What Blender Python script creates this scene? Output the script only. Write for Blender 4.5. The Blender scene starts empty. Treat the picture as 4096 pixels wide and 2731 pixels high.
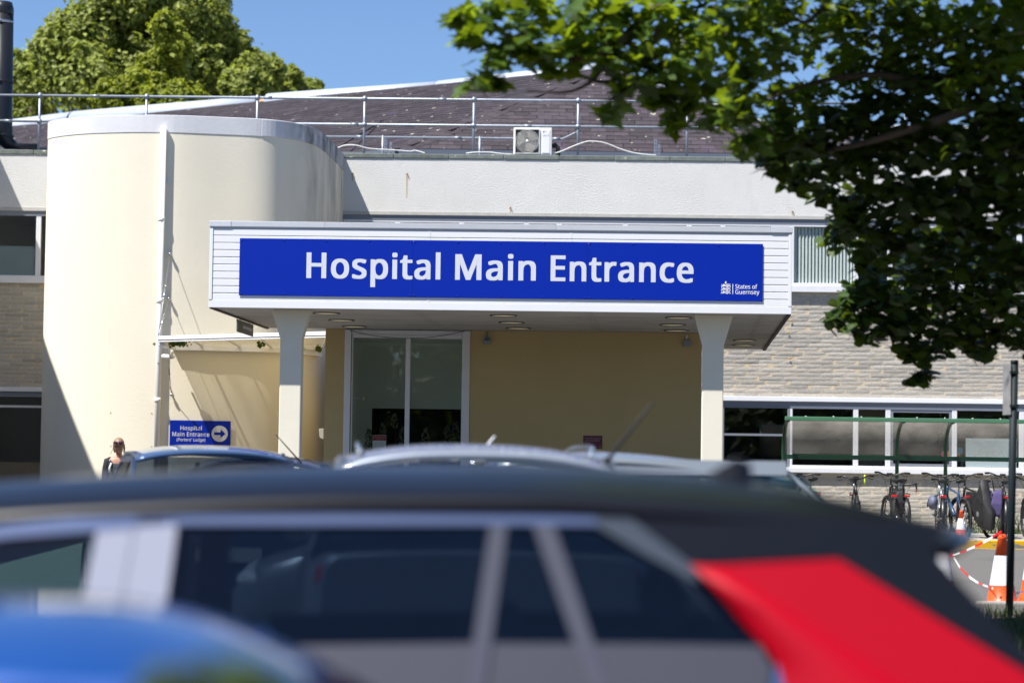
import bpy, bmesh, math, random
import numpy as np
from mathutils import Vector, Matrix

random.seed(7)
rng = np.random.default_rng(7)
SC = bpy.context.scene
COL = SC.collection

# ------------------------------------------------------------------ camera, light, exposure
EYE = 1.52
FPX = 9671.0                      # focal length in pixels of the 4096 wide photograph (85 mm on a 36 mm sensor)
PITCH = math.atan(531.5 / FPX)
ROLL = 0.0135
cF = Vector((0, math.cos(PITCH), math.sin(PITCH)))
_u0 = Vector((0, -math.sin(PITCH), math.cos(PITCH)))
_r0 = Vector((1, 0, 0))
cR = _r0 * math.cos(ROLL) + _u0 * math.sin(ROLL)
cU = _u0 * math.cos(ROLL) - _r0 * math.sin(ROLL)
CAM = Vector((0, 0, EYE))
cam = bpy.data.cameras.new('camera')
cam.lens = 85.0
cam.sensor_width = 36.0
cam.clip_start = 0.1
cam.clip_end = 2000
cam.dof.use_dof = True
cam.dof.focus_distance = 33.0
cam.dof.aperture_fstop = 1.5
cam.dof.aperture_blades = 9
cam_o = bpy.data.objects.new('camera', cam)
COL.objects.link(cam_o)
cam_o.matrix_world = Matrix(((cR.x, cU.x, -cF.x, CAM.x), (cR.y, cU.y, -cF.y, CAM.y), (cR.z, cU.z, -cF.z, CAM.z), (0, 0, 0, 1)))
SC.camera = cam_o

SUN_TRAVEL = Vector((0.47, 0.34, -1.0)).normalized()
to_sun = -SUN_TRAVEL
SUN_EL = math.asin(to_sun.z)
world = bpy.data.worlds.new('World')
SC.world = world
world.use_nodes = True
wn = world.node_tree
sky = wn.nodes.new('ShaderNodeTexSky')
sky.sky_type = 'NISHITA'
sky.sun_disc = False
sky.sun_elevation = SUN_EL
sky.sun_rotation = math.atan2(to_sun.x, to_sun.y)
sky.air_density = 1.0
sky.dust_density = 0.0
sky.ozone_density = 5.0
bg = wn.nodes['Background']
bg.inputs[1].default_value = 0.06
tint = wn.nodes.new('ShaderNodeVectorMath')
tint.operation = 'MULTIPLY'
tint.inputs[1].default_value = (0.93, 1.0, 1.16)
wn.links.new(sky.outputs[0], tint.inputs[0])
wn.links.new(tint.outputs[0], bg.inputs[0])
sun = bpy.data.lights.new('sun', 'SUN')
sun.energy = 5.0
sun.angle = math.radians(0.53)
sun.color = (1.0, 0.96, 0.90)
sun_o = bpy.data.objects.new('sun', sun)
COL.objects.link(sun_o)
sun_o.rotation_euler = SUN_TRAVEL.to_track_quat('-Z', 'Y').to_euler()
SC.view_settings.view_transform = 'Standard'
SC.view_settings.look = 'None'
SC.view_settings.exposure = 0.97
SC.view_settings.gamma = 1.0
SC.view_settings.use_curve_mapping = False
SC.render.engine = 'CYCLES'
SC.cycles.use_denoising = True
SC.cycles.max_bounces = 8
SC.cycles.transparent_max_bounces = 16
SC.cycles.caustics_reflective = False
SC.cycles.caustics_refractive = False


def ray(px, py):
    return cF * FPX + cR * (px - 2048.0) - cU * (py - 1365.5)


def W(px, py, d):
    """World point seen at a photograph pixel, at distance d along the ground."""
    r = ray(px, py)
    return CAM + r * (d / r.y)


def WZ(px, py, z):
    r = ray(px, py)
    return CAM + r * ((z - EYE) / r.z)


def gz(y):
    """Height of the car park, which rises gently towards the building."""
    if y < 8:
        return 0.0
    if y < 38:
        return (y - 8) * 0.47 / 30
    return 0.47


# ------------------------------------------------------------------ materials
MATS = {}


def M(name, col, rough=0.6, metal=0.0, spec=0.5, bump=None, var=None, rnd=0.0, coat=0.0, emis=None, trans=0.0, island=0.0, stretch=None, place=False):
    """Principled material. bump=(scale, strength, distance), var=(scale, amount), rnd = brightness change per object, island = per mesh island."""
    m = bpy.data.materials.new(name)
    m.use_nodes = True
    nt = m.node_tree
    b = nt.nodes['Principled BSDF']
    b.inputs['Base Color'].default_value = (*col, 1)
    b.inputs['Roughness'].default_value = rough
    b.inputs['Metallic'].default_value = metal
    b.inputs['Specular IOR Level'].default_value = spec
    b.inputs['Coat Weight'].default_value = coat
    b.inputs['Coat Roughness'].default_value = 0.03
    b.inputs['Transmission Weight'].default_value = trans
    if emis:
        b.inputs['Emission Color'].default_value = (*emis[0], 1)
        b.inputs['Emission Strength'].default_value = emis[1]
    L = nt.links.new
    tc = nt.nodes.new('ShaderNodeTexCoord')
    vec = tc.outputs['Object'] if not place else nt.nodes.new('ShaderNodeNewGeometry').outputs['Position']
    if stretch:
        mp = nt.nodes.new('ShaderNodeMapping')
        mp.inputs['Scale'].default_value = stretch
        L(vec, mp.inputs['Vector'])
        vec = mp.outputs[0]
    cur = None
    if var or rnd or island:
        fac = None
        def add(s):
            nonlocal fac
            if fac is None:
                fac = s
            else:
                mm = nt.nodes.new('ShaderNodeMath')
                mm.operation = 'MULTIPLY'
                L(fac, mm.inputs[0])
                L(s, mm.inputs[1])
                fac = mm.outputs[0]
        def rangemap(sock, amount, lo=0.0, hi=1.0):
            mr = nt.nodes.new('ShaderNodeMapRange')
            mr.inputs['From Min'].default_value = lo
            mr.inputs['From Max'].default_value = hi
            mr.inputs['To Min'].default_value = 1 - amount
            mr.inputs['To Max'].default_value = 1 + amount
            L(sock, mr.inputs['Value'])
            return mr.outputs[0]
        if var:
            n = nt.nodes.new('ShaderNodeTexNoise')
            n.inputs['Scale'].default_value = var[0]
            n.inputs['Detail'].default_value = 5
            n.inputs['Roughness'].default_value = 0.65
            L(vec, n.inputs['Vector'])
            add(rangemap(n.outputs['Fac'], var[1], 0.25, 0.75))
        if rnd:
            oi = nt.nodes.new('ShaderNodeObjectInfo')
            add(rangemap(oi.outputs['Random'], rnd))
        if island:
            g = nt.nodes.new('ShaderNodeNewGeometry')
            add(rangemap(g.outputs['Random Per Island'], island))
        mx = nt.nodes.new('ShaderNodeVectorMath')
        mx.operation = 'SCALE'
        mx.inputs[0].default_value = col
        L(fac, mx.inputs['Scale'])
        cur = mx.outputs[0]
        L(cur, b.inputs['Base Color'])
    if bump:
        n = nt.nodes.new('ShaderNodeTexNoise')
        n.inputs['Scale'].default_value = bump[0]
        n.inputs['Detail'].default_value = 4
        L(vec, n.inputs['Vector'])
        bp = nt.nodes.new('ShaderNodeBump')
        bp.inputs['Strength'].default_value = bump[1]
        bp.inputs['Distance'].default_value = bump[2] if len(bump) > 2 else 0.01
        L(n.outputs['Fac'], bp.inputs['Height'])
        L(bp.outputs[0], b.inputs['Normal'])
    MATS[name] = m
    return m


def overlay(m, col, scale, lo, hi, stretch=(1, 1, 1), xr=None, zr=None, strength=1.0, detail=6, place=False):
    """Lay a stain of another colour over a material: a noise mask, kept between lo and hi, optionally limited to a range in x or z."""
    nt = m.node_tree
    L = nt.links.new
    b = nt.nodes['Principled BSDF']
    bc = b.inputs['Base Color']
    tc = nt.nodes.new('ShaderNodeTexCoord')
    mp = nt.nodes.new('ShaderNodeMapping')
    mp.inputs['Scale'].default_value = stretch
    L(tc.outputs['Object'] if not place else nt.nodes.new('ShaderNodeNewGeometry').outputs['Position'], mp.inputs['Vector'])
    n = nt.nodes.new('ShaderNodeTexNoise')
    n.inputs['Scale'].default_value = scale
    n.inputs['Detail'].default_value = detail
    n.inputs['Roughness'].default_value = 0.62
    L(mp.outputs[0], n.inputs['Vector'])
    mr = nt.nodes.new('ShaderNodeMapRange')
    mr.inputs['From Min'].default_value = lo
    mr.inputs['From Max'].default_value = hi
    mr.inputs['To Max'].default_value = strength
    L(n.outputs['Fac'], mr.inputs['Value'])
    fac = mr.outputs[0]
    if xr or zr:
        sep = nt.nodes.new('ShaderNodeSeparateXYZ')
        L(tc.outputs['Object'], sep.inputs[0])
        for axis, r in ((0, xr), (2, zr)):
            if r:
                q = nt.nodes.new('ShaderNodeMapRange')
                q.inputs['From Min'].default_value = r[0]
                q.inputs['From Max'].default_value = r[1]
                L(sep.outputs[axis], q.inputs['Value'])
                mm = nt.nodes.new('ShaderNodeMath')
                mm.operation = 'MULTIPLY'
                L(fac, mm.inputs[0])
                L(q.outputs[0], mm.inputs[1])
                fac = mm.outputs[0]
    mix = nt.nodes.new('ShaderNodeMix')
    mix.data_type = 'RGBA'
    L(fac, mix.inputs['Factor'])
    if bc.is_linked:
        L(bc.links[0].from_socket, mix.inputs['A'])
    else:
        mix.inputs['A'].default_value = bc.default_value
    mix.inputs['B'].default_value = (*col, 1)
    L(mix.outputs['Result'], bc)
    return m


def glass(name, tint=(0.8, 0.9, 0.9), ior=1.5, rough=0.0, haze=0.0, haze_col=(0.6, 0.6, 0.6)):
    m = bpy.data.materials.new(name)
    m.use_nodes = True
    nt = m.node_tree
    nt.nodes.clear()
    L = nt.links.new
    out = nt.nodes.new('ShaderNodeOutputMaterial')
    t = nt.nodes.new('ShaderNodeBsdfTransparent')
    t.inputs[0].default_value = (*tint, 1)
    g = nt.nodes.new('ShaderNodeBsdfGlossy')
    g.inputs['Roughness'].default_value = rough
    f0 = ((ior - 1) / (ior + 1)) ** 2
    ge = nt.nodes.new('ShaderNodeNewGeometry')
    dt = nt.nodes.new('ShaderNodeVectorMath')
    dt.operation = 'DOT_PRODUCT'
    L(ge.outputs['Normal'], dt.inputs[0])
    L(ge.outputs['Incoming'], dt.inputs[1])
    prev = dt.outputs['Value']
    for op, v, first in (('ABSOLUTE', None, True), ('SUBTRACT', 1.0, False), ('POWER', 5.0, True), ('MULTIPLY', 1 - f0, True), ('ADD', f0, True)):
        q = nt.nodes.new('ShaderNodeMath')
        q.operation = op
        q.use_clamp = op in ('SUBTRACT', 'ADD')
        L(prev, q.inputs[0 if first else 1])
        if v is not None:
            q.inputs[1 if first else 0].default_value = v
        prev = q.outputs[0]
    fr = q
    mx = nt.nodes.new('ShaderNodeMixShader')
    base = t.outputs[0]
    if haze:
        d = nt.nodes.new('ShaderNodeBsdfDiffuse')
        d.inputs[0].default_value = (*haze_col, 1)
        tl = nt.nodes.new('ShaderNodeBsdfTranslucent')
        tl.inputs[0].default_value = (*haze_col, 1)
        m2 = nt.nodes.new('ShaderNodeMixShader')
        L(d.outputs[0], m2.inputs[1])
        L(tl.outputs[0], m2.inputs[2])
        m3 = nt.nodes.new('ShaderNodeMixShader')
        tc = nt.nodes.new('ShaderNodeTexCoord')
        n = nt.nodes.new('ShaderNodeTexNoise')
        n.inputs['Scale'].default_value = 2.2
        n.inputs['Detail'].default_value = 6
        L(tc.outputs['Object'], n.inputs['Vector'])
        mr = nt.nodes.new('ShaderNodeMapRange')
        mr.inputs['From Min'].default_value = 0.3
        mr.inputs['From Max'].default_value = 0.7
        mr.inputs['To Min'].default_value = haze * 0.6
        mr.inputs['To Max'].default_value = min(1, haze * 1.4)
        L(n.outputs['Fac'], mr.inputs['Value'])
        L(mr.outputs[0], m3.inputs[0])
        L(base, m3.inputs[1])
        L(m2.outputs[0], m3.inputs[2])
        base = m3.outputs[0]
    L(fr.outputs[0], mx.inputs[0])
    L(base, mx.inputs[1])
    L(g.outputs[0], mx.inputs[2])
    L(mx.outputs[0], out.inputs[0])
    MATS[name] = m
    return m


def leafmat(name, col, tcol, rough=0.45, amount=0.45, var=0.25):
    """Leaf: glossy diffuse mixed with translucency, colour varied per leaf."""
    m = bpy.data.materials.new(name)
    m.use_nodes = True
    nt = m.node_tree
    L = nt.links.new
    out = nt.nodes['Material Output']
    b = nt.nodes['Principled BSDF']
    b.inputs['Roughness'].default_value = rough
    b.inputs['Specular IOR Level'].default_value = 0.35
    tl = nt.nodes.new('ShaderNodeBsdfTranslucent')
    g = nt.nodes.new('ShaderNodeNewGeometry')
    oi = nt.nodes.new('ShaderNodeObjectInfo')
    ad = nt.nodes.new('ShaderNodeMath')
    L(g.outputs['Random Per Island'], ad.inputs[0])
    L(oi.outputs['Random'], ad.inputs[1])
    fr = nt.nodes.new('ShaderNodeMath')
    fr.operation = 'FRACT'
    L(ad.outputs[0], fr.inputs[0])
    mr = nt.nodes.new('ShaderNodeMapRange')
    mr.inputs['To Min'].default_value = 1 - var
    mr.inputs['To Max'].default_value = 1 + var
    L(fr.outputs[0], mr.inputs['Value'])
    for c, sock in ((col, b.inputs['Base Color']), (tcol, tl.inputs[0])):
        s = nt.nodes.new('ShaderNodeVectorMath')
        s.operation = 'SCALE'
        s.inputs[0].default_value = c
        L(mr.outputs[0], s.inputs['Scale'])
        L(s.outputs[0], sock)
    mx = nt.nodes.new('ShaderNodeMixShader')
    mx.inputs[0].default_value = amount
    L(b.outputs[0], mx.inputs[1])
    L(tl.outputs[0], mx.inputs[2])
    L(mx.outputs[0], out.inputs[0])
    MATS[name] = m
    return m


M('white_render', (0.66, 0.655, 0.63), 0.85, bump=(55, 0.55, 0.02), var=(1.3, 0.05), spec=0.2)
overlay(MATS['white_render'], (0.40, 0.39, 0.36), 1.1, 0.60, 0.86, (1.2, 1, 0.5), strength=0.45)
M('cream_render', (0.755, 0.71, 0.585), 0.85, bump=(26, 0.18, 0.01), var=(0.8, 0.03), spec=0.2)
overlay(MATS['cream_render'], (0.62, 0.52, 0.34), 1.7, 0.62, 0.80, (1, 1, 0.45), strength=0.3)
overlay(MATS['cream_render'], (0.13, 0.125, 0.12), 2.2, 0.40, 0.78, (0.9, 0.9, 0.30), xr=(-3.75, -3.25), zr=(4.0, 6.6), strength=0.9)
M('tower_band', (0.62, 0.63, 0.66), 0.8, bump=(20, 0.2, 0.01), var=(1.5, 0.06), spec=0.2)
overlay(MATS['tower_band'], (0.10, 0.10, 0.10), 2.4, 0.34, 0.66, (1.3, 1.3, 0.7), xr=(-4.0, -3.4), strength=1.0)
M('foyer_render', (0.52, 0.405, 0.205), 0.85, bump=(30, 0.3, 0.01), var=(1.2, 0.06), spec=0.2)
M('column_paint', (0.76, 0.72, 0.60), 0.8, bump=(60, 0.2, 0.006), var=(3, 0.04), spec=0.25)
M('coping_stone', (0.16, 0.18, 0.165), 0.9, bump=(45, 0.5, 0.01), var=(9, 0.3), rnd=0.12, spec=0.2, place=True)
overlay(MATS['coping_stone'], (0.70, 0.66, 0.45), 4.5, 0.63, 0.68, (1, 1, 1.5), strength=1.0, place=True)
M('grey_trim', (0.47, 0.46, 0.43), 0.8, var=(8, 0.15), spec=0.2)
for i, c in enumerate(((0.42, 0.395, 0.35), (0.46, 0.425, 0.37), (0.385, 0.365, 0.33))):
    M('walling_stone_%d' % i, c, 0.9, bump=(70, 0.6, 0.015), var=(30, 0.22), rnd=0.11, island=0.11, spec=0.15, place=True)
    overlay(MATS['walling_stone_%d' % i], (0.16, 0.15, 0.14), 0.9, 0.60, 0.75, (2.5, 1, 0.6), strength=0.5, place=True)
M('mortar', (0.62, 0.50, 0.34), 0.95, var=(14, 0.12), spec=0.1)
M('slate', (0.043, 0.034, 0.040), 0.75, bump=(30, 0.4, 0.01), var=(10, 0.25), rnd=0.28, island=0.28, spec=0.3, place=True)
overlay(MATS['slate'], (0.10, 0.07, 0.13), 1.3, 0.60, 0.72, strength=0.5, place=True)
overlay(MATS['slate'], (0.50, 0.47, 0.36), 5.5, 0.70, 0.72, (1, 1, 1.4), strength=0.9, detail=2, place=True)
M('lead', (0.20, 0.22, 0.25), 0.6, metal=0.4)
M('gutter_grey', (0.11, 0.13, 0.17), 0.5)
M('ridge_white', (0.37, 0.41, 0.49), 0.5, var=(2, 0.06))
M('terracotta', (0.45, 0.26, 0.13), 0.8)
M('upvc', (0.77, 0.78, 0.80), 0.35, var=(2, 0.02))
M('upvc_shaded', (0.80, 0.81, 0.83), 0.35)
M('flashing', (0.56, 0.58, 0.62), 0.5, metal=0.2, rnd=0.08, var=(3, 0.05))
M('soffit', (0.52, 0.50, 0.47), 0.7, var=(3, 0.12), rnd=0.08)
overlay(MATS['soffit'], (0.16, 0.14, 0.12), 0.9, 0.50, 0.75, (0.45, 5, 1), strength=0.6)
M('window_white', (0.72, 0.73, 0.76), 0.4, var=(6, 0.05))
M('window_grey', (0.20, 0.22, 0.26), 0.45)
M('sign_blue', (0.0, 0.020, 0.335), 0.45, spec=0.2)
M('sign_white', (0.62, 0.65, 0.72), 0.5)
M('sign_print_white', (0.86, 0.88, 0.92), 0.5)
M('maroon', (0.115, 0.012, 0.03), 0.5)
M('red_print', (0.30, 0.02, 0.03), 0.5)
M('paper', (0.72, 0.74, 0.78), 0.7)
M('pale_print', (0.40, 0.33, 0.36), 0.6)
M('galvanised', (0.27, 0.30, 0.35), 0.5, metal=0.6, bump=(70, 0.15, 0.004), var=(18, 0.15))
M('steel', (0.50, 0.51, 0.53), 0.25, metal=0.95)
M('cable_steel', (0.30, 0.30, 0.31), 0.4, metal=0.8)
M('flue_black', (0.012, 0.013, 0.016), 0.35, bump=(6, 0.1, 0.01))
M('white_plastic', (0.78, 0.78, 0.77), 0.4)
M('cable_white', (0.62, 0.61, 0.60), 0.5)
M('dark_hole', (0.012, 0.012, 0.012), 0.8)
M('bronze_light', (0.05, 0.045, 0.04), 0.5)
M('lamp_diffuser', (0.8, 0.76, 0.62), 0.4, emis=((1.0, 0.85, 0.5), 0.08))
M('interior_pale', (0.78, 0.82, 0.74), 0.9)
M('interior_grey', (0.20, 0.20, 0.20), 0.9)
M('interior_dark', (0.035, 0.035, 0.035), 0.9)
M('interior_blue', (0.10, 0.20, 0.30), 0.9)
M('interior_beige', (0.26, 0.235, 0.18), 0.9)
M('interior_red', (0.25, 0.03, 0.03), 0.7)
M('blind_green', (0.80, 0.82, 0.81), 0.8)
M('frosted_film', (0.20, 0.26, 0.30), 0.5, var=(2, 0.1))
M('notice_white', (0.66, 0.70, 0.73), 0.7)
M('asphalt', (0.115, 0.112, 0.108), 0.9, bump=(120, 0.5, 0.01), var=(40, 0.25), spec=0.2)
overlay(MATS['asphalt'], (0.05, 0.05, 0.05), 0.5, 0.55, 0.7, strength=0.4)
M('paving', (0.30, 0.285, 0.26), 0.9, bump=(60, 0.4, 0.01), var=(12, 0.2), spec=0.2)
M('kerb', (0.25, 0.24, 0.225), 0.9, bump=(50, 0.4, 0.01), var=(15, 0.2), rnd=0.1, spec=0.2)
M('kerb_yellow', (0.19, 0.18, 0.17), 0.85, bump=(50, 0.4, 0.01), var=(15, 0.2), spec=0.2)
overlay(MATS['kerb_yellow'], (0.62, 0.36, 0.012), 5.0, 0.44, 0.47, (1, 1, 2), strength=1.0)
M('yellow_paint', (0.62, 0.36, 0.012), 0.8, var=(10, 0.2))
M('soil', (0.09, 0.07, 0.05), 0.95, var=(8, 0.3))
M('bark', (0.085, 0.062, 0.045), 0.9, bump=(18, 0.6, 0.02), var=(6, 0.3))
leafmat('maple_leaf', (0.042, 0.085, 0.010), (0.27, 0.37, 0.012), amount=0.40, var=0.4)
leafmat('lime_leaf', (0.034, 0.066, 0.012), (0.12, 0.175, 0.012), amount=0.32, var=0.45)  # rounder lime leaf, its tone also deepened to stand for crown shade
leafmat('far_leaf', (0.23, 0.265, 0.06), (0.42, 0.48, 0.06), rough=0.6, amount=0.35, var=0.5)
leafmat('far_leaf_bright', (0.19, 0.22, 0.02), (0.42, 0.48, 0.03), rough=0.6, amount=0.35, var=0.35)
leafmat('shrub_leaf', (0.045, 0.075, 0.012), (0.15, 0.20, 0.02), rough=0.6, amount=0.3, var=0.5)
leafmat('grass_blade', (0.075, 0.10, 0.035), (0.11, 0.15, 0.04), rough=0.6, amount=0.3, var=0.4)
leafmat('petal', (0.22, 0.22, 0.14), (0.2, 0.2, 0.12), rough=0.7, amount=0.3, var=0.2)
glass('window_glass', (0.92, 0.95, 0.94), 1.5)
glass('car_glass', (0.62, 0.74, 0.74), 1.5)
glass('privacy_glass', (0.40, 0.44, 0.48), 1.6)
glass('sky_glass', (0.40, 0.46, 0.52), 2.7)
glass('perspex', (0.86, 0.85, 0.82), 1.45, 0.15, haze=0.33, haze_col=(0.62, 0.59, 0.53))
glass('awning_sheet', (0.80, 0.76, 0.66), 1.4, 0.2, haze=0.82, haze_col=(0.70, 0.58, 0.34))
M('car_red', (0.33, 0.0, 0.008), 0.45, spec=0.12, coat=0.3)
M('car_black', (0.005, 0.0055, 0.008), 0.3, spec=0.3, coat=0.22)
M('car_blue', (0.008, 0.065, 0.27), 0.30, metal=0.25, coat=1.0)
M('car_navy', (0.05, 0.095, 0.20), 0.28, metal=0.3, coat=1.0)
M('car_midnight', (0.008, 0.013, 0.032), 0.28, metal=0.3, coat=1.0)
M('car_silver', (0.36, 0.40, 0.46), 0.32, metal=0.55, coat=0.8)
M('car_pale', (0.26, 0.29, 0.32), 0.32, metal=0.35, coat=0.8)
M('pillar_sheen', (0.55, 0.54, 0.57), 0.20, metal=0.55, coat=1.0)  # bright grey paints in the reflection on gloss black pillars
M('satin_trim', (0.16, 0.20, 0.32), 0.3, metal=0.7)
M('belt_grey', (0.042, 0.044, 0.062), 0.45, metal=0.1)
M('divider_grey', (0.11, 0.11, 0.13), 0.3, metal=0.5)
M('chrome', (0.75, 0.76, 0.78), 0.10, metal=1.0)
M('trim_black', (0.012, 0.012, 0.013), 0.55)
M('seat_grey', (0.16, 0.16, 0.18), 0.9)
M('cover_grey', (0.34, 0.34, 0.38), 0.9)
M('surround_grey', (0.045, 0.055, 0.07), 0.3, coat=0.5)
M('tyre', (0.014, 0.014, 0.014), 0.85)
M('lamp_red', (0.45, 0.005, 0.01), 0.15, coat=1.0)
M('lamp_clear', (0.7, 0.72, 0.75), 0.1, coat=1.0)
M('plate_white', (0.75, 0.75, 0.72), 0.5)
M('cone_orange', (0.85, 0.09, 0.012), 0.45, var=(6, 0.06))
M('cone_white', (0.78, 0.80, 0.84), 0.35, bump=(38, 0.25, 0.004))
M('tape_red', (0.60, 0.015, 0.02), 0.4)
M('tape_white', (0.80, 0.78, 0.80), 0.4)
M('post_dark', (0.009, 0.016, 0.020), 0.6, spec=0.25)
M('sign_back', (0.24, 0.24, 0.24), 0.6, var=(9, 0.25))
M('shelter_green_sunlit', (0.07, 0.19, 0.105), 0.45, var=(4, 0.08))  # lighter copy of the shelter green, sunlight put into the beam colour
M('shelter_green_backlit', (0.012, 0.05, 0.026), 0.35, coat=0.3, var=(4, 0.08))  # same green darkened to stand for the backlit ribs
M('bike_black', (0.010, 0.010, 0.012), 0.4)
M('bike_silver', (0.45, 0.47, 0.50), 0.3, metal=0.7)
M('bike_blue', (0.02, 0.05, 0.12), 0.35, coat=0.5)
M('reflector_red', (0.50, 0.01, 0.012), 0.2, coat=0.5)
M('neon_yellow', (0.55, 0.75, 0.02), 0.5)
M('bag_black', (0.012, 0.012, 0.013), 0.65, bump=(8, 0.4, 0.02))
M('bag_purple', (0.065, 0.05, 0.15), 0.8, bump=(8, 0.3, 0.02))
M('bag_blue', (0.10, 0.11, 0.17), 0.6)
M('skin', (0.50, 0.27, 0.19), 0.55)
M('lip', (0.33, 0.11, 0.10), 0.5)
M('hair', (0.22, 0.15, 0.09), 0.55, var=(60, 0.35), stretch=(1, 1, 0.15))
M('cloth_navy', (0.012, 0.014, 0.024), 0.85, bump=(30, 0.2, 0.01))
M('lens_purple', (0.30, 0.02, 0.28), 0.05, metal=0.7)
M('rust', (0.24, 0.085, 0.02), 0.9)
M('lichen', (0.55, 0.27, 0.02), 0.9)
M('rust_wash', (0.50, 0.39, 0.27), 0.9, var=(20, 0.2))


# ------------------------------------------------------------------ mesh and object helpers
class MB:
    """Collects quads, boxes, tubes and lathes; build() links them as ONE mesh object."""

    def __init__(self, shear=0.0):
        self.v, self.f, self.m, self.s = [], [], [], []
        self.shear = shear

    def add(self, vs, fs, m=0, smooth=False):
        o = len(self.v)
        self.v += [tuple(p) for p in vs]
        for f in fs:
            self.f.append(tuple(o + i for i in f))
            self.m.append(m)
            self.s.append(smooth)
        return self

    def box(self, x0, x1, y0, y1, z0, z1, m=0):
        vs = [(x, y, z) for z in (z0, z1) for y in (y0, y1) for x in (x0, x1)]
        return self.add(vs, [(0, 2, 3, 1), (4, 5, 7, 6), (0, 1, 5, 4), (2, 6, 7, 3), (0, 4, 6, 2), (1, 3, 7, 5)], m)

    def hexa(self, p, m=0):
        """Eight corners: four of the bottom ring, then four of the top ring in the same order."""
        return self.add(p, [(3, 2, 1, 0), (4, 5, 6, 7), (0, 1, 5, 4), (1, 2, 6, 5), (2, 3, 7, 6), (3, 0, 4, 7)], m)

    def loft(self, rings, m=0, smooth=True, closed=True, caps=True):
        n = len(rings[0])
        vs = [p for r in rings for p in r]
        fs = []
        for i in range(len(rings) - 1):
            for j in range(n if closed else n - 1):
                k = (j + 1) % n
                fs.append((i * n + j, i * n + k, (i + 1) * n + k, (i + 1) * n + j))
        self.add(vs, fs, m, smooth)
        if caps and closed:
            o = len(self.v) - len(vs)
            self.f.append(tuple(o + j for j in range(n))[::-1])
            self.f.append(tuple(o + (len(rings) - 1) * n + j for j in range(n)))
            self.m += [m, m]
            self.s += [False, False]
        return self

    def tube(self, path, r, n=8, m=0, caps=True, closed=False):
        path = [Vector(p) for p in path]
        rad = r if isinstance(r, (list, tuple)) else [r] * len(path)
        rings = []
        prev = None
        N = len(path)
        for i, p in enumerate(path):
            a = path[(i - 1) % N] if closed else path[max(i - 1, 0)]
            b = path[(i + 1) % N] if closed else path[min(i + 1, N - 1)]
            t = (b - a).normalized()
            if prev is None:
                q = Vector((0, 0, 1)) if abs(t.z) < 0.9 else Vector((1, 0, 0))
                u = t.cross(q).normalized()
            else:
                u = (prev - t * prev.dot(t)).normalized()
            prev = u
            w = t.cross(u)
            rings.append([p + (u * math.cos(2 * math.pi * k / n) + w * math.sin(2 * math.pi * k / n)) * rad[i] for k in range(n)])
        if closed:
            rings.append(rings[0])
        return self.loft(rings, m, True, True, caps and not closed)

    def lathe(self, prof, c=(0, 0, 0), n=20, m=0, axis='z', caps=True):
        rings = []
        for r, h in prof:
            ring = []
            for k in range(n):
                a = 2 * math.pi * k / n
                x, y = r * math.cos(a), r * math.sin(a)
                p = (x, y, h) if axis == 'z' else ((h, x, y) if axis == 'x' else (y, h, x))
                ring.append((c[0] + p[0], c[1] + p[1], c[2] + p[2]))
            rings.append(ring)
        return self.loft(rings, m, True, True, caps)

    def ball(self, c, r, n=12, k=8, m=0):
        r = r if isinstance(r, (tuple, list)) else (r, r, r)
        prof = []
        rings = []
        for i in range(k + 1):
            a = -math.pi / 2 + math.pi * i / k
            ca = max(math.cos(a), 0.02)
            rings.append([(c[0] + r[0] * ca * math.cos(2 * math.pi * j / n), c[1] + r[1] * ca * math.sin(2 * math.pi * j / n), c[2] + r[2] * math.sin(a)) for j in range(n)])
        return self.loft(rings, m)

    def poly(self, pts, n, thick, m=0):
        """Flat polygon (3-D points) given thickness along n."""
        n = Vector(n).normalized() * thick
        k = len(pts)
        vs = [tuple(Vector(p)) for p in pts] + [tuple(Vector(p) + n) for p in pts]
        fs = [tuple(range(k)), tuple(range(2 * k - 1, k - 1, -1))]
        fs += [(i, (i + 1) % k, k + (i + 1) % k, k + i)[::-1] for i in range(k)]
        return self.add(vs, fs, m)

    def grid(self, fn, nu, nv, m=0, smooth=True):
        vs = [fn(i / nu, j / nv) for j in range(nv + 1) for i in range(nu + 1)]
        w = nu + 1
        return self.add(vs, [(j * w + i, j * w + i + 1, (j + 1) * w + i + 1, (j + 1) * w + i) for j in range(nv) for i in range(nu)], m, smooth)

    def mesh(self, name, mats):
        me = bpy.data.meshes.new(name)
        v = self.v
        if self.shear:
            v = [(x + self.shear * y, y, z) for x, y, z in v]
        me.from_pydata(v, [], self.f)
        for mt in (mats if isinstance(mats, (list, tuple)) else [mats]):
            me.materials.append(MATS[mt] if isinstance(mt, str) else mt)
        me.polygons.foreach_set('material_index', self.m)
        me.polygons.foreach_set('use_smooth', self.s)
        me.update()
        return me

    def build(self, name, mats, parent=None, bevel=0.0, fix=True):
        me = self.mesh(name, mats)
        if fix:
            bm = bmesh.new()
            bm.from_mesh(me)
            bmesh.ops.recalc_face_normals(bm, faces=bm.faces)
            bm.to_mesh(me)
            bm.free()
        return link(name, me, parent, bevel)


def link(name, me, parent=None, bevel=0.0):
    o = bpy.data.objects.new(name, me)
    COL.objects.link(o)
    if parent is not None:
        o.parent = parent
    if bevel:
        md = o.modifiers.new('edge', 'BEVEL')
        md.width = bevel
        md.segments = 2
        md.limit_method = 'ANGLE'
        md.angle_limit = math.radians(40)
    return o


def tag(o, label=None, cat=None, group=None, kind=None):
    if label:
        o['label'] = label
    if cat:
        o['category'] = cat
    if group:
        o['group'] = group
    if kind:
        o['kind'] = kind
    return o


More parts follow.
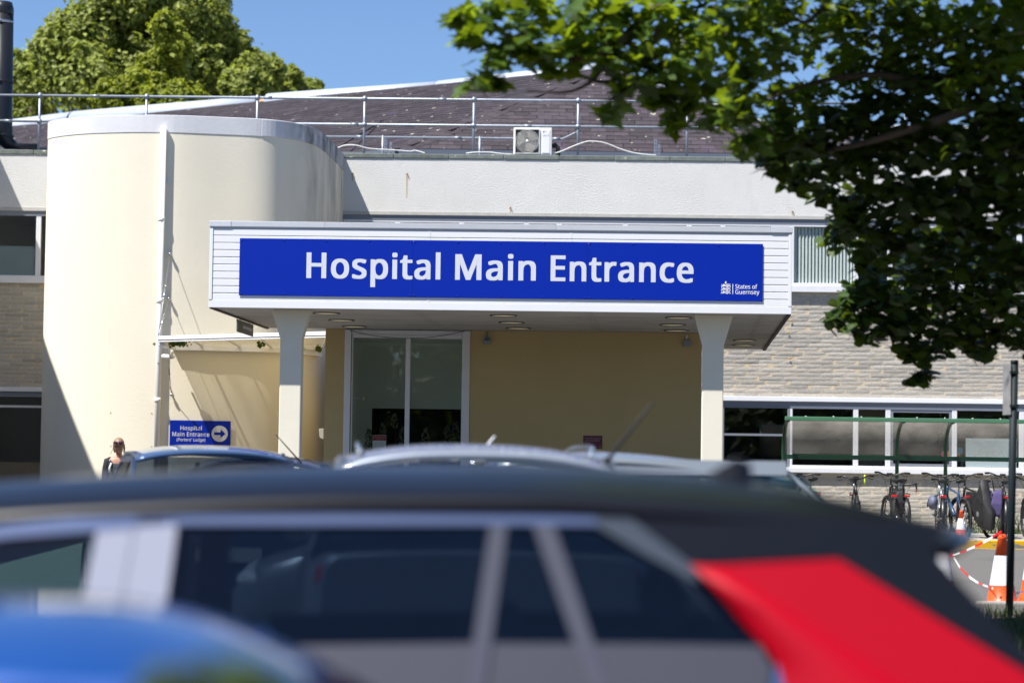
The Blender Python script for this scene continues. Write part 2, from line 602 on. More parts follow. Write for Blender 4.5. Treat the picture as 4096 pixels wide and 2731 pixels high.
def thing(name, label, cat, loc=(0, 0, 0), rz=0.0, group=None):
    o = bpy.data.objects.new(name, None)
    o.empty_display_size = 0.2
    COL.objects.link(o)
    o.location = loc
    o.rotation_euler = (0, 0, rz)
    tag(o, label, cat, group)
    return o


def dup(o, loc=None, rz=None, label=None, parent=None):
    """Copy of a thing with copies of its parts and sub-parts, sharing meshes."""
    c = o.copy()
    COL.objects.link(c)
    if parent is not None:
        c.parent = parent
    if loc is not None:
        c.location = loc
    if rz is not None:
        c.rotation_euler = (o.rotation_euler.x, o.rotation_euler.y, rz)
    if label:
        c['label'] = label
    for ch in list(o.children):
        dup(ch, parent=c)
    return c


class Frame:
    """Local coordinates of a turned thing: at(px, py, y) gives local (x, z) where the ray of a photograph pixel meets local plane y."""

    def __init__(self, loc, rz):
        self.loc, self.rz = Vector(loc), rz
        self.inv = Matrix.Rotation(-rz, 3, 'Z')

    def at(self, px, py, y=0.0):
        o = self.inv @ (CAM - self.loc)
        d = self.inv @ ray(px, py)
        p = o + d * ((y - o.y) / d.y)
        return p.x, p.z

    def x(self, px, py, y=0.0):
        return self.at(px, py, y)[0]

    def z(self, px, py, y=0.0):
        return self.at(px, py, y)[1]

    def local(self, p):
        return self.inv @ (Vector(p) - self.loc)


def glyph_mesh(text, height, width=None, bold=0.0, boldy=0.0, spacing=0.0, caps=480.0):
    """Flat lettering in the x-z plane facing -y, baseline at z = 0, left edge at x = 0; bold thickens the strokes."""
    s = height / caps
    items = []
    x = 0.0
    for ch in text:
        adv, loops = GLYPHS[ch]
        for lp in loops:
            items.append([(x + float(a.split(',')[0]), float(a.split(',')[1])) for a in lp.split()])
        x += adv + spacing
    cu = bpy.data.curves.new('lettering', 'CURVE')
    cu.dimensions = '2D'
    cu.fill_mode = 'BOTH'
    for it in items:
        sp = cu.splines.new('POLY')
        sp.points.add(len(it) - 1)
        for p, q in zip(sp.points, it):
            p.co = (q[0], q[1], 0, 1)
        sp.use_cyclic_u = True
    o = bpy.data.objects.new('lettering', cu)
    me = o.to_mesh()
    vs = [v.co.copy() for v in me.vertices]
    fs = [tuple(p.vertices) for p in me.polygons]
    o.to_mesh_clear()
    bpy.data.objects.remove(o)
    bpy.data.curves.remove(cu)
    xs = [v.x for v in vs]
    x0, x1 = min(xs), max(xs)
    sx = s if width is None else width / (x1 - x0 + 2 * bold)
    mb = MB()
    shifts = [(0, 0)]
    if bold:
        shifts = [(a * bold, b * boldy) for a in (-1, -0.33, 0.33, 1) for b in (-1, 1)]
    for k, (ax, ay) in enumerate(shifts):
        mb.add([((v.x - x0 + bold + ax) * sx, -0.00012 * k, (v.y + ay) * s) for v in vs], fs)
    return mb


def resample(pts, n):
    """Catmull-Rom through 2-D or 3-D points, n samples per span."""
    P = [Vector(p) for p in pts]
    out = []
    for i in range(len(P) - 1):
        a, b, c, d = P[max(i - 1, 0)], P[i], P[i + 1], P[min(i + 2, len(P) - 1)]
        for k in range(n):
            t = k / n
            out.append(0.5 * ((2 * b) + (c - a) * t + (2 * a - 5 * b + 4 * c - d) * t * t + (3 * b - a - 3 * c + d) * t ** 3))
    out.append(P[-1])
    return out
GLYPHS = {
 ' ': (175, []),
 "'": (151, ['44,480 107,480 94,306 57,306']),
 '(': (201, ['126,480 181,480 153,436 129,390 110,340 97,289 89,238 87,185 89,133 97,82 110,32 129,-17 152,-63 181,-106 126,-106 95,-65 70,-20 51,28 37,79 30,131 27,184 30,238 37,291 51,342 70,391 95,437']),
 ')': (201, ['20,480 76,480 107,437 132,391 151,342 164,291 172,238 175,184 172,131 164,79 151,28 132,-20 107,-65 76,-106 21,-106 49,-63 73,-17 91,32 104,82 112,133 115,185 112,238 104,289 91,340 73,390 49,436']),
 'E': (373, ['65,0 65,480 333,480 333,426 126,426 126,277 321,277 321,224 126,224 126,53 333,53 333,0']),
 'G': (489, ['289,486 316,485 341,483 366,479 389,473 411,466 433,458 410,406 392,413 373,419 352,425 331,430 309,432 286,433 233,427 188,410 152,381 125,343 109,296 104,240 106,203 112,169 123,139 137,112 157,89 181,70 210,57 245,48 285,46 305,46 323,47 338,49 353,51 366,54 379,57 379,199 273,199 273,253 439,253 439,18 413,10 387,4 361,-1 333,-4 303,-6 271,-7 224,-3 182,7 145,23 114,46 88,74 67,108 53,148 44,191 41,240 44,288 54,331 71,370 93,404 121,433 155,456 195,473 240,483']),
 'H': (498, ['65,480 126,480 126,277 371,277 371,480 432,480 432,0 371,0 371,224 126,224 126,0 65,0']),
 'L': (352, ['65,480 126,480 126,54 335,54 335,0 65,0']),
 'M': (609, ['65,0 65,480 154,480 302,87 455,480 544,480 544,0 484,0 484,295 484,318 485,341 486,364 487,385 488,404 489,420 326,0 277,0 119,420 117,405 119,386 120,364 120,340 121,316 121,291 121,0']),
 'P': (406, ['65,0 65,480 192,480 249,475 295,463 329,443 353,415 367,380 372,338 370,313 364,288 354,264 340,243 320,224 294,208 263,196 225,189 181,187 126,187 126,0', '187,428 126,428 126,238 174,238 216,241 250,248 276,261 295,279 306,304 310,336 306,364 296,387 280,405 257,418 225,425']),
 'S': (369, ['193,486 219,485 243,483 266,479 287,473 307,467 326,459 307,408 290,414 272,420 253,426 233,430 213,432 192,433 165,431 142,425 124,414 112,400 104,383 101,363 103,348 106,335 111,323 120,313 131,303 144,294 161,285 182,276 206,267 233,256 257,245 278,233 296,221 310,207 322,191 330,173 335,152 337,128 332,89 317,56 291,29 256,9 215,-3 166,-7 140,-6 115,-4 91,-1 70,4 51,9 34,16 34,74 52,67 72,60 94,54 119,50 143,47 169,46 201,48 228,55 249,66 265,82 274,101 277,123 276,138 272,151 267,163 258,173 247,183 232,192 214,202 191,212 164,222 126,238 96,256 72,276 54,300 44,329 40,364 42,388 49,410 60,429 74,446 92,460 114,471 138,480 165,485']),
 'T': (373, ['7,480 366,480 366,426 217,426 217,0 156,0 156,426 7,426']),
 'a': (377, ['193,366 233,363 266,353 291,337 308,314 319,283 322,245 322,0 279,0 268,51 249,33 233,19 216,7 196,0 173,-5 144,-7 114,-4 86,5 63,19 45,40 34,67 31,100 36,133 50,161 73,183 106,200 150,210 203,215 265,217 265,238 262,265 256,286 245,301 230,311 212,316 190,318 172,317 154,315 136,310 120,304 104,298 89,291 71,335 87,343 106,350 126,357 148,362 170,365', '264,176 211,174 171,170 140,163 118,152 103,138 95,121 92,99 94,81 100,66 110,55 124,47 140,43 158,41 187,44 212,52 234,66 251,86 261,112 264,144']),
 'b': (413, ['57,510 116,510 116,386 116,371 116,357 115,344 114,331 114,321 113,312 128,327 142,339 158,351 178,359 201,364 228,366 269,361 305,345 335,319 358,283 372,237 376,180 372,123 358,77 335,40 305,14 269,-1 228,-7 201,-5 178,0 158,9 142,20 128,32 116,46 111,46 99,0 57,0', '218,317 183,313 157,302 138,284 126,258 119,224 116,182 119,138 126,105 138,78 157,58 184,46 219,42 248,46 273,58 291,78 304,105 312,139 315,181 304,256 272,302']),
 'c': (322, ['206,367 224,366 241,364 259,361 275,357 288,352 300,347 282,298 271,302 258,306 244,310 230,313 217,314 204,315 145,300 110,254 98,179 101,139 110,105 124,79 144,60 170,48 201,44 220,45 237,47 253,50 267,55 281,60 294,65 294,13 282,7 268,2 254,-2 239,-4 221,-6 201,-7 171,-5 143,2 117,13 93,28 74,48 58,73 46,103 39,138 37,178 39,220 47,256 59,286 76,311 96,332 119,347 146,358 174,365']),
 'd': (413, ['297,510 356,510 356,0 308,0 300,48 285,34 271,21 254,9 234,0 211,-5 185,-7 143,-2 107,14 77,40 55,76 41,123 37,179 41,236 55,283 78,319 108,346 144,361 185,367 211,365 234,360 254,351 270,340 285,328 297,314 301,314 300,320 300,329 299,339 298,350 297,359 297,367', '193,318 164,313 140,301 122,280 109,252 101,218 98,178 101,138 109,105 122,78 141,58 165,46 194,42 228,46 255,56 274,74 287,98 295,129 298,168 298,179 295,220 288,254 275,282 256,302 229,314']),
 'e': (379, ['196,367 226,364 252,358 276,347 296,331 313,312 327,290 337,264 343,235 345,204 345,169 98,169 102,131 113,100 129,76 152,58 180,47 213,44 235,44 255,46 274,50 292,55 310,61 328,69 328,17 310,9 292,4 274,-1 255,-4 234,-6 210,-7 177,-4 147,3 120,14 96,30 75,51 59,76 47,106 39,140 37,177 39,215 46,249 57,279 72,305 90,326 112,344 138,357 166,364', '195,318 169,315 147,306 129,291 114,271 105,245 99,216 283,216 280,244 273,269 262,290 245,306 223,315']),
 'f': (231, ['190,514 204,513 217,512 229,510 241,507 251,505 260,502 244,455 237,458 229,460 220,462 210,464 201,465 191,465 173,463 158,457 147,446 139,430 134,409 132,383 132,360 223,360 223,314 132,314 132,0 73,0 73,314 10,314 10,342 73,362 73,383 77,425 87,458 104,483 127,500 156,510']),
 'g': (413, ['185,367 208,365 229,361 249,353 267,343 283,329 298,312 309,360 356,360 356,-6 352,-53 338,-92 317,-122 286,-144 245,-157 195,-161 145,-159 102,-151 65,-138 65,-84 103,-100 148,-109 198,-112 227,-109 251,-100 271,-85 286,-65 295,-40 298,-11 298,3 298,10 298,17 298,27 299,36 299,43 300,48 268,17 231,-1 185,-7 142,-1 106,15 76,42 54,79 41,125 37,179 41,233 54,278 76,316 106,344 142,361', '193,317 165,313 142,301 123,281 109,254 101,220 98,179 101,138 109,104 123,77 141,57 165,46 194,42 227,45 253,55 273,71 287,94 295,126 298,165 298,179 295,224 287,259 273,285 252,303 226,313']),
 'h': (415, ['57,510 116,510 116,361 116,343 115,326 113,310 117,310 130,327 146,341 164,352 185,360 206,364 229,366 269,363 302,352 328,335 346,310 357,276 361,234 361,0 302,0 302,230 293,278 266,307 222,317 186,313 158,302 139,283 126,257 119,225 116,186 116,0 57,0']),
 'i': (173, ['87,495 96,494 104,491 111,486 117,479 120,469 122,457 120,446 117,436 111,429 104,424 96,421 87,420 78,421 70,424 62,429 57,436 54,446 52,457 54,469 57,479 62,486 70,491 78,494', '57,360 116,360 116,0 57,0']),
 'k': (359, ['57,510 116,510 116,244 115,236 115,226 115,216 114,204 114,194 113,185 119,189 123,195 128,201 133,208 138,214 144,221 149,228 154,234 158,238 273,360 343,360 197,206 353,0 281,0 156,168 116,132 116,0 57,0']),
 'l': (173, ['57,510 116,510 116,0 57,0']),
 'm': (628, ['223,367 273,360 310,340 333,306 350,325 366,340 386,352 407,360 429,365 452,367 489,363 520,353 543,335 560,310 570,277 574,234 574,0 515,0 515,232 507,279 483,308 442,317 410,314 385,304 367,287 355,264 347,234 345,199 345,0 286,0 286,232 278,279 253,308 212,317 180,313 155,302 137,283 125,258 118,226 116,187 116,0 57,0 57,360 105,360 113,311 117,311 129,328 144,342 162,353 182,361 202,365']),
 'n': (415, ['230,367 270,363 302,353 328,335 346,310 357,277 361,234 361,0 302,0 302,230 293,278 266,307 222,317 186,313 158,302 139,283 126,258 119,226 116,187 116,0 57,0 57,360 105,360 113,311 117,311 130,328 146,342 165,353 186,361 208,365']),
 'o': (406, ['204,367 236,364 264,357 290,345 314,328 333,307 349,282 361,252 368,218 370,181 365,126 350,79 325,42 291,15 250,-1 202,-7 172,-4 143,3 117,15 94,32 75,53 58,79 46,109 39,143 37,181 42,236 57,282 82,318 116,345 156,361', '203,317 169,313 143,301 123,281 109,253 101,220 98,181 101,141 109,107 123,80 143,59 170,46 203,42 237,46 263,59 283,80 298,107 306,141 309,181 306,220 298,253 283,281 263,301 236,313']),
 'p': (413, ['228,367 270,362 305,346 335,320 358,284 372,238 376,181 372,124 358,78 335,41 305,14 269,-1 228,-7 202,-5 179,0 159,9 142,20 128,32 116,46 112,46 113,37 114,28 115,17 116,6 116,-4 116,-13 116,-161 57,-161 57,360 105,360 113,311 128,326 142,339 158,351 178,360 201,365', '248,313 218,317 185,314 159,303 140,286 127,262 119,231 116,192 116,181 119,140 126,106 138,78 157,58 184,46 219,42 240,44 258,50 273,60 286,74 296,90 305,110 310,132 314,155 315,181 312,220 304,253 291,280 272,301']),
 'r': (277, ['225,367 232,367 239,366 247,366 254,365 261,364 267,363 260,308 254,310 248,311 241,312 234,312 227,313 221,313 203,311 186,306 169,298 154,286 141,272 131,256 123,236 118,215 116,192 116,0 57,0 57,360 105,360 112,294 128,313 143,330 160,345 179,357 201,364']),
 's': (322, ['169,367 191,366 211,364 231,360 249,355 267,350 284,343 264,296 248,301 233,307 216,312 200,315 183,318 165,318 143,317 124,313 110,307 99,298 93,287 91,275 92,265 95,257 99,249 107,243 116,236 129,229 144,222 162,215 183,206 205,198 225,189 242,180 257,170 269,159 279,147 286,133 290,118 291,99 287,67 274,41 253,20 224,5 189,-4 148,-7 124,-6 102,-4 83,-1 66,4 50,9 35,16 35,70 50,63 68,56 87,50 107,45 128,42 149,41 176,43 198,47 214,55 225,66 232,79 234,94 234,103 231,111 227,118 221,125 212,133 200,140 186,147 168,155 146,164 124,173 104,182 86,191 71,200 58,211 48,223 40,237 36,253 34,271 38,299 51,323 72,342 99,356 132,364']),
 't': (242, ['86,443 121,443 121,360 225,360 225,314 121,314 121,106 123,86 128,70 137,57 148,49 162,43 177,42 186,42 196,43 205,44 214,46 221,47 228,49 228,4 221,1 212,-1 201,-4 189,-5 178,-6 167,-7 149,-6 132,-2 115,3 100,11 87,22 77,37 68,55 63,78 62,105 62,314 11,314 11,343 62,366']),
 'u': (415, ['53,360 113,360 113,128 122,81 148,52 193,42 229,46 256,57 276,76 289,102 296,134 299,173 299,360 358,360 358,0 310,0 301,48 285,31 269,17 250,6 229,-1 207,-5 184,-7 144,-3 111,7 86,25 68,49 57,83 53,124']),
 'y': (343, ['1,360 64,360 142,155 148,137 154,120 160,104 165,88 169,72 172,57 178,69 182,84 187,101 193,119 199,137 206,156 279,360 343,360 187,-50 174,-81 157,-108 139,-131 116,-148 89,-158 56,-161 46,-161 37,-160 28,-160 21,-158 14,-157 7,-156 7,-109 13,-110 19,-111 25,-111 32,-112 40,-113 47,-113 66,-111 83,-105 97,-95 108,-82 118,-67 127,-49 146,-1']),
}


# ------------------------------------------------------------------ ground
PHI = -0.0242
FB = Frame((0, 44, 0), PHI)       # main wall of the hospital
FC = Frame((0, 30.0, 0), PHI)     # front face of the entrance canopy
FF = Frame((0, 34.25, 0), PHI)    # front of the foyer under the canopy

g = MB()
ys = [-60, -20, 0, 8, 14, 20, 26, 32, 38, 38.2, 60, 120, 400]
for a, b in zip(ys[:-1], ys[1:]):
    g.add([(-250, a, gz(a)), (250, a, gz(a)), (250, b, gz(b)), (-250, b, gz(b))], [(0, 1, 2, 3)])
tag(g.build('car_park_ground', 'asphalt'), kind='structure')

KERB_Y = 38.1
KX0, KX1 = 5.2, 16.0
pv = MB()
pv.box(KX0, KX1, KERB_Y + 0.16, 44.2, 0.3, 0.585)
pavement = tag(pv.build('pavement', 'paving'), kind='structure')
kx = KX0
while kx < KX1:
    k = MB().box(kx + 0.004, kx + 0.906, KERB_Y, KERB_Y + 0.155, 0.35, 0.59)
    o = k.build('kerb_stone', 'kerb_yellow', pavement, bevel=0.012)
    kx += 0.91
yl = MB()
for yy in (37.55, 37.75):
    yl.add([(KX0, yy, gz(yy) + 0.004), (KX1, yy, gz(yy) + 0.004), (KX1, yy + 0.07, gz(yy + 0.07) + 0.004), (KX0, yy + 0.07, gz(yy + 0.07) + 0.004)], [(0, 1, 2, 3)])
tag(yl.build('road_marking_lines', 'yellow_paint'), kind='structure')

# verge at the lower right with its broken kerb
VY0, VY1, VX0, VX1 = 12.0, 23.0, 3.55, 12.0
vg = MB()
NV = 14
vg.grid(lambda u, v: (VX0 + u * (VX1 - VX0), VY0 + v * (VY1 - VY0), gz(VY0 + v * (VY1 - VY0)) + 0.05 + 0.03 * math.sin(9 * u + 5 * v)), 10, 14)
verge = tag(vg.build('verge_ground', 'soil'), kind='structure')
gx = VX0
ki = 0
while gx < VX1:
    w = 0.9 if ki != 1 else 0.55
    yj = VY1 + (0.0, 0.10, -0.05, 0.04)[ki % 4]
    zj = gz(VY1)
    kb = MB().box(gx + 0.01, gx + w - 0.02, yj, yj + 0.16, zj - 0.1, zj + 0.12 + 0.02 * (ki % 2))
    kb.build('kerb_stone', 'kerb', verge, bevel=0.02)
    gx += w + (0.25 if ki == 1 else 0.01)
    ki += 1
ky = VY0
while ky < VY1 - 0.5:
    zj = gz(ky)
    MB().box(VX0 - 0.15, VX0 - 0.01, ky + 0.01, ky + 0.89, zj - 0.1, zj + 0.13).build('kerb_stone', 'kerb', verge, bevel=0.02)
    ky += 0.9
gr = MB()
for i in range(16000):
    x = VX0 + random.random() ** 1.4 * (VX1 - VX0)
    y = VY0 + random.random() ** 0.7 * (VY1 - VY0 - 0.1)
    h = random.uniform(0.05, 0.16)
    a = random.random() * 6.28
    dx, dy = math.cos(a) * 0.008, math.sin(a) * 0.008
    lx, ly = random.gauss(0, 0.04), random.gauss(0, 0.04)
    z = gz(y) + 0.03
    gr.add([(x - dx, y - dy, z), (x + dx, y + dy, z), (x + lx, y + ly, z + h)], [(0, 1, 2)])
tag(gr.build('grass', 'grass_blade', fix=False), kind='stuff')

# weeds along the foot of the wall behind the bicycles
wd = MB()
for i in range(900):
    x = random.uniform(5.0, 11.5)
    y = random.uniform(43.2, 43.9) - 0.024 * x
    h = random.uniform(0.05, 0.30) * (0.5 + 0.8 * (math.sin(x * 3.1) > 0))
    a = random.random() * 6.28
    dx, dy = math.cos(a) * 0.02, math.sin(a) * 0.02
    lx, ly = random.gauss(0, 0.08), random.gauss(0, 0.06)
    wd.add([(x - dx, y - dy, 0.585), (x + dx, y + dy, 0.585), (x + lx + dx, y + ly, 0.585 + h * 0.7), (x + lx * 1.6, y + ly * 1.4, 0.585 + h)], [(0, 1, 2), (1, 3, 2)])
tag(wd.build('weeds', 'grass_blade', fix=False), kind='stuff')

# ------------------------------------------------------------------ hospital main block
hosp = thing('hospital_building', 'long low hospital block with white rendered parapet over split stone walling and strip windows', 'building', FB.loc, PHI)
XL, XR = FB.x(-500, 1400), FB.x(4900, 1400)
XTL, XTR = FB.x(330, 1000) , FB.x(1372, 700)
zc0, zc1 = FB.z(1382, 632), FB.z(1377, 613)           # coping
zf0 = FB.z(2000, 864)                                  # foot of the rendered parapet
zs0, zs1 = FB.z(3172, 1168), FB.z(3172, 1139)         # sill of the upper windows
zb0 = FB.z(2893, 1584)                                 # foot of the stone walling
zw0 = FB.z(2893, 1601.5)                               # foot of the white band below it
zl0, zl1 = FB.z(3400, 1892), FB.z(3400, 1872)         # sill of the lower windows
GB = 0.3

mb = MB()
mb.box(XL, XTL, 0, 0.3, zf0 + 0.06, zc0)
mb.box(XTR - 0.4, XR, 0, 0.3, zf0 + 0.06, zc0)
parapet = mb.build('parapet_wall', 'white_render', hosp)
mb = MB()
mb.box(XL, XTL, -0.012, 0.29, zf0, zf0 + 0.058)
mb.box(XTR - 0.4, XR, -0.012, 0.29, zf0, zf0 + 0.058)
mb.build('drip_band', 'grey_trim', hosp)
for a, b, off in ((XL, XTL, 0.2), (XTR, XR, 0.09)):
    x = a - off
    while x < b:
        MB().box(max(x, a) + 0.003, min(x + 1.012, b) - 0.003, -0.014 - random.uniform(0, 0.005), 0.36, zc0, zc1 + random.uniform(-0.004, 0.004)).build('coping_stone', 'coping_stone', parapet, bevel=0.012)
        x += 1.012
for i, (px, py) in enumerate(((1410, 692), (1628, 694), (2041, 829), (3170, 845))):
    x, z = FB.at(px, py)
    r = MB().tube([(x, 0.0, z), (x + 0.004, -0.035, z - 0.012)], 0.010, 6)
    r.build('rusty_stub', 'rust', parapet)
    s = MB()
    w = 0.018
    ln = (0.14, 0.45, 0.10, 0.08)[i]
    s.add([(x - w, -0.0015, z), (x + w, -0.0015, z), (x + w * 0.6, -0.0015, z - ln), (x - w * 0.4, -0.0015, z - ln)], [(0, 1, 2, 3)])
    s.build('rust_stain', 'rust_wash', parapet)

# flat roof edge and wall core
mb = MB()
mb.box(XL, XR, 0.3, 2.6, zc0 - 0.25, zc0 - 0.02)
mb.build('flat_roof', 'lead', hosp)
mb = MB()
mb.box(XL, XTL, 0.053, 0.3, zb0, zs0 - 0.002)
mb.box(XTR - 0.4, XR, 0.053, 0.3, zb0, zs0 - 0.002)
mb.box(XL, XTL, 0.053, 0.3, GB, zl0 - 0.002)
mb.box(FB.x(2700, 1800), XR, 0.053, 0.3, GB, zl0 - 0.002)
stone_wall = mb.build('stone_wall', 'mortar', hosp)

# split stone walling: 440 x 65 blocks, joints recessed
def block_mesh(L, var, seed):
    r = random.Random(seed)
    m = MB()
    n = 5
    H = 0.066
    vs = []
    for j, z in enumerate((0.0, H * 0.5, H)):
        for i in range(n + 1):
            edge = i in (0, n)
            y = -0.002 if edge else -0.026 - r.uniform(0, 0.008)
            if j != 1 and not edge:
                y = -0.010 - r.uniform(0, 0.006)
            vs.append((i / n * L, y * 0.17 + 0.052, z + (0 if edge else r.uniform(-0.002, 0.002))))
    fs = []
    for j in range(2):
        for i in range(n):
            a = j * (n + 1) + i
            fs.append((a, a + 1, a + n + 2, a + n + 1))
    k = len(vs)
    vs += [(0, 0.09, 0), (L, 0.09, 0), (L, 0.09, H), (0, 0.09, H)]
    fs += [(k, k + 1, n, 0)[::-1], (2 * (n + 1), 2 * (n + 1) + n, k + 2, k + 3)[::-1], (0, n + 1, 2 * (n + 1), k + 3, k), (n, k + 1, k + 2, 2 * (n + 1) + n, n + 1 + n)]
    return vs, fs

VARS = {}
for L in (0.44, 0.215):
    for v in range(4):
        vs, fs = block_mesh(L, v, int(L * 1000) + v)
        for mt in range(3):
            me = MB().add(vs, fs).mesh('brick', 'walling_stone_%d' % mt)
            bm = bmesh.new(); bm.from_mesh(me); bmesh.ops.recalc_face_normals(bm, faces=bm.faces); bm.to_mesh(me); bm.free()
            VARS[(L, v, mt)] = (me, vs, fs)
PITCHZ = 0.0746
cells = []
def courses(x0, x1, z0, z1, pri):
    n = int(round((z1 - z0) / PITCHZ))
    p = (z1 - z0) / n
    for r in range(n):
        z = z0 + r * p
        off = 0.225 * (r % 2) + (0.112 if r % 7 == 3 else 0)
        x = x0 - off
        while x < x1:
            L = 0.44
            a, b = max(x, x0), min(x + L, x1)
            if b - a > 0.05:
                cells.append((pri(a, z), a, b, z))
            x += 0.45
cx_r0 = FB.x(2806, 1500)
# visible courses first; what the maple hides comes last
courses(cx_r0 - 0.3, XR, zb0 + 0.004, zs0 - 0.004, lambda x, z: 0 if (x < FB.x(3330, 1300) or (z < FB.z(3500, 1440) and x < FB.x(4030, 1500))) else 2)
courses(FB.x(3140, 1900), XR, GB, zl0 - 0.004, lambda x, z: 1 if (x < FB.x(4120, 1900) and z > 0.62) else 3)
courses(XL, XTL + 0.05, zb0 + 0.004, zs0 - 0.004, lambda x, z: 0 if x > FB.x(-30, 1300) else 3)
cells.sort(key=lambda c: c[0])
rest = [MB(), MB(), MB()]
nb = 0
for pr, a, b, z in cells:
    full = abs((b - a) - 0.44) < 0.01
    L = 0.44 if (b - a) > 0.26 else 0.215
    v = random.randrange(4)
    mt = random.choice((0, 0, 0, 1, 1, 2))
    me, vs, fs = VARS[(L, v, mt)]
    sc = (b - a) / L
    jz = random.uniform(-0.0015, 0.0015)
    if nb < 300 and pr <= 1:
        o = link('brick', me, stone_wall)
        o.location = (a, random.uniform(-0.004, 0.003), z + jz)
        o.scale = (sc, 1, 1)
        nb += 1
    else:
        dy = random.uniform(-0.004, 0.003)
        rest[mt].add([(a + p[0] * sc, p[1] + dy, z + p[2] + jz) for p in vs], fs)
for mt in range(3):
    if rest[mt].v:
        tag(rest[mt].build('brick_courses', 'walling_stone_%d' % mt, stone_wall), kind='stuff')
for px, py in ((3163, 1282), (3152, 1330), (3157, 1434)):
    x, z = FB.at(px, py, 0.02)
    MB().ball((x, 0.022, z), (0.022, 0.006, 0.018), 7, 4).build('lichen_spot', 'lichen', stone_wall)

MB().box(XL, XTL, -0.03, 0.3, zw0, zb0 + 0.002).build('white_band', 'upvc', hosp, bevel=0.004)
MB().box(cx_r0 + 0.25, XR, -0.03, 0.3, zw0, zb0 + 0.002).build('white_band', 'upvc', hosp, bevel=0.004)
mb = MB()
mb.box(XL, XTL, -0.035, 0.25, zs0, zs1 - 0.01)
mb.box(XTR - 0.4, XR, -0.035, 0.25, zs0, zs1 - 0.01)
mb.build('upper_sill', 'window_white', hosp, bevel=0.006)
mb = MB()
mb.box(FB.x(2960, 1900), XR, -0.035, 0.25, zl0, zl1)
mb.build('lower_sill', 'window_white', hosp, bevel=0.006)
mb = MB()
zh1 = zf0
mb.box(XL, XTL, 0.012, 0.1, zf0 - 0.09, zf0)
mb.box(XTR - 0.4, XR, 0.012, 0.1, zf0 - 0.09, zf0)
mb.box(XL, XTL, 0.008, 0.1, zw0 - 0.08, zw0)
mb.box(cx_r0 + 0.1, XR, 0.008, 0.1, zw0 - 0.08, zw0)
mb.build('window_head', 'window_grey', hosp)


def window(x0, x1, z0, z1, y=0.018, mat='window_white', fr=0.045, transom=None, open_grey=False, parent=hosp, glassmat='window_glass', depth=0.07):
    f = MB()
    f.box(x0, x1, y, y + depth, z1 - fr, z1)
    f.box(x0, x1, y, y + depth, z0, z0 + fr)
    f.box(x0, x0 + fr, y, y + depth, z0 + fr, z1 - fr)
    f.box(x1 - fr, x1, y, y + depth, z0 + fr, z1 - fr)
    w = f.build('window', mat, parent, bevel=0.005)
    if transom:
        MB().box(x0 + fr, x1 - fr, y + 0.004, y + depth - 0.004, transom - 0.02, transom + 0.02).build('transom', mat, w)
    if open_grey:
        s = MB()
        i = fr + 0.004
        t = 0.045
        s.box(x0 + i, x1 - i, y + 0.008, y + 0.05, z1 - i - t, z1 - i)
        s.box(x0 + i, x1 - i, y + 0.008, y + 0.05, z0 + i, z0 + i + t)
        s.box(x0 + i, x0 + i + t, y + 0.008, y + 0.05, z0 + i + t, z1 - i - t)
        s.box(x1 - i - t, x1 - i, y + 0.008, y + 0.05, z0 + i + t, z1 - i - t)
        s.build('sash', 'window_grey', w, bevel=0.004)
    g = MB()
    g.box(x0 + fr * 0.6, x1 - fr * 0.6, y + 0.035, y + 0.041, z0 + fr * 0.6, z1 - fr * 0.6)
    g.build('pane', glassmat, w)
    return w

zut = zf0 - 0.09
ux = [FB.x(p, 1000, 0.1) for p in (1372, 1590, 1845, 2105, 2235, 2500, 2755, 2890, 3165, 3422, 3558, 3812, 4075, 4340, 4600)]
uwin = []
for a, b in zip(ux[:-1], ux[1:]):
    uwin.append(window(a, b, zs1 - 0.01, zut))
ulx = [FB.x(p, 1000, 0.1) for p in (-400, -130, 156, 300)]
for a, b in zip(ulx[:-1], ulx[1:]):
    w = window(a, b, FB.z(60, 1112, 0.1), FB.z(60, 852, 0.1))
    if a == ulx[1]:
        zf = FB.z(60, 986, 0.14)
        MB().box(a + 0.03, b - 0.04, 0.066, 0.069, FB.z(60, 1112, 0.1) + 0.03, zf).build('frosted_film', 'frosted_film', w)
zlt = zw0 - 0.08
lx = [FB.x(p, 1750, 0.1) for p in (2885, 3158, 3421, 3550, 3815, 4084, 4350)]
lwin = []
for i, (a, b) in enumerate(zip(lx[:-1], lx[1:])):
    lo = zl1 if i else GB + 0.1
    lwin.append(window(a, b, lo, zlt, mat='window_grey' if i == 0 else 'window_white', open_grey=(i in (3,)), transom=(FB.z(3000, 1738, 0.1) if i == 0 else None)))
llx = [FB.x(p, 1700, 0.1) for p in (-400, -200, 300)]
for a, b in zip(llx[:-1], llx[1:]):
    window(a, b, 0.62, FB.z(60, 1575, 0.1), transom=FB.z(60, 1625, 0.1), fr=0.05)

# vertical blind behind the window to the right of the canopy
bl = MB()
x0, x1 = ux[8] + 0.05, ux[9] - 0.05
n = 17
for i in range(n):
    x = x0 + (i + 0.5) / n * (x1 - x0)
    w = (x1 - x0) / n * 0.46
    MB().add([(x - w, 0.105, zs1 + 0.02), (x + w * 0.7, 0.072, zs1 + 0.02), (x + w * 0.7, 0.072, zut - 0.05), (x - w, 0.105, zut - 0.05)], [(0, 1, 2, 3)]).build('blind_slat', 'blind_green', uwin[8])
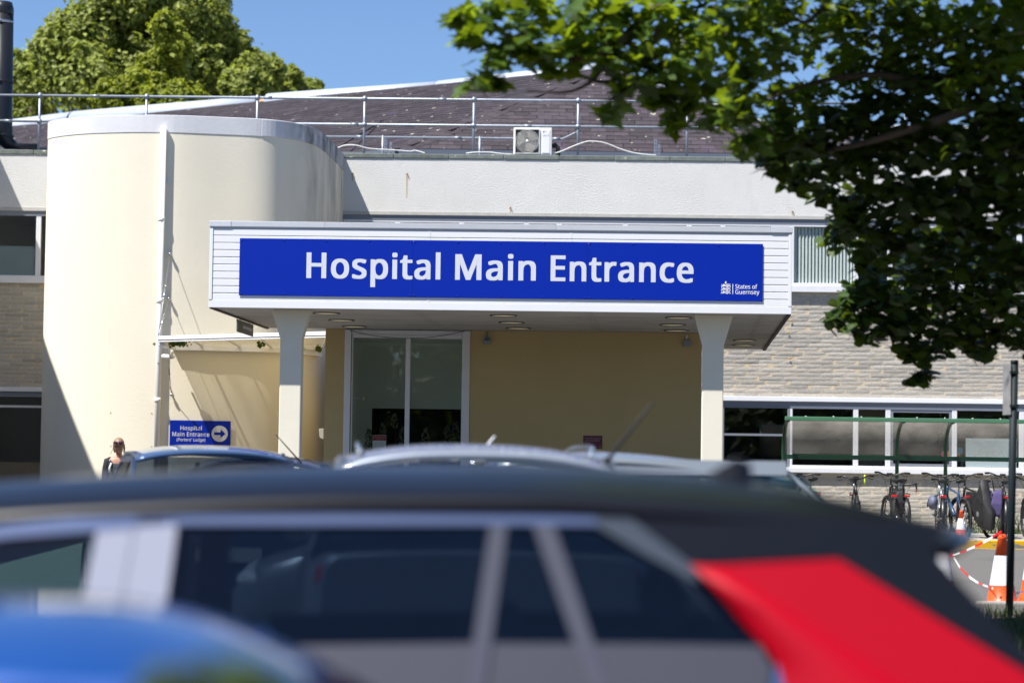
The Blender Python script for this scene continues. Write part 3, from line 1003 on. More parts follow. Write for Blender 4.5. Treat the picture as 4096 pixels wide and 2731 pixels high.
# rooms behind the glass
def room(x0, x1, z0, z1, mat, y1=1.6, name='room_lining'):
    m = MB()
    y0 = 0.13
    m.add([(x0, y0, z0), (x1, y0, z0), (x1, y1, z0), (x0, y1, z0), (x0, y0, z1), (x1, y0, z1), (x1, y1, z1), (x0, y1, z1)], [(0, 1, 2, 3), (7, 6, 5, 4), (3, 2, 6, 7), (0, 3, 7, 4), (2, 1, 5, 6)])
    return m.build(name, mat, hosp, fix=False)
for i in range(len(ux) - 1):
    room(ux[i], ux[i + 1], zs1 - 0.05, zut + 0.05, ('interior_grey', 'interior_dark', 'interior_beige', 'interior_dark')[i % 4] if i != 9 else 'interior_blue')
room(ulx[0], ulx[2], zs1 - 0.05, zut + 0.05, 'interior_beige', 2.2)
room(ulx[2], ulx[3], zs1 - 0.05, zut + 0.05, 'interior_dark', 2.2)
for i in range(len(lx) - 1):
    room(lx[i], lx[i + 1], zl0 - (0.9 if i == 0 else 0), zlt + 0.05, ('interior_dark', 'interior_dark', 'interior_beige', 'interior_dark', 'interior_grey', 'interior_grey')[i], 0.7 if i == 2 else 1.6)
room(llx[0], llx[2], 0.6, FB.z(60, 1560, 0.1), 'interior_dark', 2.0)
# noticeboard, bottle, papers and paper flowers in the lower windows
x0, z0 = FB.at(3858, 1888, 0.24)
x1, z1 = FB.at(4060, 1755, 0.24)
MB().box(x0, x1, 0.10, 0.12, z0, z1).build('window_board', 'notice_white', lwin[4])
bx, bz = FB.at(3848, 1876, 0.22)
MB().lathe([(0.001, 0), (0.033, 0.004), (0.034, 0.10), (0.012, 0.14), (0.012, 0.165), (0.001, 0.166)], (bx, 0.22, bz), 12).build('bottle', 'perspex', lwin[4])
px_, pz_ = FB.at(3560, 1872, 0.24)
MB().box(px_, px_ + 0.19, 0.22, 0.30, pz_, pz_ + 0.08).box(px_ + 0.2, px_ + 0.29, 0.22, 0.28, pz_, pz_ + 0.06).build('paper_stack', 'notice_white', lwin[3])
for k, (px, py, c) in enumerate(((3840, 1802, (0.1, 0.5, 0.7)), (3832, 1825, (0.75, 0.35, 0.02)), (3797, 1818, (0.75, 0.40, 0.02)), (3776, 1818, (0.55, 0.05, 0.12)))):
    mt = M('paper_flower_%d' % k, c, 0.7)
    x, z = FB.at(px, py, 0.15)
    fl = MB()
    for q in range(6):
        a = q * math.pi / 3
        fl.ball((x + 0.03 * math.cos(a), 0.15, z + 0.045 * math.sin(a)), (0.022, 0.003, 0.022), 6, 4)
    fl.build('paper_flower', mt.name, lwin[3] if k > 1 else lwin[4])

# ------------------------------------------------------------------ slated roof behind the parapet
EZ = 6.2 + EYE
A_ = W(2431, 274, 51.4); RZ = A_.z
R_ = WZ(-300, 538, RZ)
E_ = W(1597, 597, 46.5); EZ = E_.z
dirL = Vector((R_.x - A_.x, R_.y - A_.y, 0)).normalized()
lenL = (R_ - A_).length
E2 = E_ + dirL * (lenL * 0.9)
Rr = W(3420, 600, 46.6); Rr.z = EZ
roof_o = thing('hipped_roof', 'low hipped roof of purple slates rising behind the white parapet', 'roof', (0, 0, 0))
mb = MB()
mb.add([A_, R_, E2, E_, Rr], [(0, 1, 2, 3), (0, 3, 4)])
mb.v = [(x, y, z - 0.05) for x, y, z in mb.v]
mb.build('roof_deck', 'slate', roof_o)

def slate_plane(P0, U, V, test, count, pri=None):
    """Courses of slates from P0: U along the eave, V up the slope."""
    N = U.cross(V).normalized()
    if N.z < 0:
        N = -N
    me = MB().box(0.004, 0.296, 0, 0.30, 0, 0.009).mesh('slate', 'slate')
    rot = Matrix((U, V, N)).transposed()
    placed, rest_ = 0, MB()
    items = []
    for r in range(0, 60):
        off = 0.15 * (r % 2)
        for c in range(-70, 90):
            u, v = c * 0.30 + off, r * 0.235
            p = P0 + U * (u + 0.15) + V * (v + 0.12)
            if test(p):
                items.append((u, v))
    if pri:
        items.sort(key=pri)
    tilt = Matrix.Rotation(-0.035, 3, 'X')
    base = [Vector(v.co) for v in me.vertices]
    faces = [tuple(p.vertices) for p in me.polygons]
    for u, v in items:
        jit = Matrix.Rotation(random.gauss(0, 0.006), 3, 'Z') @ Matrix.Rotation(random.gauss(-0.03, 0.008), 3, 'X')
        lo = Vector((u + random.gauss(0, 0.002), v + random.gauss(0, 0.003), 0.012))
        if placed < count:
            o = link('slate', me, roof_o)
            o.matrix_local = (Matrix.Translation(P0 + rot @ lo) @ (rot @ jit).to_4x4())
            placed += 1
        else:
            rest_.add([P0 + rot @ (lo + jit @ b) for b in base], faces)
    if rest_.v:
        tag(rest_.build('slate_courses', 'slate', roof_o), kind='stuff')

def inside(poly):
    def t(p):
        x, y = p.x, p.y
        s = None
        for i in range(len(poly)):
            a, b = poly[i], poly[(i + 1) % len(poly)]
            c = (b.x - a.x) * (y - a.y) - (b.y - a.y) * (x - a.x)
            if s is None:
                s = c > 0
            elif (c > 0) != s:
                return False
        return True
    return t
Ux = (Rr - E_).normalized()
Vx = (A_ - E_) - Ux * (A_ - E_).dot(Ux)
slate_plane(E_, Ux, Vx.normalized(), inside([A_, E_, Rr]), 300, pri=lambda q: (q[1] > 4.2, q[0]))
Ul = dirL
Vl = (A_ - E_) - Ul * (A_ - E_).dot(Ul)
slate_plane(E_, Ul, Vl.normalized(), inside([A_, R_, E2, E_]), 0)
# white half round ridge capping in lengths
segs = [(2431, 274, 1760, 347), (1752, 350, 1077, 396.5), (1043, 404, 300, 465), (296, 466, -300, 540)]
for (x0, y0, x1, y1) in segs:
    a, b = WZ(x0, y0 + 22, RZ - 0.05), WZ(x1, y1 + 22, RZ - 0.05)
    d = (b - a).normalized()
    s = d.cross(Vector((0, 0, 1))).normalized()
    rings = []
    for t in (0, 0.5, 1):
        c = a + (b - a) * t
        rings.append([c + (s * math.cos(q) + Vector((0, 0, 1)) * math.sin(q)) * 0.26 for q in [math.pi * k / 12 for k in range(13)]] + [c - s * 0.26 - Vector((0, 0, 0.03)), c + s * 0.26 - Vector((0, 0, 0.03))])
    MB().loft(rings).build('ridge_capping', 'ridge_white', roof_o)
a = WZ(1060, 424, RZ - 0.05)
MB().ball(a, 0.19, 12, 8).build('ridge_end', 'terracotta', roof_o)
mb = MB()
mb.tube([A_ + Vector((0, 0, 0.02)), Rr + Vector((0, 0, 0.03))], 0.05, 8)
mb.build('hip_ridge', 'lead', roof_o)
p0, p1 = W(1360, 584, 46.62), WZ(1700, 402, RZ - 0.25)
mb = MB().tube([p0, p0.lerp(p1, 0.5) - Vector((0, 0.06, -0.04)), p1], 0.018, 6)
mb.build('earthing_cable', 'trim_black', roof_o)
hp_ = MB()
hs_ = (A_ - E_)
nA = Ux.cross(Vx.normalized()).normalized(); nA = nA if nA.z > 0 else -nA
nB = Ul.cross(Vl.normalized()).normalized(); nB = nB if nB.z > 0 else -nB
nh = 26
hd_ = hs_.normalized()
sA = nA.cross(hd_); sA = sA if sA.dot(Ux) > 0 else -sA
sB = nB.cross(hd_); sB = sB if sB.dot(Ul) > 0 else -sB
for k in range(nh):
    p, q = E_ + hs_ * (k / nh), E_ + hs_ * ((k + 1) / nh)
    hh_ = nA * 0.010 + nB * 0.010
    lift = (nA + nB).normalized() * 0.004
    hp_.add([p + hh_ + sA * 0.26 + lift, p + hh_ + lift, p + hh_ + sB * 0.30 + lift, q + hh_ + sB * 0.30, q + hh_, q + hh_ + sA * 0.26], [(0, 1, 4, 5), (1, 2, 3, 4)])
hp_.build('hip_slates', 'slate', roof_o, fix=False)
ev = MB()
for p, q in ((E_, Rr), (E_, E2)):
    d = (q - p).normalized()
    n = Vector((d.y, -d.x, 0)) * (1 if d.x > 0 else -1)
    ev.hexa([p + n * 0.02 - Vector((0, 0, 0.16)), q + n * 0.02 - Vector((0, 0, 0.16)), q + n * 0.14 - Vector((0, 0, 0.16)), p + n * 0.14 - Vector((0, 0, 0.16)),
             p + n * 0.02 - Vector((0, 0, 0.01)), q + n * 0.02 - Vector((0, 0, 0.01)), q + n * 0.14 - Vector((0, 0, 0.01)), p + n * 0.14 - Vector((0, 0, 0.01))])
ev.build('eaves_gutter', 'gutter_grey', roof_o)
ew = MB()
ew.box(E_.x - 12, Rr.x, E_.y + 0.1, E_.y + 0.3, zc0 - 0.3, EZ - 0.05)
ew.build('eaves_wall', 'lead', roof_o)
# second, further roof to the right, glimpsed through the leaves
roof_b = thing('slate_roof', 'farther slate roof glimpsed through the dark maple leaves', 'roof', (0, 0, 0))
q0, q1, q2, q3 = W(3180, 604, 47.5), W(4700, 640, 47.5), W(4700, 540, 52), W(3300, 522, 52)
MB().add([q0, q1, q2, q3], [(0, 1, 2, 3)]).build('roof_slope', 'slate', roof_b)
MB().tube([q3, q2], 0.14, 8).build('ridge_capping', 'ridge_white', roof_b)
MB().tube([q0, q1], 0.06, 8).build('eaves_gutter', 'gutter_grey', roof_b)

# ------------------------------------------------------------------ rounded stair tower
TZ = 5.52 + EYE
tpx = [(190, 555), (228, 546), (300, 537), (417, 530), (655, 527), (893, 536.5), (1048, 543), (1149, 553), (1250, 574), (1310, 613), (1369, 675)]
tp = [WZ(px, py, TZ) for px, py in tpx]
outline = [Vector((tp[0].x + 0.25, 44.3, 0)), Vector((tp[0].x + 0.02, 42.3, 0)), Vector((tp[0].x - 0.01, tp[0].y + 0.4, 0))] + [Vector((p.x, p.y, 0)) for p in tp]
crv = resample(outline, 6)
for _ in range(8):
    crv = [crv[0]] + [crv[i] * 0.5 + (crv[i - 1] + crv[i + 1]) * 0.25 for i in range(1, len(crv) - 1)] + [crv[-1]]
crv.append(Vector((crv[-1].x + 0.02, 44.4, 0)))
tower = thing('stair_tower', 'rounded cream rendered stair tower with weathered white band along its top', 'tower', (0, 40, 0))
crv = [p - Vector((0, 40, 0)) for p in crv]
nrm = []
for i, p in enumerate(crv):
    t = (crv[min(i + 1, len(crv) - 1)] - crv[max(i - 1, 0)]).normalized()
    nrm.append(Vector((t.y, -t.x, 0)))
mb = MB()
zs = [0.2, 1.5, 3, 4.5, 6, TZ]
mb.loft([[Vector((p.x, p.y, z)) for p in crv] for z in zs], closed=False, caps=False)
tower_wall = mb.build('tower_wall', 'cream_render', tower, fix=False)
TT = WZ(655, 452, 0).z
ztop = EYE + (1878 - 452) / FPX * tp[4].y
def band_piece(i0, i1, off=0.008):
    b = MB()
    sec = []
    for i in range(i0, i1 + 1):
        p, n_ = crv[i], nrm[i]
        o_ = p + n_ * off
        q_ = p - n_ * 0.22
        sec.append([(p.x, p.y, TZ - 0.015), (o_.x, o_.y, TZ - 0.015), (o_.x, o_.y, ztop), (q_.x, q_.y, ztop), (q_.x, q_.y, TZ - 0.015)])
    b.loft(sec, smooth=False)
    return b.build('parapet_band', 'tower_band', tower, bevel=0.012)
bx_ = min(range(len(crv)), key=lambda i: abs(crv[i].x - tp[6].x) + (crv[i].y > 1) * 5)
band_piece(4, bx_)
band_piece(bx_, len(crv) - 1, 0.012)
mb = MB()
mb.add([(p.x, p.y, TZ + 0.08) for p in crv], [tuple(range(len(crv)))])
mb.build('tower_roof', 'lead', tower)
def wall_pt(px, py):
    """Point of the tower wall seen at a pixel (height solved from the tower outline)."""
    best = None
    r_ = ray(px, py)
    for i in range(len(crv) - 1):
        a, b = crv[i] + Vector((0, 40, 0)), crv[i + 1] + Vector((0, 40, 0))
        den = r_.x * (b.y - a.y) - r_.y * (b.x - a.x)
        if abs(den) < 1e-9:
            continue
        t = (a.x * (b.y - a.y) - a.y * (b.x - a.x)) / den
        s = (r_.x * a.y - r_.y * a.x) / -den if False else None
        p = r_ * t
        k = (p.x - a.x) * (b.x - a.x) + (p.y - a.y) * (b.y - a.y)
        k /= (b - a).length_squared
        if -0.02 <= k <= 1.02 and t > 0 and (best is None or t < best):
            best = t
    return CAM + r_ * best
# downpipe
pt, pb_ = WZ(655, 505, EYE + (1878 - 505) / FPX * 39.35), None
px_top = W(655, 505, wall_pt(655, 700).y - 0.062)
dp = MB()
cx, cy = px_top.x, px_top.y - 40
dp.tube([(cx, cy, 0.3), (cx, cy, px_top.z)], 0.047, 14)
pipe = dp.build('downpipe', 'white_plastic', tower)
for py in (880, 1205, 1600):
    z = W(650, py, 39.4).z
    b = MB()
    b.lathe([(0.0475, -0.035), (0.056, -0.03), (0.056, 0.03), (0.0475, 0.035)], (cx, cy, z), 14, caps=False)
    b.box(cx - 0.02, cx + 0.02, cy + 0.04, cy + 0.10, z - 0.02, z + 0.02)
    b.build('pipe_bracket', 'white_plastic', pipe)
b = MB()
b.box(cx + 0.02, cx + 0.09, cy + 0.03, cy + 0.12, W(660, 725, 39.3).z - 0.02, W(660, 725, 39.3).z + 0.02)
b.build('pipe_stub', 'cable_white', pipe)
MB().tube([(cx, cy - 0.03, W(640, 1450, 39).z), (cx, cy - 0.10, W(640, 1450, 39).z)], 0.01, 6).build('pipe_clip', 'steel', pipe)

# wing out of the frame on the left whose roof edge throws the slanting shade over the left windows
wing = thing('hospital_wing', 'tall rendered wing standing left of the stair tower', 'building', (0, 0, 0))
MB().box(-22, -10.43, 26, 46, 0.1, 9.0).build('wing_wall', 'white_render', wing)
MB().box(-22.1, -10.37, 25.9, 46, 9.0, 9.12).build('wing_coping', 'coping_stone', wing)

# ------------------------------------------------------------------ railing on the parapet
rail = thing('roof_railing', 'galvanised tube safety railing along the flat roof edge', 'railing', FB.loc, PHI)
RY = 0.42
zr1, zr2, zr3 = FB.z(1400, 395, RY), FB.z(1400, 498, RY), FB.z(1450, 547, 1.3)
r = 0.024
pxs = [(-260, 350), (160, 375), (587, 383), (1030, 386), (1459, 395), (1896, 399), (2313, 403), (2748, 500), (3180, 500), (3620, 500), (4060, 500), (4500, 500)]
for px, py in pxs:
    x = FB.x(px, py, RY)
    p = MB().tube([(x, RY, zc0 - 0.1), (x, RY, zr1 + 0.05)], r, 10)
    post = p.build('railing_post', 'galvanised', rail)
    for z in (zr1, zr2):
        MB().lathe([(0.034, -0.045), (0.034, 0.045)], (x, RY, z), 10, axis='x').lathe([(0.033, -0.04), (0.033, 0.04)], (x, RY, z), 10).build('tube_clamp', 'galvanised', post)
    MB().lathe([(0.032, 0), (0.032, 0.09)], (x, RY, zc1 - 0.05), 10).build('post_socket', 'galvanised', post)
for nm, z, jx in (('top_rail', zr1, (380, 1070, 1768, 2460, 3150)), ('middle_rail', zr2, (32, 1418, 2110, 2800, 3500))):
    t = MB().tube([(XL + 1, RY, z), (XR - 1, RY, z)], r, 10)
    o = t.build(nm, 'galvanised', rail)
    for px in jx:
        x = FB.x(px, 500, RY)
        MB().lathe([(0.030, -0.075), (0.030, 0.075)], (x, RY, z), 10, axis='x').build('sleeve', 'galvanised', o)
y3 = 1.35
xa, xb = FB.x(1240, 545, y3), FB.x(2250, 560, y3)
lt = MB().tube([(xa, y3, zr3), (xb, y3, zr3), (FB.x(2318, 556, RY), RY + 0.02, zr3 + 0.02)], r * 0.9, 10).build('lower_rail', 'galvanised', rail)
for px in (1440, 1830, 2225):
    x = FB.x(px, 545, y3)
    MB().lathe([(0.032, -0.07), (0.032, 0.07)], (x, y3, zr3), 10, axis='x').build('sleeve', 'galvanised', lt)
for px in (1531, 1919):
    x = FB.x(px, 570, y3)
    MB().tube([(x, y3, zc0 - 0.1), (x, y3, zr3 + 0.03)], r, 10).build('short_post', 'galvanised', rail)

def slotted(px, h, w, nm_label, py=612):
    """Perforated steel angle upright standing on the parapet."""
    x = FB.x(px, py, 0.3)
    b = thing('slotted_upright', nm_label, 'bracket', FB.loc, PHI)
    m = MB().box(x, x + w, 0.30, 0.306, zc1, zc1 + h).box(x, x + 0.006, 0.306, 0.36, zc1, zc1 + h)
    m.build('steel_angle', 'galvanised', b)
    hh = MB()
    k = 0.05
    while k < h - 0.03:
        hh.box(x + w * 0.4, x + w * 0.7, 0.296, 0.301, zc1 + k, zc1 + k + 0.018)
        k += 0.062
    hh.build('slots', 'dark_hole', b)
    return b
slotted(1536, 0.33, 0.050, 'taller slotted steel upright standing left on the parapet below the railing', 613)
slotted(1558, 0.26, 0.045, 'shorter slotted steel upright beside the taller left one on the parapet', 613)
slotted(2616, 0.35, 0.050, 'taller slotted steel upright on the parapet right of the air conditioner', 622)
slotted(2631, 0.26, 0.045, 'shorter slotted steel upright in the right pair on the parapet', 622)

def cable(pts, label, rad=0.012):
    path = [Vector((*FB.at(px, py, y), y)) for px, py, y in pts]
    path = [Vector((p.x, p.z, p.y)) for p in path]
    o = MB().tube(resample(path, 6), rad, 6).build('roof_cable', 'cable_white', None)
    o.location = FB.loc
    o.rotation_euler = (0, 0, PHI)
    tag(o, label, 'cable')
cable([(1352, 592, 0.3), (1380, 582, 0.25), (1425, 582, 0.2), (1480, 595, 0.2), (1580, 601, 0.2), (1640, 606, 0.2), (1662, 603, 0.2), (1700, 613, 0.15)], 'pale cable looping over the parapet beside the stair tower')
cable([(1865, 614, 0.1), (1900, 610, 0.05), (1960, 610, 0.05), (2000, 615, 0.02), (2040, 617, 0.03), (2050, 618, 0.05)], 'pale cable lying on the coping left of the air conditioner')
cable([(2207, 616, 0.05), (2240, 608, 0.08), (2300, 583, 0.1), (2340, 569, 0.1), (2370, 566, 0.1), (2420, 573, 0.1), (2480, 596, 0.1), (2530, 611, 0.1), (2575, 618, 0.1), (2625, 622, 0.12)], 'white cable arching away from the right of the air conditioner', 0.014)

# ------------------------------------------------------------------ air conditioner on the parapet
ax0, az0 = FB.at(2053, 619, 0.0)
ax1, az1 = FB.at(2208, 512, 0.0)
AW, AH = ax1 - ax0, az1 - az0
az0 = zc1 + 0.005
acu = thing('air_conditioner', 'white air conditioning condenser with round fan grille standing on the parapet', 'air conditioner', FB.loc, PHI)
MB().box(ax0, ax1, 0.0, 0.30, az0, az0 + AH).build('casing', 'white_plastic', acu, bevel=0.012)
fx, fz = FB.at(2109, 566, 0.0)
fr_ = 0.205
gf = MB()
gx0, gx1, gz0, gz1 = fx - 0.215, fx + 0.215, fz - 0.215, fz + 0.215
MB().box(gx0, gx1, -0.004, 0.002, gz0, gz1).build('fan_recess', 'interior_dark', acu)
fanb = MB()
for k in range(3):
    a0 = k * 2 * math.pi / 3 + 0.4
    pts = [(fx + 0.04 * math.cos(a0), -0.010, fz + 0.04 * math.sin(a0))]
    for q in range(7):
        aa = a0 + q / 6 * 1.25
        pts.append((fx + 0.185 * math.cos(aa), -0.009 - 0.004 * q / 6, fz + 0.185 * math.sin(aa)))
    fanb.add(pts, [tuple(range(len(pts)))])
fanb.build('fan', 'interior_beige', acu)
gr_ = MB()
for k in range(1, 9):
    R = k * 0.0262
    ring = [(fx + R * math.cos(q), -0.018, fz + R * math.sin(q)) for q in [2 * math.pi * i / 40 for i in range(40)]]
    gr_.tube(ring, 0.0036, 5, closed=True)
for k in range(6):
    q = k * math.pi / 3 + 0.3
    gr_.tube([(fx + 0.03 * math.cos(q), -0.019, fz + 0.03 * math.sin(q)), (fx + 0.21 * math.cos(q), -0.019, fz + 0.21 * math.sin(q))], 0.002, 5)
gr_.box(gx0 - 0.01, gx1 + 0.01, -0.022, -0.002, gz1, gz1 + 0.012).box(gx0 - 0.01, gx1 + 0.01, -0.022, -0.002, gz0 - 0.012, gz0)
gr_.box(gx0 - 0.012, gx0, -0.022, -0.002, gz0, gz1).box(gx1, gx1 + 0.012, -0.022, -0.002, gz0, gz1)
gr_.build('fan_grille', 'white_plastic', acu)
MB().lathe([(0.001, -0.028), (0.028, -0.026), (0.028, -0.016)], (fx, 0, fz), 16, axis='y').build('fan_hub', 'white_plastic', acu)
sx0, sz0 = FB.at(2167, 613, 0)
sx1, sz1 = FB.at(2200, 521, 0)
MB().box(sx0, sx1, -0.008, 0.0, az0 + 0.03, az0 + AH - 0.04).build('side_panel', 'white_plastic', acu, bevel=0.006)
MB().box(sx0 + 0.02, sx0 + 0.035, -0.0095, -0.008, sz1 - 0.05, sz1 - 0.02).box(sx0 + 0.03, sx0 + 0.07, -0.0095, -0.008, sz1 - 0.03, sz1 - 0.024).build('maker_badge', 'red_print', acu)
MB().box(sx0 + 0.015, sx0 + 0.08, -0.0095, -0.008, sz1 - 0.115, sz1 - 0.09).box(sx0 + 0.10, sx0 + 0.125, -0.0095, -0.008, sz1 - 0.115, sz1 - 0.085).build('rating_label', 'flashing', acu)
dx, dz = FB.at(2225, 600, 0.1)
MB().tube([(ax1, 0.12, az0 + 0.17), (ax1 + 0.06, 0.12, az0 + 0.20), (ax1 + 0.11, 0.12, az0 + 0.15), (ax1 + 0.12, 0.12, az0 + 0.0)], 0.045, 10).build('duct', 'trim_black', acu)

# ------------------------------------------------------------------ black flue at the left edge
fl = thing('flue_pipe', 'black steel flue pipe rising at the left edge of the roof', 'flue', (0, 0, 0))
D = 46.0
def fp(px, py):
    return W(px, py, D)
b0, b1 = fp(2, 575), fp(8, 30)
cx_, R_f = fp(2, 300).x, 0.22
tube = MB().tube([fp(150, 587), fp(70, 586), fp(35, 575), fp(12, 545), fp(3, 500), fp(8, 60)], [0.055, 0.06, 0.13, 0.2, R_f, R_f], 20)
tube.build('flue_body', 'flue_black', fl)
for py in (90, 330, 545):
    p = fp(5, py)
    MB().lathe([(R_f + 0.001, -0.03), (R_f + 0.018, -0.02), (R_f + 0.018, 0.02), (R_f + 0.001, 0.03)], p, 20, caps=False).build('joint_ring', 'flue_black' if py != 90 else 'steel', fl)
MB().lathe([(R_f, 0), (R_f + 0.004, 0.02), (R_f + 0.004, 0.12), (R_f * 0.85, 0.24), (0.02, 0.26)], fp(8, 60), 20).build('flue_cap', 'flue_black', fl)


# ------------------------------------------------------------------ entrance canopy
SH = 0.0437
can = thing('entrance_canopy', 'big flat entrance canopy clad in white horizontal boards carried on two flared columns', 'canopy', FC.loc, PHI)
kx0, kz_top = FC.at(841, 884)
kx1 = FC.x(3167, 1080)
kz_bot = FC.z(840, 1229.5)
z_l = [FC.z(856, p) for p in (904, 910.4)]
boards_top = FC.z(856, 910.4)
boards_bot = FC.z(852, 1198.4)
NBRD = 10
bp = (boards_top - boards_bot) / NBRD
CD = 8.37
CL = 4.22                         # the left part stops at the foyer front
for i in range(NBRD):
    z1 = boards_top - i * bp
    m = MB()
    x0, x1 = kx0 + 0.045, kx1 - 0.045
    z0 = z1 - bp
    # shiplap: flat face, small scooped step at the top
    sec = [(0.03, z0 + 0.001), (0.0, z0 + 0.001), (0.0, z1 - 0.014), (0.007, z1 - 0.009), (0.016, z1 - 0.007), (0.016, z1 - 0.0005), (0.03, z1 - 0.0005)]
    m.loft([[(x, y, z) for y, z in sec] for x in (x0, x1)], smooth=False)
    o = m.build('cladding_board', 'upvc', can)
    for px in ((1719, 2285) if i in (0, 1, 9) else (1724, 2280)):
        xx = FC.x(px + (i % 3 - 1) * 1, 1000)
        MB().box(xx - 0.008, xx + 0.008, -0.003, 0.004, z0 + 0.004, z1 - 0.015).build('board_joint', 'upvc', o)
MB().box(kx0, kx1, -0.004, 0.03, kz_bot, boards_bot - 0.002).build('bottom_board', 'upvc', can, bevel=0.004)
MB().box(kx0 + 0.001, kx1 - 0.001, -0.003, 0.03, boards_top + 0.002, kz_top - 0.04).build('top_board', 'upvc', can)
for a, b in ((kx0, kx0 + 0.042), (kx1 - 0.042, kx1)):
    MB().box(a, b, -0.008, 0.03, boards_bot - 0.001, boards_top + 0.001).build('corner_trim', 'upvc', can, bevel=0.004)
fj = [kx0 - 0.008, FC.x(926, 893), FC.x(1300, 895), FC.x(2225, 900), FC.x(3084, 905), kx1 + 0.012]
for i, (a, b) in enumerate(zip(fj[:-1], fj[1:])):
    d = 0.004 if i in (0, 4) else 0
    MB().box(a, b - 0.002, -0.014 - d, 0.10, kz_top - 0.068, kz_top + (0.006 if i == 4 else 0)).build('flashing_strip', 'flashing', can, bevel=0.003)
# sides, top and soffit follow the skewed line of the canopy
sd = MB(SH)
sd.box(kx0, kx0 + 0.03, 0.032, CL, kz_bot + 0.004, kz_top - 0.03)
sd.box(kx1 - 0.03, kx1, 0.032, CD, kz_bot + 0.004, kz_top - 0.03)
sd.box(kx0 + 0.03, FC.x(1300, 1400, CL) - SH * CL, CL - 0.03, CL, kz_bot + 0.004, kz_top - 0.03)
sd.box(kx0 + 3.0, kx1 - 0.03, CD - 0.03, CD, kz_bot + 0.004, kz_top - 0.03)
sd.build('side_cladding', 'upvc', can)
XP = FC.x(1300, 1400, CL) - SH * CL
MB(SH).box(kx0 + 0.032, XP, 0.032, CL - 0.031, kz_top - 0.10, kz_top - 0.04).box(XP + 0.002, kx1 - 0.032, 0.032, CD - 0.031, kz_top - 0.10, kz_top - 0.04).build('canopy_roof', 'lead', can)
MB(SH).box(kx0 + 0.032, XP, 0.034, CL - 0.031, kz_bot + 0.05, kz_bot + 0.15).box(XP + 0.002, kx1 - 0.032, 0.034, CD - 0.031, kz_bot + 0.05, kz_bot + 0.15).build('canopy_deck', 'soffit', can)
sj = [kx0 + 0.032, XP, FC.x(1657, 1240), FC.x(2352, 1247), FC.x(3050, 1250), kx1 - 0.032]
yj = [0.034, 1.7, CL - 0.03, 6.3, CD - 0.031]
for i in range(5):
    for j in range(2 if i == 0 else 4):
        m = MB(SH)
        a, b = sj[i] + 0.0025, sj[i + 1] - 0.0025
        m.box(a, b, yj[j] + 0.002, yj[j + 1] - 0.002, kz_bot + 0.006, kz_bot + 0.03)
        o = m.build('soffit_panel', 'soffit', can)
        s = MB(SH)
        yy = yj[j] + 0.10
        while yy < yj[j + 1]:
            for q in ((a + 0.035), (b - 0.035)):
                s.lathe([(0.010, kz_bot + 0.0045), (0.010, kz_bot + 0.007)], (q, yy, 0), 6)
            yy += 0.30
        s.build('screws', 'trim_black', o)
MB(SH).box(kx0 + 0.005, kx0 + 0.05, 0.04, CL, kz_bot - 0.012, kz_bot + 0.004).build('edge_trim', 'trim_black', can)
MB(SH).box(kx1 - 0.05, kx1 - 0.005, 0.04, CD, kz_bot - 0.012, kz_bot + 0.004).build('edge_trim', 'trim_black', can)
for px, py in ((1306, 1253), (2014, 1262), (2715, 1271), (1366, 1281), (2046, 1290), (2690, 1299), (1418, 1306), (2074, 1313), (2706, 1322), (2979, 1361), (2974, 1380)):
    p = WZ(px, py, kz_bot)
    q = FC.local(p)
    l = MB()
    l.lathe([(0.15, kz_bot - 0.002), (0.172, kz_bot - 0.008), (0.178, kz_bot + 0.006), (0.13, kz_bot + 0.006)], (q.x, q.y, 0), 24, caps=False)
    ring = l.build('ceiling_light', 'bronze_light', can)
    MB().lathe([(0.001, kz_bot - 0.004), (0.150, kz_bot - 0.003), (0.150, kz_bot + 0.004)], (q.x, q.y, 0), 24).build('diffuser', 'lamp_diffuser', ring)

def column(tl, tr, sl, sr, ytop, yshaft):
    y0 = 0.33
    w = 0.18
    zt = kz_bot + 0.008
    zs = FC.z((sl + sr) / 2, yshaft, y0)
    xa, xb = FC.x(tl, ytop, y0), FC.x(tr, ytop, y0)
    xc, xd = FC.x(sl, yshaft, y0), FC.x(sr, yshaft, y0)
    zb = 0.3
    m = MB()
    def ring(a, b, z):
        return [(a, y0, z), (b, y0, z), (b + SH * w, y0 + w, z), (a + SH * w, y0 + w, z)]
    m.loft([ring(xc, xd, zb), ring(xc, xd, zs), ring(xa, xb, zt)], smooth=False)
    c = m.build('flared_column', 'column_paint', can, bevel=0.012)
    return c
column(1084, 1242, 1121, 1207, 1243, 1356)
column(2776, 2933, 2809, 2895, 1262, 1383)

# ------------------------------------------------------------------ the big blue sign on the canopy
sg = thing('entrance_sign', 'long blue board reading Hospital Main Entrance in large white letters', 'sign', FC.loc, PHI)
bx0, bz1 = FC.at(960, 953)
bx1 = FC.x(3051, 1080)
bz0 = FC.z(955, 1181.5)
ysg = -0.014
xj = [bx0, FC.x(1652, 1070), FC.x(2352, 1075), bx1]
for i in range(3):
    pn = MB().box(xj[i] + 0.0006, xj[i + 1] - 0.0006, ysg, -0.009, bz0, bz1).build('sign_panel', 'sign_blue', sg, bevel=0.002)
    rv = MB()
    for k in range(5):
        x = xj[i] + 0.022 + (xj[i + 1] - xj[i] - 0.044) * k / 4
        for z in (bz0 + 0.022, bz1 - 0.022):
            rv.lathe([(0.010, -0.0), (0.008, -0.005), (0.001, -0.007)], (x, ysg, z), 8, axis='y')
    rv.build('rivets', 'sign_blue', pn)
def on_board(mb, name, mat, x, z, parent=sg):
    o = mb.build(name, mat, parent, fix=False)
    o.location = (x, ysg - 0.0012, z)
    return o
def baseline(px0, py0, px1, py1):
    return FC.at(px0, py0, ysg), FC.at(px1, py1, ysg)
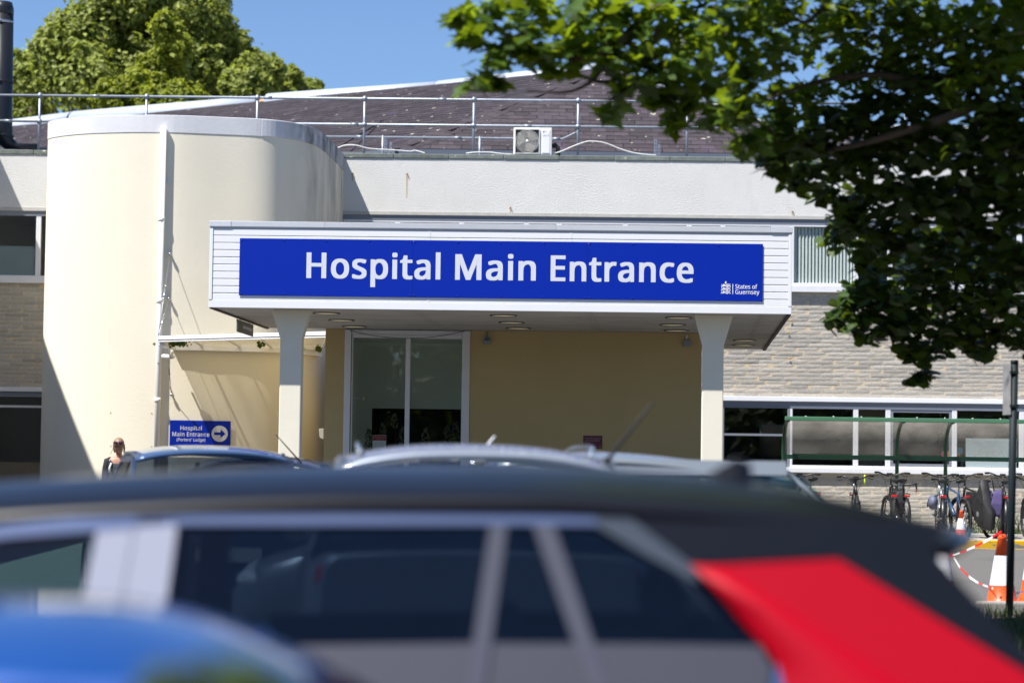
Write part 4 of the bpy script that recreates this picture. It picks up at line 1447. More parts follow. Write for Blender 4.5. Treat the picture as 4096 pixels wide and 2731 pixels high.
words = (('Hospital', 1225, 1111.5, 1761, 1118), ('Main', 1820, 1118.5, 2143, 1122.5), ('Entrance', 2202, 1124, 2774, 1130))
caph = FC.z(1225, 1010, ysg) - FC.z(1225, 1111.5, ysg)
for wd_, a, ya, b, yb in words:
    (xa, za), (xb, zb_) = baseline(a, ya, b, yb)
    m = glyph_mesh(wd_, caph / 1.03, xb - xa, bold=19, boldy=9, spacing=30)
    on_board(m, 'lettering', 'sign_white', xa, (za + zb_) / 2 + caph * 0.015)
# government crest and name in small print
for t, px0, py0, px1, hpx in (('States of', 2941, 1154.5, 3029, 17), ('Guernsey', 2941, 1176, 3037.5, 17)):
    xa, za = FC.at(px0, py0, ysg)
    xb, _ = FC.at(px1, py0, ysg)
    hh = FC.z(px0, py0 - hpx, ysg) - za
    on_board(glyph_mesh(t, hh, xb - xa, bold=3, boldy=2, spacing=4), 'small_lettering', 'sign_print_white', xa, za)
u = FC.x(2941, 1150, ysg) - FC.x(2940, 1150, ysg)      # one photo pixel on the board
def crest_pt(rx, ry):
    return FC.at(2840 + rx / 11.2, 1100 + ry / 11.2, ysg - 0.001)
cr = MB()
def stroke(pts, w):
    P = resample([Vector((*crest_pt(*p), 0)) for p in pts], 5)
    L_, R2 = [], []
    for i, p in enumerate(P):
        t = (P[min(i + 1, len(P) - 1)] - P[max(i - 1, 0)]).normalized()
        n = Vector((-t.y, t.x, 0)) * w * u / 11.2 * 0.5
        L_.append((p.x + n.x, 0, p.y + n.y))
        R2.append((p.x - n.x, 0, p.y - n.y))
    k = len(P)
    z = -0.00008 * (len(cr.f) % 40)
    cr.add([(a, z, c) for a, _, c in L_] + [(a, z, c) for a, _, c in R2], [(i, i + 1, k + i + 1, k + i) for i in range(k - 1)])
for dy in (0, 152, 303):
    o_ = -8 * dy / 303
    s = lambda pts: [(x + o_, y + dy) for x, y in pts]
    stroke(s([(525, 408), (545, 450), (590, 480)]), 26)
    stroke(s([(500, 515), (560, 505), (620, 500), (680, 490), (740, 465), (800, 478), (850, 490)]), 34)
    stroke(s([(500, 490), (535, 510)]), 22)
    stroke(s([(605, 405), (625, 450), (640, 500)]), 44)
    stroke(s([(610, 420), (665, 440), (620, 480)]), 24)
    stroke(s([(690, 440), (720, 412), (800, 408), (912, 412)]), 18)
    stroke(s([(760, 445), (880, 445), (895, 470), (840, 480)]), 16)
    stroke(s([(720, 525), (770, 520), (812, 530)]), 30)
    stroke(s([(850, 490), (905, 495), (905, 540)]), 26)
stroke([(705, 285), (690, 325), (705, 385)], 26)
stroke([(705, 285), (722, 325), (705, 385)], 26)
stroke([(665, 355), (705, 345), (750, 352)], 30)
cr_o = cr.build('crest', 'sign_print_white', sg, fix=False)
cr_o.location = (0, ysg - 0.0012, 0)
x, z0 = crest_pt(1018, 860)
_, z1 = crest_pt(1022, 405)
MB().add([(x - 1.2 * u, ysg - 0.0013, z0), (x + 1.2 * u, ysg - 0.0013, z0), (x + 1.2 * u, ysg - 0.0013, z1), (x - 1.2 * u, ysg - 0.0013, z1)], [(0, 1, 2, 3)]).build('divider_line', 'sign_print_white', sg)

# grey sign hanging under the left edge of the canopy
hs = thing('hanging_sign', 'small grey panel hanging edge on under the left side of the canopy', 'sign', FC.loc, PHI)
hx = kx0 + 0.02
m = MB(SH)
zt = kz_bot - 0.025
m.box(hx, hx + 0.012, 1.82, 3.05, zt - 0.165, zt)
m.build('sign_panel', 'sign_back', hs)
h = MB(SH)
for y in (2.05, 2.72):
    h.box(hx + 0.003, hx + 0.009, y, y + 0.02, zt, kz_bot + 0.004)
h.build('hanger', 'trim_black', hs)
MB(SH).box(hx + 0.0125, hx + 0.0135, 2.25, 2.95, zt - 0.10, zt - 0.06).build('faded_lettering', 'paper', hs)

# ------------------------------------------------------------------ foyer wall under the canopy
foy = thing('entrance_foyer', 'shaded ochre rendered foyer wall under the canopy with a tall white window', 'building', FF.loc, PHI)
fz1 = kz_bot + 0.006
fz0 = 0.2
p0, p1 = FF.x(1300, 1500), FF.x(1377, 1500)
w0, w1 = p1, FF.x(1879, 1500)
e1 = FF.x(2806, 1500)
MB().box(w1, e1, 0, 0.3, fz0, fz1 - 0.002).build('foyer_wall', 'foyer_render', foy)
MB().box(e1 - 0.3, e1 - 0.002, 0.302, 9.7, fz0, fz1 - 0.002).build('return_wall', 'foyer_render', foy)
MB().box(p0, p1, -0.02, 0.5, fz0, fz1 - 0.002).build('foyer_pier', 'foyer_render', foy)
MB().box(p0 + 0.01, p0 + 0.2, 0.51, 9.0, fz0, fz1 - 0.002).build('return_wall', 'foyer_render', foy)
m = MB()
Y = 0.02
fzt = fz1 - 0.01
jw = FF.x(1403, 1500) - p1
m.box(w0, w0 + jw, Y - 0.05, Y + 0.12, fz0, fzt)
m.box(w1 - 0.11, w1, Y - 0.05, Y + 0.12, fz0, fzt)
m.box(w0 + jw, w1 - 0.11, Y - 0.03, Y + 0.12, fzt - 0.06, fzt)
frame = m.build('window_frame', 'window_white', foy, bevel=0.008)
gx = [FF.x(1405, 1500), FF.x(1621, 1500), FF.x(1640, 1500), FF.x(1852, 1500)]
m = MB()
m.box(gx[0], gx[0] + 0.02, Y, Y + 0.07, fz0, fzt - 0.062)
m.box(gx[1], gx[2], Y - 0.01, Y + 0.07, fz0, fzt - 0.062)
m.box(gx[3] - 0.02, gx[3], Y, Y + 0.07, fz0, fzt - 0.062)
m.box(gx[0] + 0.02, gx[1], Y, Y + 0.07, fzt - 0.11, fzt - 0.062)
m.box(gx[2], gx[3] - 0.02, Y, Y + 0.07, fzt - 0.115, fzt - 0.062)
m.box(gx[0] + 0.02, gx[1], Y, Y + 0.07, fz0, fz0 + 0.25)
m.box(gx[2], gx[3] - 0.02, Y, Y + 0.07, fz0, fz0 + 0.25)
m.build('mullion', 'window_white', frame, bevel=0.005)
for a, b in ((gx[0] + 0.018, gx[1] + 0.004), (gx[2] - 0.004, gx[3] - 0.018)):
    MB().box(a, b, Y + 0.03, Y + 0.036, fz0 + 0.24, fzt - 0.108).build('pane', 'window_glass', frame)
# room behind: pale wall with a dark counter opening
oy = 1.5
ox0, oz1 = FF.at(1487, 1632, oy)
rx0, rx1 = gx[0] - 0.15, gx[3] + 0.35
m = MB()
m.box(rx0, rx1, oy, oy + 0.1, oz1, fzt - 0.1)
m.box(rx0, ox0, oy, oy + 0.1, fz0, oz1)
m.box(rx0 - 0.1, rx0, 0.3, oy + 0.1, fz0, fzt)
m.box(rx1, rx1 + 0.1, 0.3, oy + 0.1, fz0, fzt)
m.box(rx0 - 0.1, rx1 + 0.1, 0.3, oy + 0.1, fzt - 0.1, fzt)
m.build('room_lining', 'interior_pale', foy)
m = MB()
m.box(ox0 - 0.02, rx1 + 0.1, oy + 0.9, oy + 1.0, fz0, oz1)
m.box(rx0 - 0.1, rx1 + 0.1, oy + 0.11, oy + 0.9, oz1, oz1 + 0.05)
m.box(ox0 - 0.1, ox0 - 0.02, oy + 0.11, oy + 0.9, fz0, oz1)
m.box(rx1 + 0.1, rx1 + 0.2, 0.3, oy + 0.9, fz0, oz1)
m.build('counter_recess', 'interior_dark', foy)
m = MB()
m.box(rx0, rx1, 0.32, oy - 0.02, fz0, 1.2)
m.build('window_ledge', 'interior_grey', foy)
m = MB()
x, z = FF.at(1450, 1592, 0.4)
m.tube([(rx0, 0.4, z), (x - 0.05, 0.4, z)], 0.012, 6).lathe([(0.001, -0.03), (0.03, -0.02), (0.03, 0.02), (0.001, 0.03)], (x, 0.4, z), 12, axis='y')
m.build('wall_hook', 'white_plastic', foy)
m = MB()
pts = []
for k in range(13):
    t = k / 12
    px = 1400 + t * 458
    pts.append(Vector((*FF.at(px, 1322 + 30 * (1 - (2 * t - 1) ** 2) + 2 * t, -0.04), 0)))
m.tube([(p.x, -0.04, p.y) for p in pts], 0.004, 5)
m.build('drooping_wire', 'trim_black', foy)

# flower stalks on the ledge inside the window
def flower_spray(px, pytop, pybot, y, label, seed):
    r = random.Random(seed)
    t = thing('flower_spray', label, 'plant', FF.loc, PHI, 'artificial flower sprays on the window ledge')
    x, z1 = FF.at(px, pytop, y)
    _, z0 = FF.at(px, pybot, y)
    st = MB()
    path = [(x + 0.03 * r.uniform(-1, 1), y, 1.2), (x + 0.02 * r.uniform(-1, 1), y, (z0 + z1) / 2), (x, y, z1)]
    st.tube(resample(path, 4), 0.004, 5)
    st.build('stem', 'shrub_leaf', t)
    bl_ = MB()
    n = int((z1 - z0) / 0.018)
    for k in range(n):
        z = z1 - k * 0.018
        for q in range(3):
            a = r.random() * 6.28
            rr = 0.018 + 0.03 * min(1, k / 6)
            c = Vector((x + rr * math.cos(a), y + rr * math.sin(a), z + r.uniform(-0.01, 0.01)))
            bl_.ball(c, (0.014, 0.010, 0.013), 6, 4)
    tag(bl_.build('blossoms', 'petal', t), kind='stuff')
    lf = MB()
    for k in range(9):
        z = 1.2 + (z0 - 1.2) * r.random() * 1.1
        a = r.random() * 6.28
        d = Vector((math.cos(a), math.sin(a) * 0.6, 0.5)) * r.uniform(0.06, 0.12)
        s = Vector((-math.sin(a), math.cos(a), 0)) * 0.022
        p = Vector((x, y, z))
        lf.add([p, p + d * 0.5 + s, p + d, p + d * 0.5 - s], [(0, 1, 2, 3)])
    lf.build('leaves', 'shrub_leaf', t, fix=False)
sp = ((1476, 1716, 1790, 'short flower spray at the far left end of the window ledge'), (1531, 1695, 1745, 'pale flower spray just above the red and white notice'), (1578, 1657, 1715, 'tallest pale flower spray behind the window'),
      (1612, 1712, 1790, 'flower spray close against the left side of the window mullion'), (1702, 1713, 1790, 'lone flower spray just right of the window mullion'), (1790, 1705, 1770, 'left one of the two sprays near the right window jamb'), (1822, 1690, 1760, 'right one of the two sprays near the right window jamb'))
for k, (px, a, b, l) in enumerate(sp):
    flower_spray(px, a, b, 0.62, l, k)

# red and white notice inside the glass
nt_ = thing('window_notice', 'red and white notice standing inside the left pane of the foyer window', 'notice', FF.loc, PHI)
x0, z1 = FF.at(1491, 1739, 0.3)
x1, z0 = FF.at(1544, 1762, 0.3)
_, zb2 = FF.at(1491, 1800, 0.3)
MB().box(x0, x1, 0.30, 0.304, zb2, z1).build('sheet', 'paper', nt_)
MB().box(x0 + 0.004, x1 - 0.004, 0.2985, 0.2995, z0, z1 - 0.004).build('red_panel', 'red_print', nt_)
lines = MB()
for q in range(3):
    zz = z1 - 0.022 - q * 0.026
    lines.box(x0 + 0.02 + 0.015 * (q > 0), x1 - 0.02 - 0.01 * (q > 0), 0.2975, 0.298, zz - 0.006, zz)
for q in range(4):
    zz = z0 - 0.03 - q * 0.022
    lines.box(x0 + 0.02, x1 - 0.03, 0.2990, 0.2996, zz - 0.004, zz)
lines.build('print_lines', 'pale_print', nt_)

# smoke-free plaque
pq = thing('smokefree_plaque', 'maroon plaque on the ochre wall saying This site is proud to be smokefree', 'sign', FF.loc, PHI)
x0, z1 = FF.at(2333, 1741)
x1, z0 = FF.at(2409, 1795)
MB().box(x0, x1, -0.006, -0.001, z0, z1).build('plate', 'maroon', pq, bevel=0.002)
for t, px, py, px1 in (('This site is proud', 2339.5, 1754.5, 2402.5), ('to be smokefree', 2339.5, 1763.5, 2399)):
    xa, za = FF.at(px, py)
    xb, _ = FF.at(px1, py)
    o = glyph_mesh(t, FF.z(px, py - 5.4) - za, xb - xa, bold=10, boldy=4, spacing=8).build('lettering', 'pale_print', pq, fix=False)
    o.location = (xa, -0.0072, za)
x, z = FF.at(2401, 1787)
MB().lathe([(0.010, 0), (0.014, 0.0)], (x, -0.0072, z), 16, axis='y', caps=False).box(x - 0.006, x + 0.006, -0.0074, -0.0072, z - 0.002, z + 0.002).build('emblem', 'pale_print', pq, fix=False)
x, z = FF.at(2342, 1787)
MB().box(x - 0.008, x + 0.008, -0.0074, -0.0072, z - 0.008, z + 0.008).box(x + 0.014, x + 0.05, -0.0074, -0.0072, z + 0.001, z + 0.004).box(x + 0.014, x + 0.045, -0.0074, -0.0072, z - 0.006, z - 0.003).build('small_print', 'pale_print', pq, fix=False)

def junction(px, py, label, tilt):
    t = thing('junction_box', label, 'junction box', FF.loc, PHI)
    x, z = FF.at(px, py)
    MB().box(x - 0.048, x + 0.048, -0.055, -0.001, z - 0.05, z + 0.045).build('box_body', 'galvanised', t, bevel=0.008)
    MB().tube([(x - 0.005 + tilt, -0.02, fz1 - 0.02), (x - 0.005, -0.02, z + 0.04)], 0.013, 8).build('conduit', 'white_plastic' if tilt == 0 else 'galvanised', t)
    if tilt:
        MB().poly([(x - 0.03, -0.058, z + 0.03), (x + 0.035, -0.058, z + 0.03), (x + 0.035, -0.10, z), (x - 0.03, -0.10, z)], (0, -0.2, -1), 0.006).build('lid', 'galvanised', t)
junction(1948, 1362, 'grey junction box with hanging lid on the wall beside the foyer window', 0.006)
junction(2747, 1371, 'plain grey junction box on the wall beside the right column', 0.0)

# ------------------------------------------------------------------ glazed awning over the porters' lodge
aw = thing('glazed_awning', 'white framed glazed awning on steel ties projecting from the cream tower', 'awning', (0, 0, 0))
AL0, AL1 = W(634, 1352, 37.9), W(1312, 1333, 36.75)
n_ = 14
bpx = [(690, 1389), (780, 1390), (880, 1392), (980, 1397), (1080, 1403), (1180, 1410), (1240, 1416), (1268, 1420)]
bk = []
for px, py in bpx:
    try:
        bk.append(wall_pt(px, py))
    except Exception:
        pass
zb_ = bk[0].z
bk = resample([(p.x, p.y, zb_) for p in bk], 4)
nb_ = len(bk)
def out_n(i):
    t = (bk[min(i + 1, nb_ - 1)] - bk[max(i - 1, 0)]).normalized()
    return Vector((t.y, -t.x, 0))
gut = MB()
gut.loft([[tuple(p + out_n(i) * 0.004 - Vector((0, 0, 0.045))), tuple(p + out_n(i) * 0.09 - Vector((0, 0, 0.045))), tuple(p + out_n(i) * 0.09 + Vector((0, 0, 0.045))), tuple(p + out_n(i) * 0.004 + Vector((0, 0, 0.045)))] for i, p in enumerate(bk)], smooth=False)
gut.build('wall_gutter', 'upvc', aw)
d = (AL1 - AL0).normalized()
nrm_ = Vector((d.y, -d.x, 0)).normalized()
up_ = Vector((0, 0, 1))
def beam(p, q, w, h, name, mat, parent=aw, drop=0.0):
    m = MB()
    dd = (q - p).normalized()
    n2 = Vector((dd.y, -dd.x, 0)).normalized() * w / 2
    u2 = up_ * h / 2
    dz = up_ * drop
    m.hexa([p - n2 - u2 - dz, q - n2 - u2 - dz, q + n2 - u2 - dz, p + n2 - u2 - dz, p - n2 + u2 - dz, q - n2 + u2 - dz, q + n2 + u2 - dz, p + n2 + u2 - dz])
    return m.build(name, mat, parent, bevel=0.004)
beam(AL0, AL1, 0.05, 0.062, 'front_beam', 'upvc')
beam(AL0 + d * 0.0 - up_ * 0.038, AL1 - up_ * 0.038, 0.035, 0.012, 'beam_gasket', 'trim_black')
beam(AL0 - up_ * 0.055, AL1 - up_ * 0.055, 0.04, 0.02, 'lower_beam', 'upvc')
b0_ = Vector((AL0.x + 0.03, bk[0].y - 0.02, zb_ + 0.03))
sheetv = MB()
backs = [bk[int(i * (nb_ - 1) / 20)] + out_n(int(i * (nb_ - 1) / 20)) * 0.05 for i in range(21)]
fronts = [AL0.lerp(AL1, i / 20) for i in range(21)]
vs = [(p.x, p.y, p.z - 0.03) for p in fronts] + [(p.x, p.y, zb_ + 0.03) for p in backs]
sheetv.add(vs, [(i, i + 1, 22 + i, 21 + i) for i in range(20)], 0, False)
sheetv.build('awning_sheet', 'awning_sheet', aw, fix=False)
for i in (4, 8, 12, 16, 20):
    beam(fronts[i] - up_ * 0.03, Vector((backs[i].x, backs[i].y, zb_ + 0.035)), 0.035, 0.03, 'glazing_bar', 'upvc')
# end bracket box and bird-sown plants
br = MB()
e0 = W(650, 1372, 37.95)
br.box(e0.x - 0.065, e0.x + 0.06, e0.y - 0.03, e0.y + 1.15, e0.z - 0.045, e0.z + 0.045)
br.build('end_bracket', 'upvc', aw, bevel=0.008)
pl = MB()
for (px, py, s, n__) in ((708, 1372, 60, 90), (690, 1367, 25, 40), (1045, 1378, 14, 18), (1272, 1396, 12, 24)):
    for k in range(n__):
        c = W(px + random.gauss(0, s * 0.5), py + random.gauss(0, 6), 38.2 if px < 800 else 37.6)
        a = random.random() * 6.28
        r_ = random.uniform(0.012, 0.035)
        pl.add([c + Vector((r_ * math.cos(a + q), random.uniform(-0.02, 0.02), r_ * math.sin(a + q))) for q in (0, 1.8, 3.4, 4.6)], [(0, 1, 2, 3)])
wds = pl.build('gutter_weeds', 'shrub_leaf', None, fix=False)
tag(wds, 'small green weeds sprouting along the glazed awning', 'weeds', kind='stuff')
# steel ties
tie0 = AL0 + Vector((-0.005, 0, 0.03))
for (px, py) in ((682, 1018), (678, 1196)):
    a = wall_pt(px, py)
    n3 = Vector((0, -0.06, 0))
    k = MB()
    k.tube([a, a + n3], 0.02, 8)
    k.ball(a + n3, 0.028, 8, 6)
    k.build('wall_anchor', 'steel', aw)
    c = MB()
    p, q = a + n3, tie0
    c.tube([p, q], 0.005, 6)
    rod = c.build('steel_tie', 'cable_steel', aw)
    t = MB()
    m0, m1 = p.lerp(q, 0.40 if py < 1100 else 0.45), p.lerp(q, 0.56 if py < 1100 else 0.68)
    t.tube([m0, p.lerp(q, 0.48 if py < 1100 else 0.56), m1], 0.013, 8)
    t.ball(m0, 0.02, 8, 6).ball(m1, 0.02, 8, 6)
    t.build('turnbuckle', 'steel', rod)
a = wall_pt(688, 1578) + Vector((0, -0.05, 0))
b = W(668, 1390, 38.9)
MB().tube([a, b], 0.005, 6).build('steel_tie', 'cable_steel', aw)
MB().tube([a.lerp(b, 0.42), a.lerp(b, 0.62)], 0.012, 8).build('turnbuckle', 'cable_steel', aw)
MB().ball(a, 0.028, 8, 6).tube([a, a + Vector((0, 0.06, 0))], 0.018, 8).build('wall_anchor', 'steel', aw)

# small white camera under the awning end
cc = thing('security_camera', 'white tubular camera on a bracket below the left end of the awning', 'camera', (0, 0, 0))
c0, c1 = W(652, 1425, 38.9), W(688, 1427, 38.75)
dd = (c1 - c0).normalized()
MB().tube([c0 - dd * 0.01, c0, c1, c1 + dd * 0.05], [0.02, 0.035, 0.037, 0.022], 12).build('camera_body', 'white_plastic', cc)
MB().tube([c1 + Vector((0, 0.02, 0.02)), W(690, 1408, 39.2)], 0.02, 8).build('camera_bracket', 'white_plastic', cc)

# blue direction sign on the lodge wall
_a, _b = wall_pt(684, 1735), wall_pt(918, 1735)
DRZ = math.atan2(_b.y - _a.y, _b.x - _a.x)
FD = Frame((_a.x, min(_a.y, wall_pt(800, 1735).y - (wall_pt(800, 1735).x - _a.x) * math.tan(DRZ)) - 0.035, 0), DRZ)
ds = thing('direction_sign', 'blue sign reading Hospital Main Entrance Porters Lodge with white arrow disc', 'sign', FD.loc, DRZ)
x0, z1 = FD.at(680, 1679.5)
x1, z0 = FD.at(921.5, 1789)
MB().box(x0, x1, 0, 0.012, z0, z1).build('sign_panel', 'sign_blue', ds, bevel=0.003)
fx = MB()
for qx in (x0 + 0.02, x1 - 0.02):
    for qz in (z0 + 0.02, z1 - 0.02):
        fx.lathe([(0.008, 0), (0.006, -0.004), (0.001, -0.005)], (qx, 0, qz), 8, axis='y')
fx.build('fixings', 'sign_blue', ds)
for t, a, ya, b, yb, capx, bd in (('Hospital', 721.5, 1719, 807, 1720, 16.5, 9), ('Main Entrance', 689, 1743.5, 837.5, 1745.5, 17, 9), ("(Porters' Lodge)", 706.5, 1763.5, 821, 1765, 12.5, 7)):
    xa, za = FD.at(a, ya)
    xb, zb2 = FD.at(b, yb)
    o = glyph_mesh(t, FD.z(a, ya - capx) - za, xb - xa, bold=bd, boldy=4, spacing=20).build('lettering', 'sign_white', ds, fix=False)
    o.location = (xa, -0.0012, (za + zb2) / 2)
cxp, czp = FD.at(878.5, 1734)
R = FD.x(911, 1734) - cxp
disc = MB().lathe([(0.0005, 0), (R, 0)], (cxp, -0.0012, czp), 40, axis='y', caps=False)
disc.build('arrow_disc', 'sign_white', ds, fix=False)
ar = [(-0.68, 0.17), (0.10, 0.17), (0.10, 0.55), (0.72, 0), (0.10, -0.55), (0.10, -0.17), (-0.68, -0.17)]
MB().add([(cxp + a * R, -0.0022, czp + b * R) for a, b in ar], [(0, 1, 5, 6), (2, 3, 4)]).build('arrow', 'sign_blue', ds, fix=False)
# old sign outline: faint raised rectangle left by an earlier board
gh = MB()
p = wall_pt(440, 1645)
q = wall_pt(612, 1790)
yy = min(p.y, q.y) - 0.006
for (px, py) in ((443, 1651), (607, 1653), (443, 1783), (607, 1786)):
    w_ = wall_pt(px, py)
    gh.lathe([(0.010, 0), (0.008, -0.006), (0.001, -0.007)], (w_.x, w_.y, w_.z), 8, axis='y')
o = gh.build('screw_plugs', 'rust', tower)
o.location = (0, -40, 0)
# grey intercom post box at the lodge corner
ib = thing('wall_lamp', 'small white angled fitting on the dark corner left of the foyer pier', 'lamp', (0, 0, 0))
c = W(1286, 1735, 38.2)
MB().hexa([c + Vector(v) for v in ((-0.03, 0, -0.06), (0.03, 0, -0.08), (0.03, 0.08, -0.08), (-0.03, 0.08, -0.06), (-0.045, 0, 0.08), (0.03, 0, 0.09), (0.03, 0.08, 0.09), (-0.045, 0.08, 0.08))]).build('fitting_body', 'white_plastic', ib, bevel=0.006)


# ------------------------------------------------------------------ cycle shelter
ST = 0.585
sh = thing('cycle_shelter', 'green steel cycle shelter with curved dirty clear roof sheets by the stone wall', 'shelter', (0, 0, 0))
def SP(px, py, d):
    return W(px, py, d)
yF, yB = 40.85, 41.6
s0 = SP(3140, 1673, yF)
s1 = Vector((14.5, yF, s0.z))
zF = s0.z
zB = SP(3600, 1830, yB).z
t = MB()
t.box(s0.x, s1.x, yF - 0.03, yF + 0.03, zF - 0.035, zF + 0.035)
t.build('front_beam', 'shelter_green_sunlit', sh, bevel=0.008)
bl2 = MB()
x = s0.x + 0.35
while x < s1.x:
    bl2.lathe([(0.012, zF + 0.035), (0.010, zF + 0.05), (0.001, zF + 0.052)], (x, yF, 0), 8)
    x += 0.47
bl2.build('beam_bolts', 'white_plastic', sh)
def arch(k):
    """0..1 from the front beam over and down to the back rail."""
    a = k * math.pi / 2
    return yF + (yB - yF) * (math.sin(a) ** 0.9), zB + (zF - 0.02 - zB) * (math.cos(a) ** 0.8)
xr0 = SP(3140, 1700, yF).x
ribs = [SP(px, 1830, yB).x for px in (3134, 3588, 3782, 4225, 4430)]
xr0 = ribs[0]
for x in ribs:
    m = MB()
    pts = [(x, *arch(k / 10)) for k in range(11)]
    pts = [Vector(p) for p in pts] + [Vector((x, yB, 0.5))]
    m.tube(pts, 0.034, 8)
    m.build('shelter_rib', 'shelter_green_backlit', sh)
rb = MB()
rb.box(xr0, s1.x, yB - 0.02, yB + 0.03, zB - 0.045, zB + 0.035)
rb.build('back_rail', 'shelter_green_backlit', sh, bevel=0.006)
for x in ribs[1:3]:
    MB().box(x - 0.09, x + 0.09, yB - 0.045, yB - 0.02, zB - 0.05, zB - 0.035).build('rail_bracket', 'trim_black', sh)
for a, b in zip(ribs[:-1], ribs[1:]):
    m = MB()
    m.grid(lambda u, v, a=a, b=b: (a + 0.02 + (b - a - 0.04) * u, arch(v)[0], arch(v)[1] + 0.045), 4, 10)
    m.build('roof_sheet', 'perspex', sh, fix=False)

# ------------------------------------------------------------------ bicycles
def make_bike(label, frame='bike_black', drop=False, basket=False, guards=True, riser=0.10, name='bicycle', step=False):
    b = thing(name, label, 'bicycle', group='bicycles under the shelter')
    R = 0.335
    rx, fx_ = -0.52, 0.54
    for x, nm in ((rx, 'rear_wheel'), (fx_, 'front_wheel')):
        w = MB()
        w.tube([(x + R * math.cos(a), 0, R + R * math.sin(a)) for a in [2 * math.pi * k / 30 for k in range(30)]], 0.025, 8, closed=True)
        o = w.build('tyre', 'tyre', None)
        wh = MB()
        wh.tube([(x + (R - 0.03) * math.cos(a), 0, R + (R - 0.03) * math.sin(a)) for a in [2 * math.pi * k / 30 for k in range(30)]], 0.010, 6, closed=True)
        wheel = wh.build(nm, 'bike_black', b)
        o.parent = wheel
        s = MB()
        for k in range(14):
            a = 2 * math.pi * k / 14
            s.tube([(x, 0.02 * (-1) ** k, R), (x + (R - 0.03) * math.cos(a), 0, R + (R - 0.03) * math.sin(a))], 0.0016, 4)
        s.tube([(x, -0.05, R), (x, 0.05, R)], 0.018, 8)
        s.build('spokes', 'steel', wheel)
    bb = Vector((-0.08, 0, 0.29))
    st = Vector((-0.24, 0, 0.80))
    ht, hb = Vector((0.35, 0, 0.86)), Vector((0.39, 0, 0.68))
    f = MB()
    f.tube([bb, st], 0.024, 8)
    f.tube([bb, hb], 0.036, 8)
    f.tube([st - Vector((0, 0, 0.05)) if not step else bb.lerp(st, 0.55), ht], 0.018, 8)
    f.tube([hb - Vector((-0.01, 0, 0.04)), ht + Vector((-0.005, 0, 0.03))], 0.023, 8)
    for s in (-1, 1):
        f.tube([bb + Vector((0, s * 0.03, 0)), (rx, s * 0.06, R)], 0.011, 6)
        f.tube([st - Vector((0, -s * 0.015, 0.05)), (rx, s * 0.06, R)], 0.009, 6)
    f.build('frame', frame, b)
    fk = MB()
    for s in (-1, 1):
        fk.tube([hb + Vector((0.01, 0, -0.05)), hb + Vector((0.02, s * 0.055, -0.08)), (fx_, s * 0.055, R)], 0.013, 8)
    fk.build('fork', frame, b)
    sp_ = MB()
    sp_.tube([st, st + Vector((-0.045, 0, 0.14))], 0.013, 8)
    sp_.build('seat_post', 'bike_silver', b)
    sd_ = MB()
    c = st + Vector((-0.05, 0, 0.165))
    rings = []
    for t_, w_, h_ in ((-0.14, 0.055, 0.02), (-0.11, 0.085, 0.028), (-0.04, 0.075, 0.028), (0.04, 0.035, 0.022), (0.12, 0.022, 0.018), (0.15, 0.010, 0.010)):
        rings.append([(c.x + t_, w_ * math.cos(a), c.z + h_ * math.sin(a) + (0.015 if t_ < -0.1 else 0)) for a in [2 * math.pi * k / 10 for k in range(10)]])
    sd_.loft(rings)
    sd_.build('saddle', 'bag_black', b)
    hbm = MB()
    stem = ht + Vector((-0.03, 0, 0.05 + riser))
    hbm.tube([ht, stem, stem + Vector((0.07, 0, 0.01))], 0.014, 8)
    hc = stem + Vector((0.07, 0, 0.01))
    if drop:
        pts = []
        for s in (1, -1):
            q = [hc + Vector((0, s * 0.0, 0)), hc + Vector((0, s * 0.19, 0)), hc + Vector((0.06, s * 0.205, 0.0)), hc + Vector((0.10, s * 0.21, -0.05)), hc + Vector((0.06, s * 0.215, -0.12)), hc + Vector((-0.04, s * 0.22, -0.13))]
            pts = q if s == 1 else q
            hbm.tube(resample(q, 4), 0.014, 8)
    else:
        q = [hc + Vector((-0.14, 0.31, 0.055)), hc + Vector((-0.05, 0.22, 0.06)), hc + Vector((0.0, 0.09, 0.015)), hc, hc + Vector((0.0, -0.09, 0.015)), hc + Vector((-0.05, -0.22, 0.06)), hc + Vector((-0.14, -0.31, 0.055))]
        hbm.tube(resample(q, 4), 0.013, 8)
    bar = hbm.build('handlebar', 'bike_black', b)
    for s in (-1, 1):
        if drop:
            MB().ball(hc + Vector((-0.045, s * 0.22, -0.13)), 0.016, 8, 6).build('bar_plug', 'reflector_red', bar)
            MB().tube([hc + Vector((0.09, s * 0.21, 0.03)), hc + Vector((0.12, s * 0.21, 0.0)), hc + Vector((0.10, s * 0.21, -0.11))], 0.011, 6).build('brake_lever', 'bike_black', bar)
        else:
            MB().tube([hc + Vector((-0.145, s * 0.315, 0.055)), hc + Vector((-0.07, s * 0.245, 0.058))], 0.019, 8).build('grip', 'tyre', bar)
            MB().tube([hc + Vector((-0.02, s * 0.20, 0.04)), hc + Vector((-0.03, s * 0.25, 0.0)), hc + Vector((-0.09, s * 0.30, -0.005))], 0.007, 6).build('brake_lever', 'bike_black', bar)
    cb = MB()
    for s in (-1, 1):
        cb.tube(resample([hc + Vector((-0.02, s * 0.19, 0.04)), hc + Vector((0.10, s * 0.14, 0.03)), hc + Vector((0.09, s * 0.05, -0.14)), hb + Vector((0.02, s * 0.02, 0.02))], 4), 0.004, 5)
    cb.build('brake_cables', 'trim_black', b)
    ck = MB()
    ck.lathe([(0.085, -0.004), (0.095, 0.0), (0.085, 0.004)], (bb.x, -0.045, bb.z), 20, axis='y')
    ck.tube([(bb.x, -0.06, bb.z), (bb.x + 0.14, -0.06, bb.z - 0.09)], 0.010, 6)
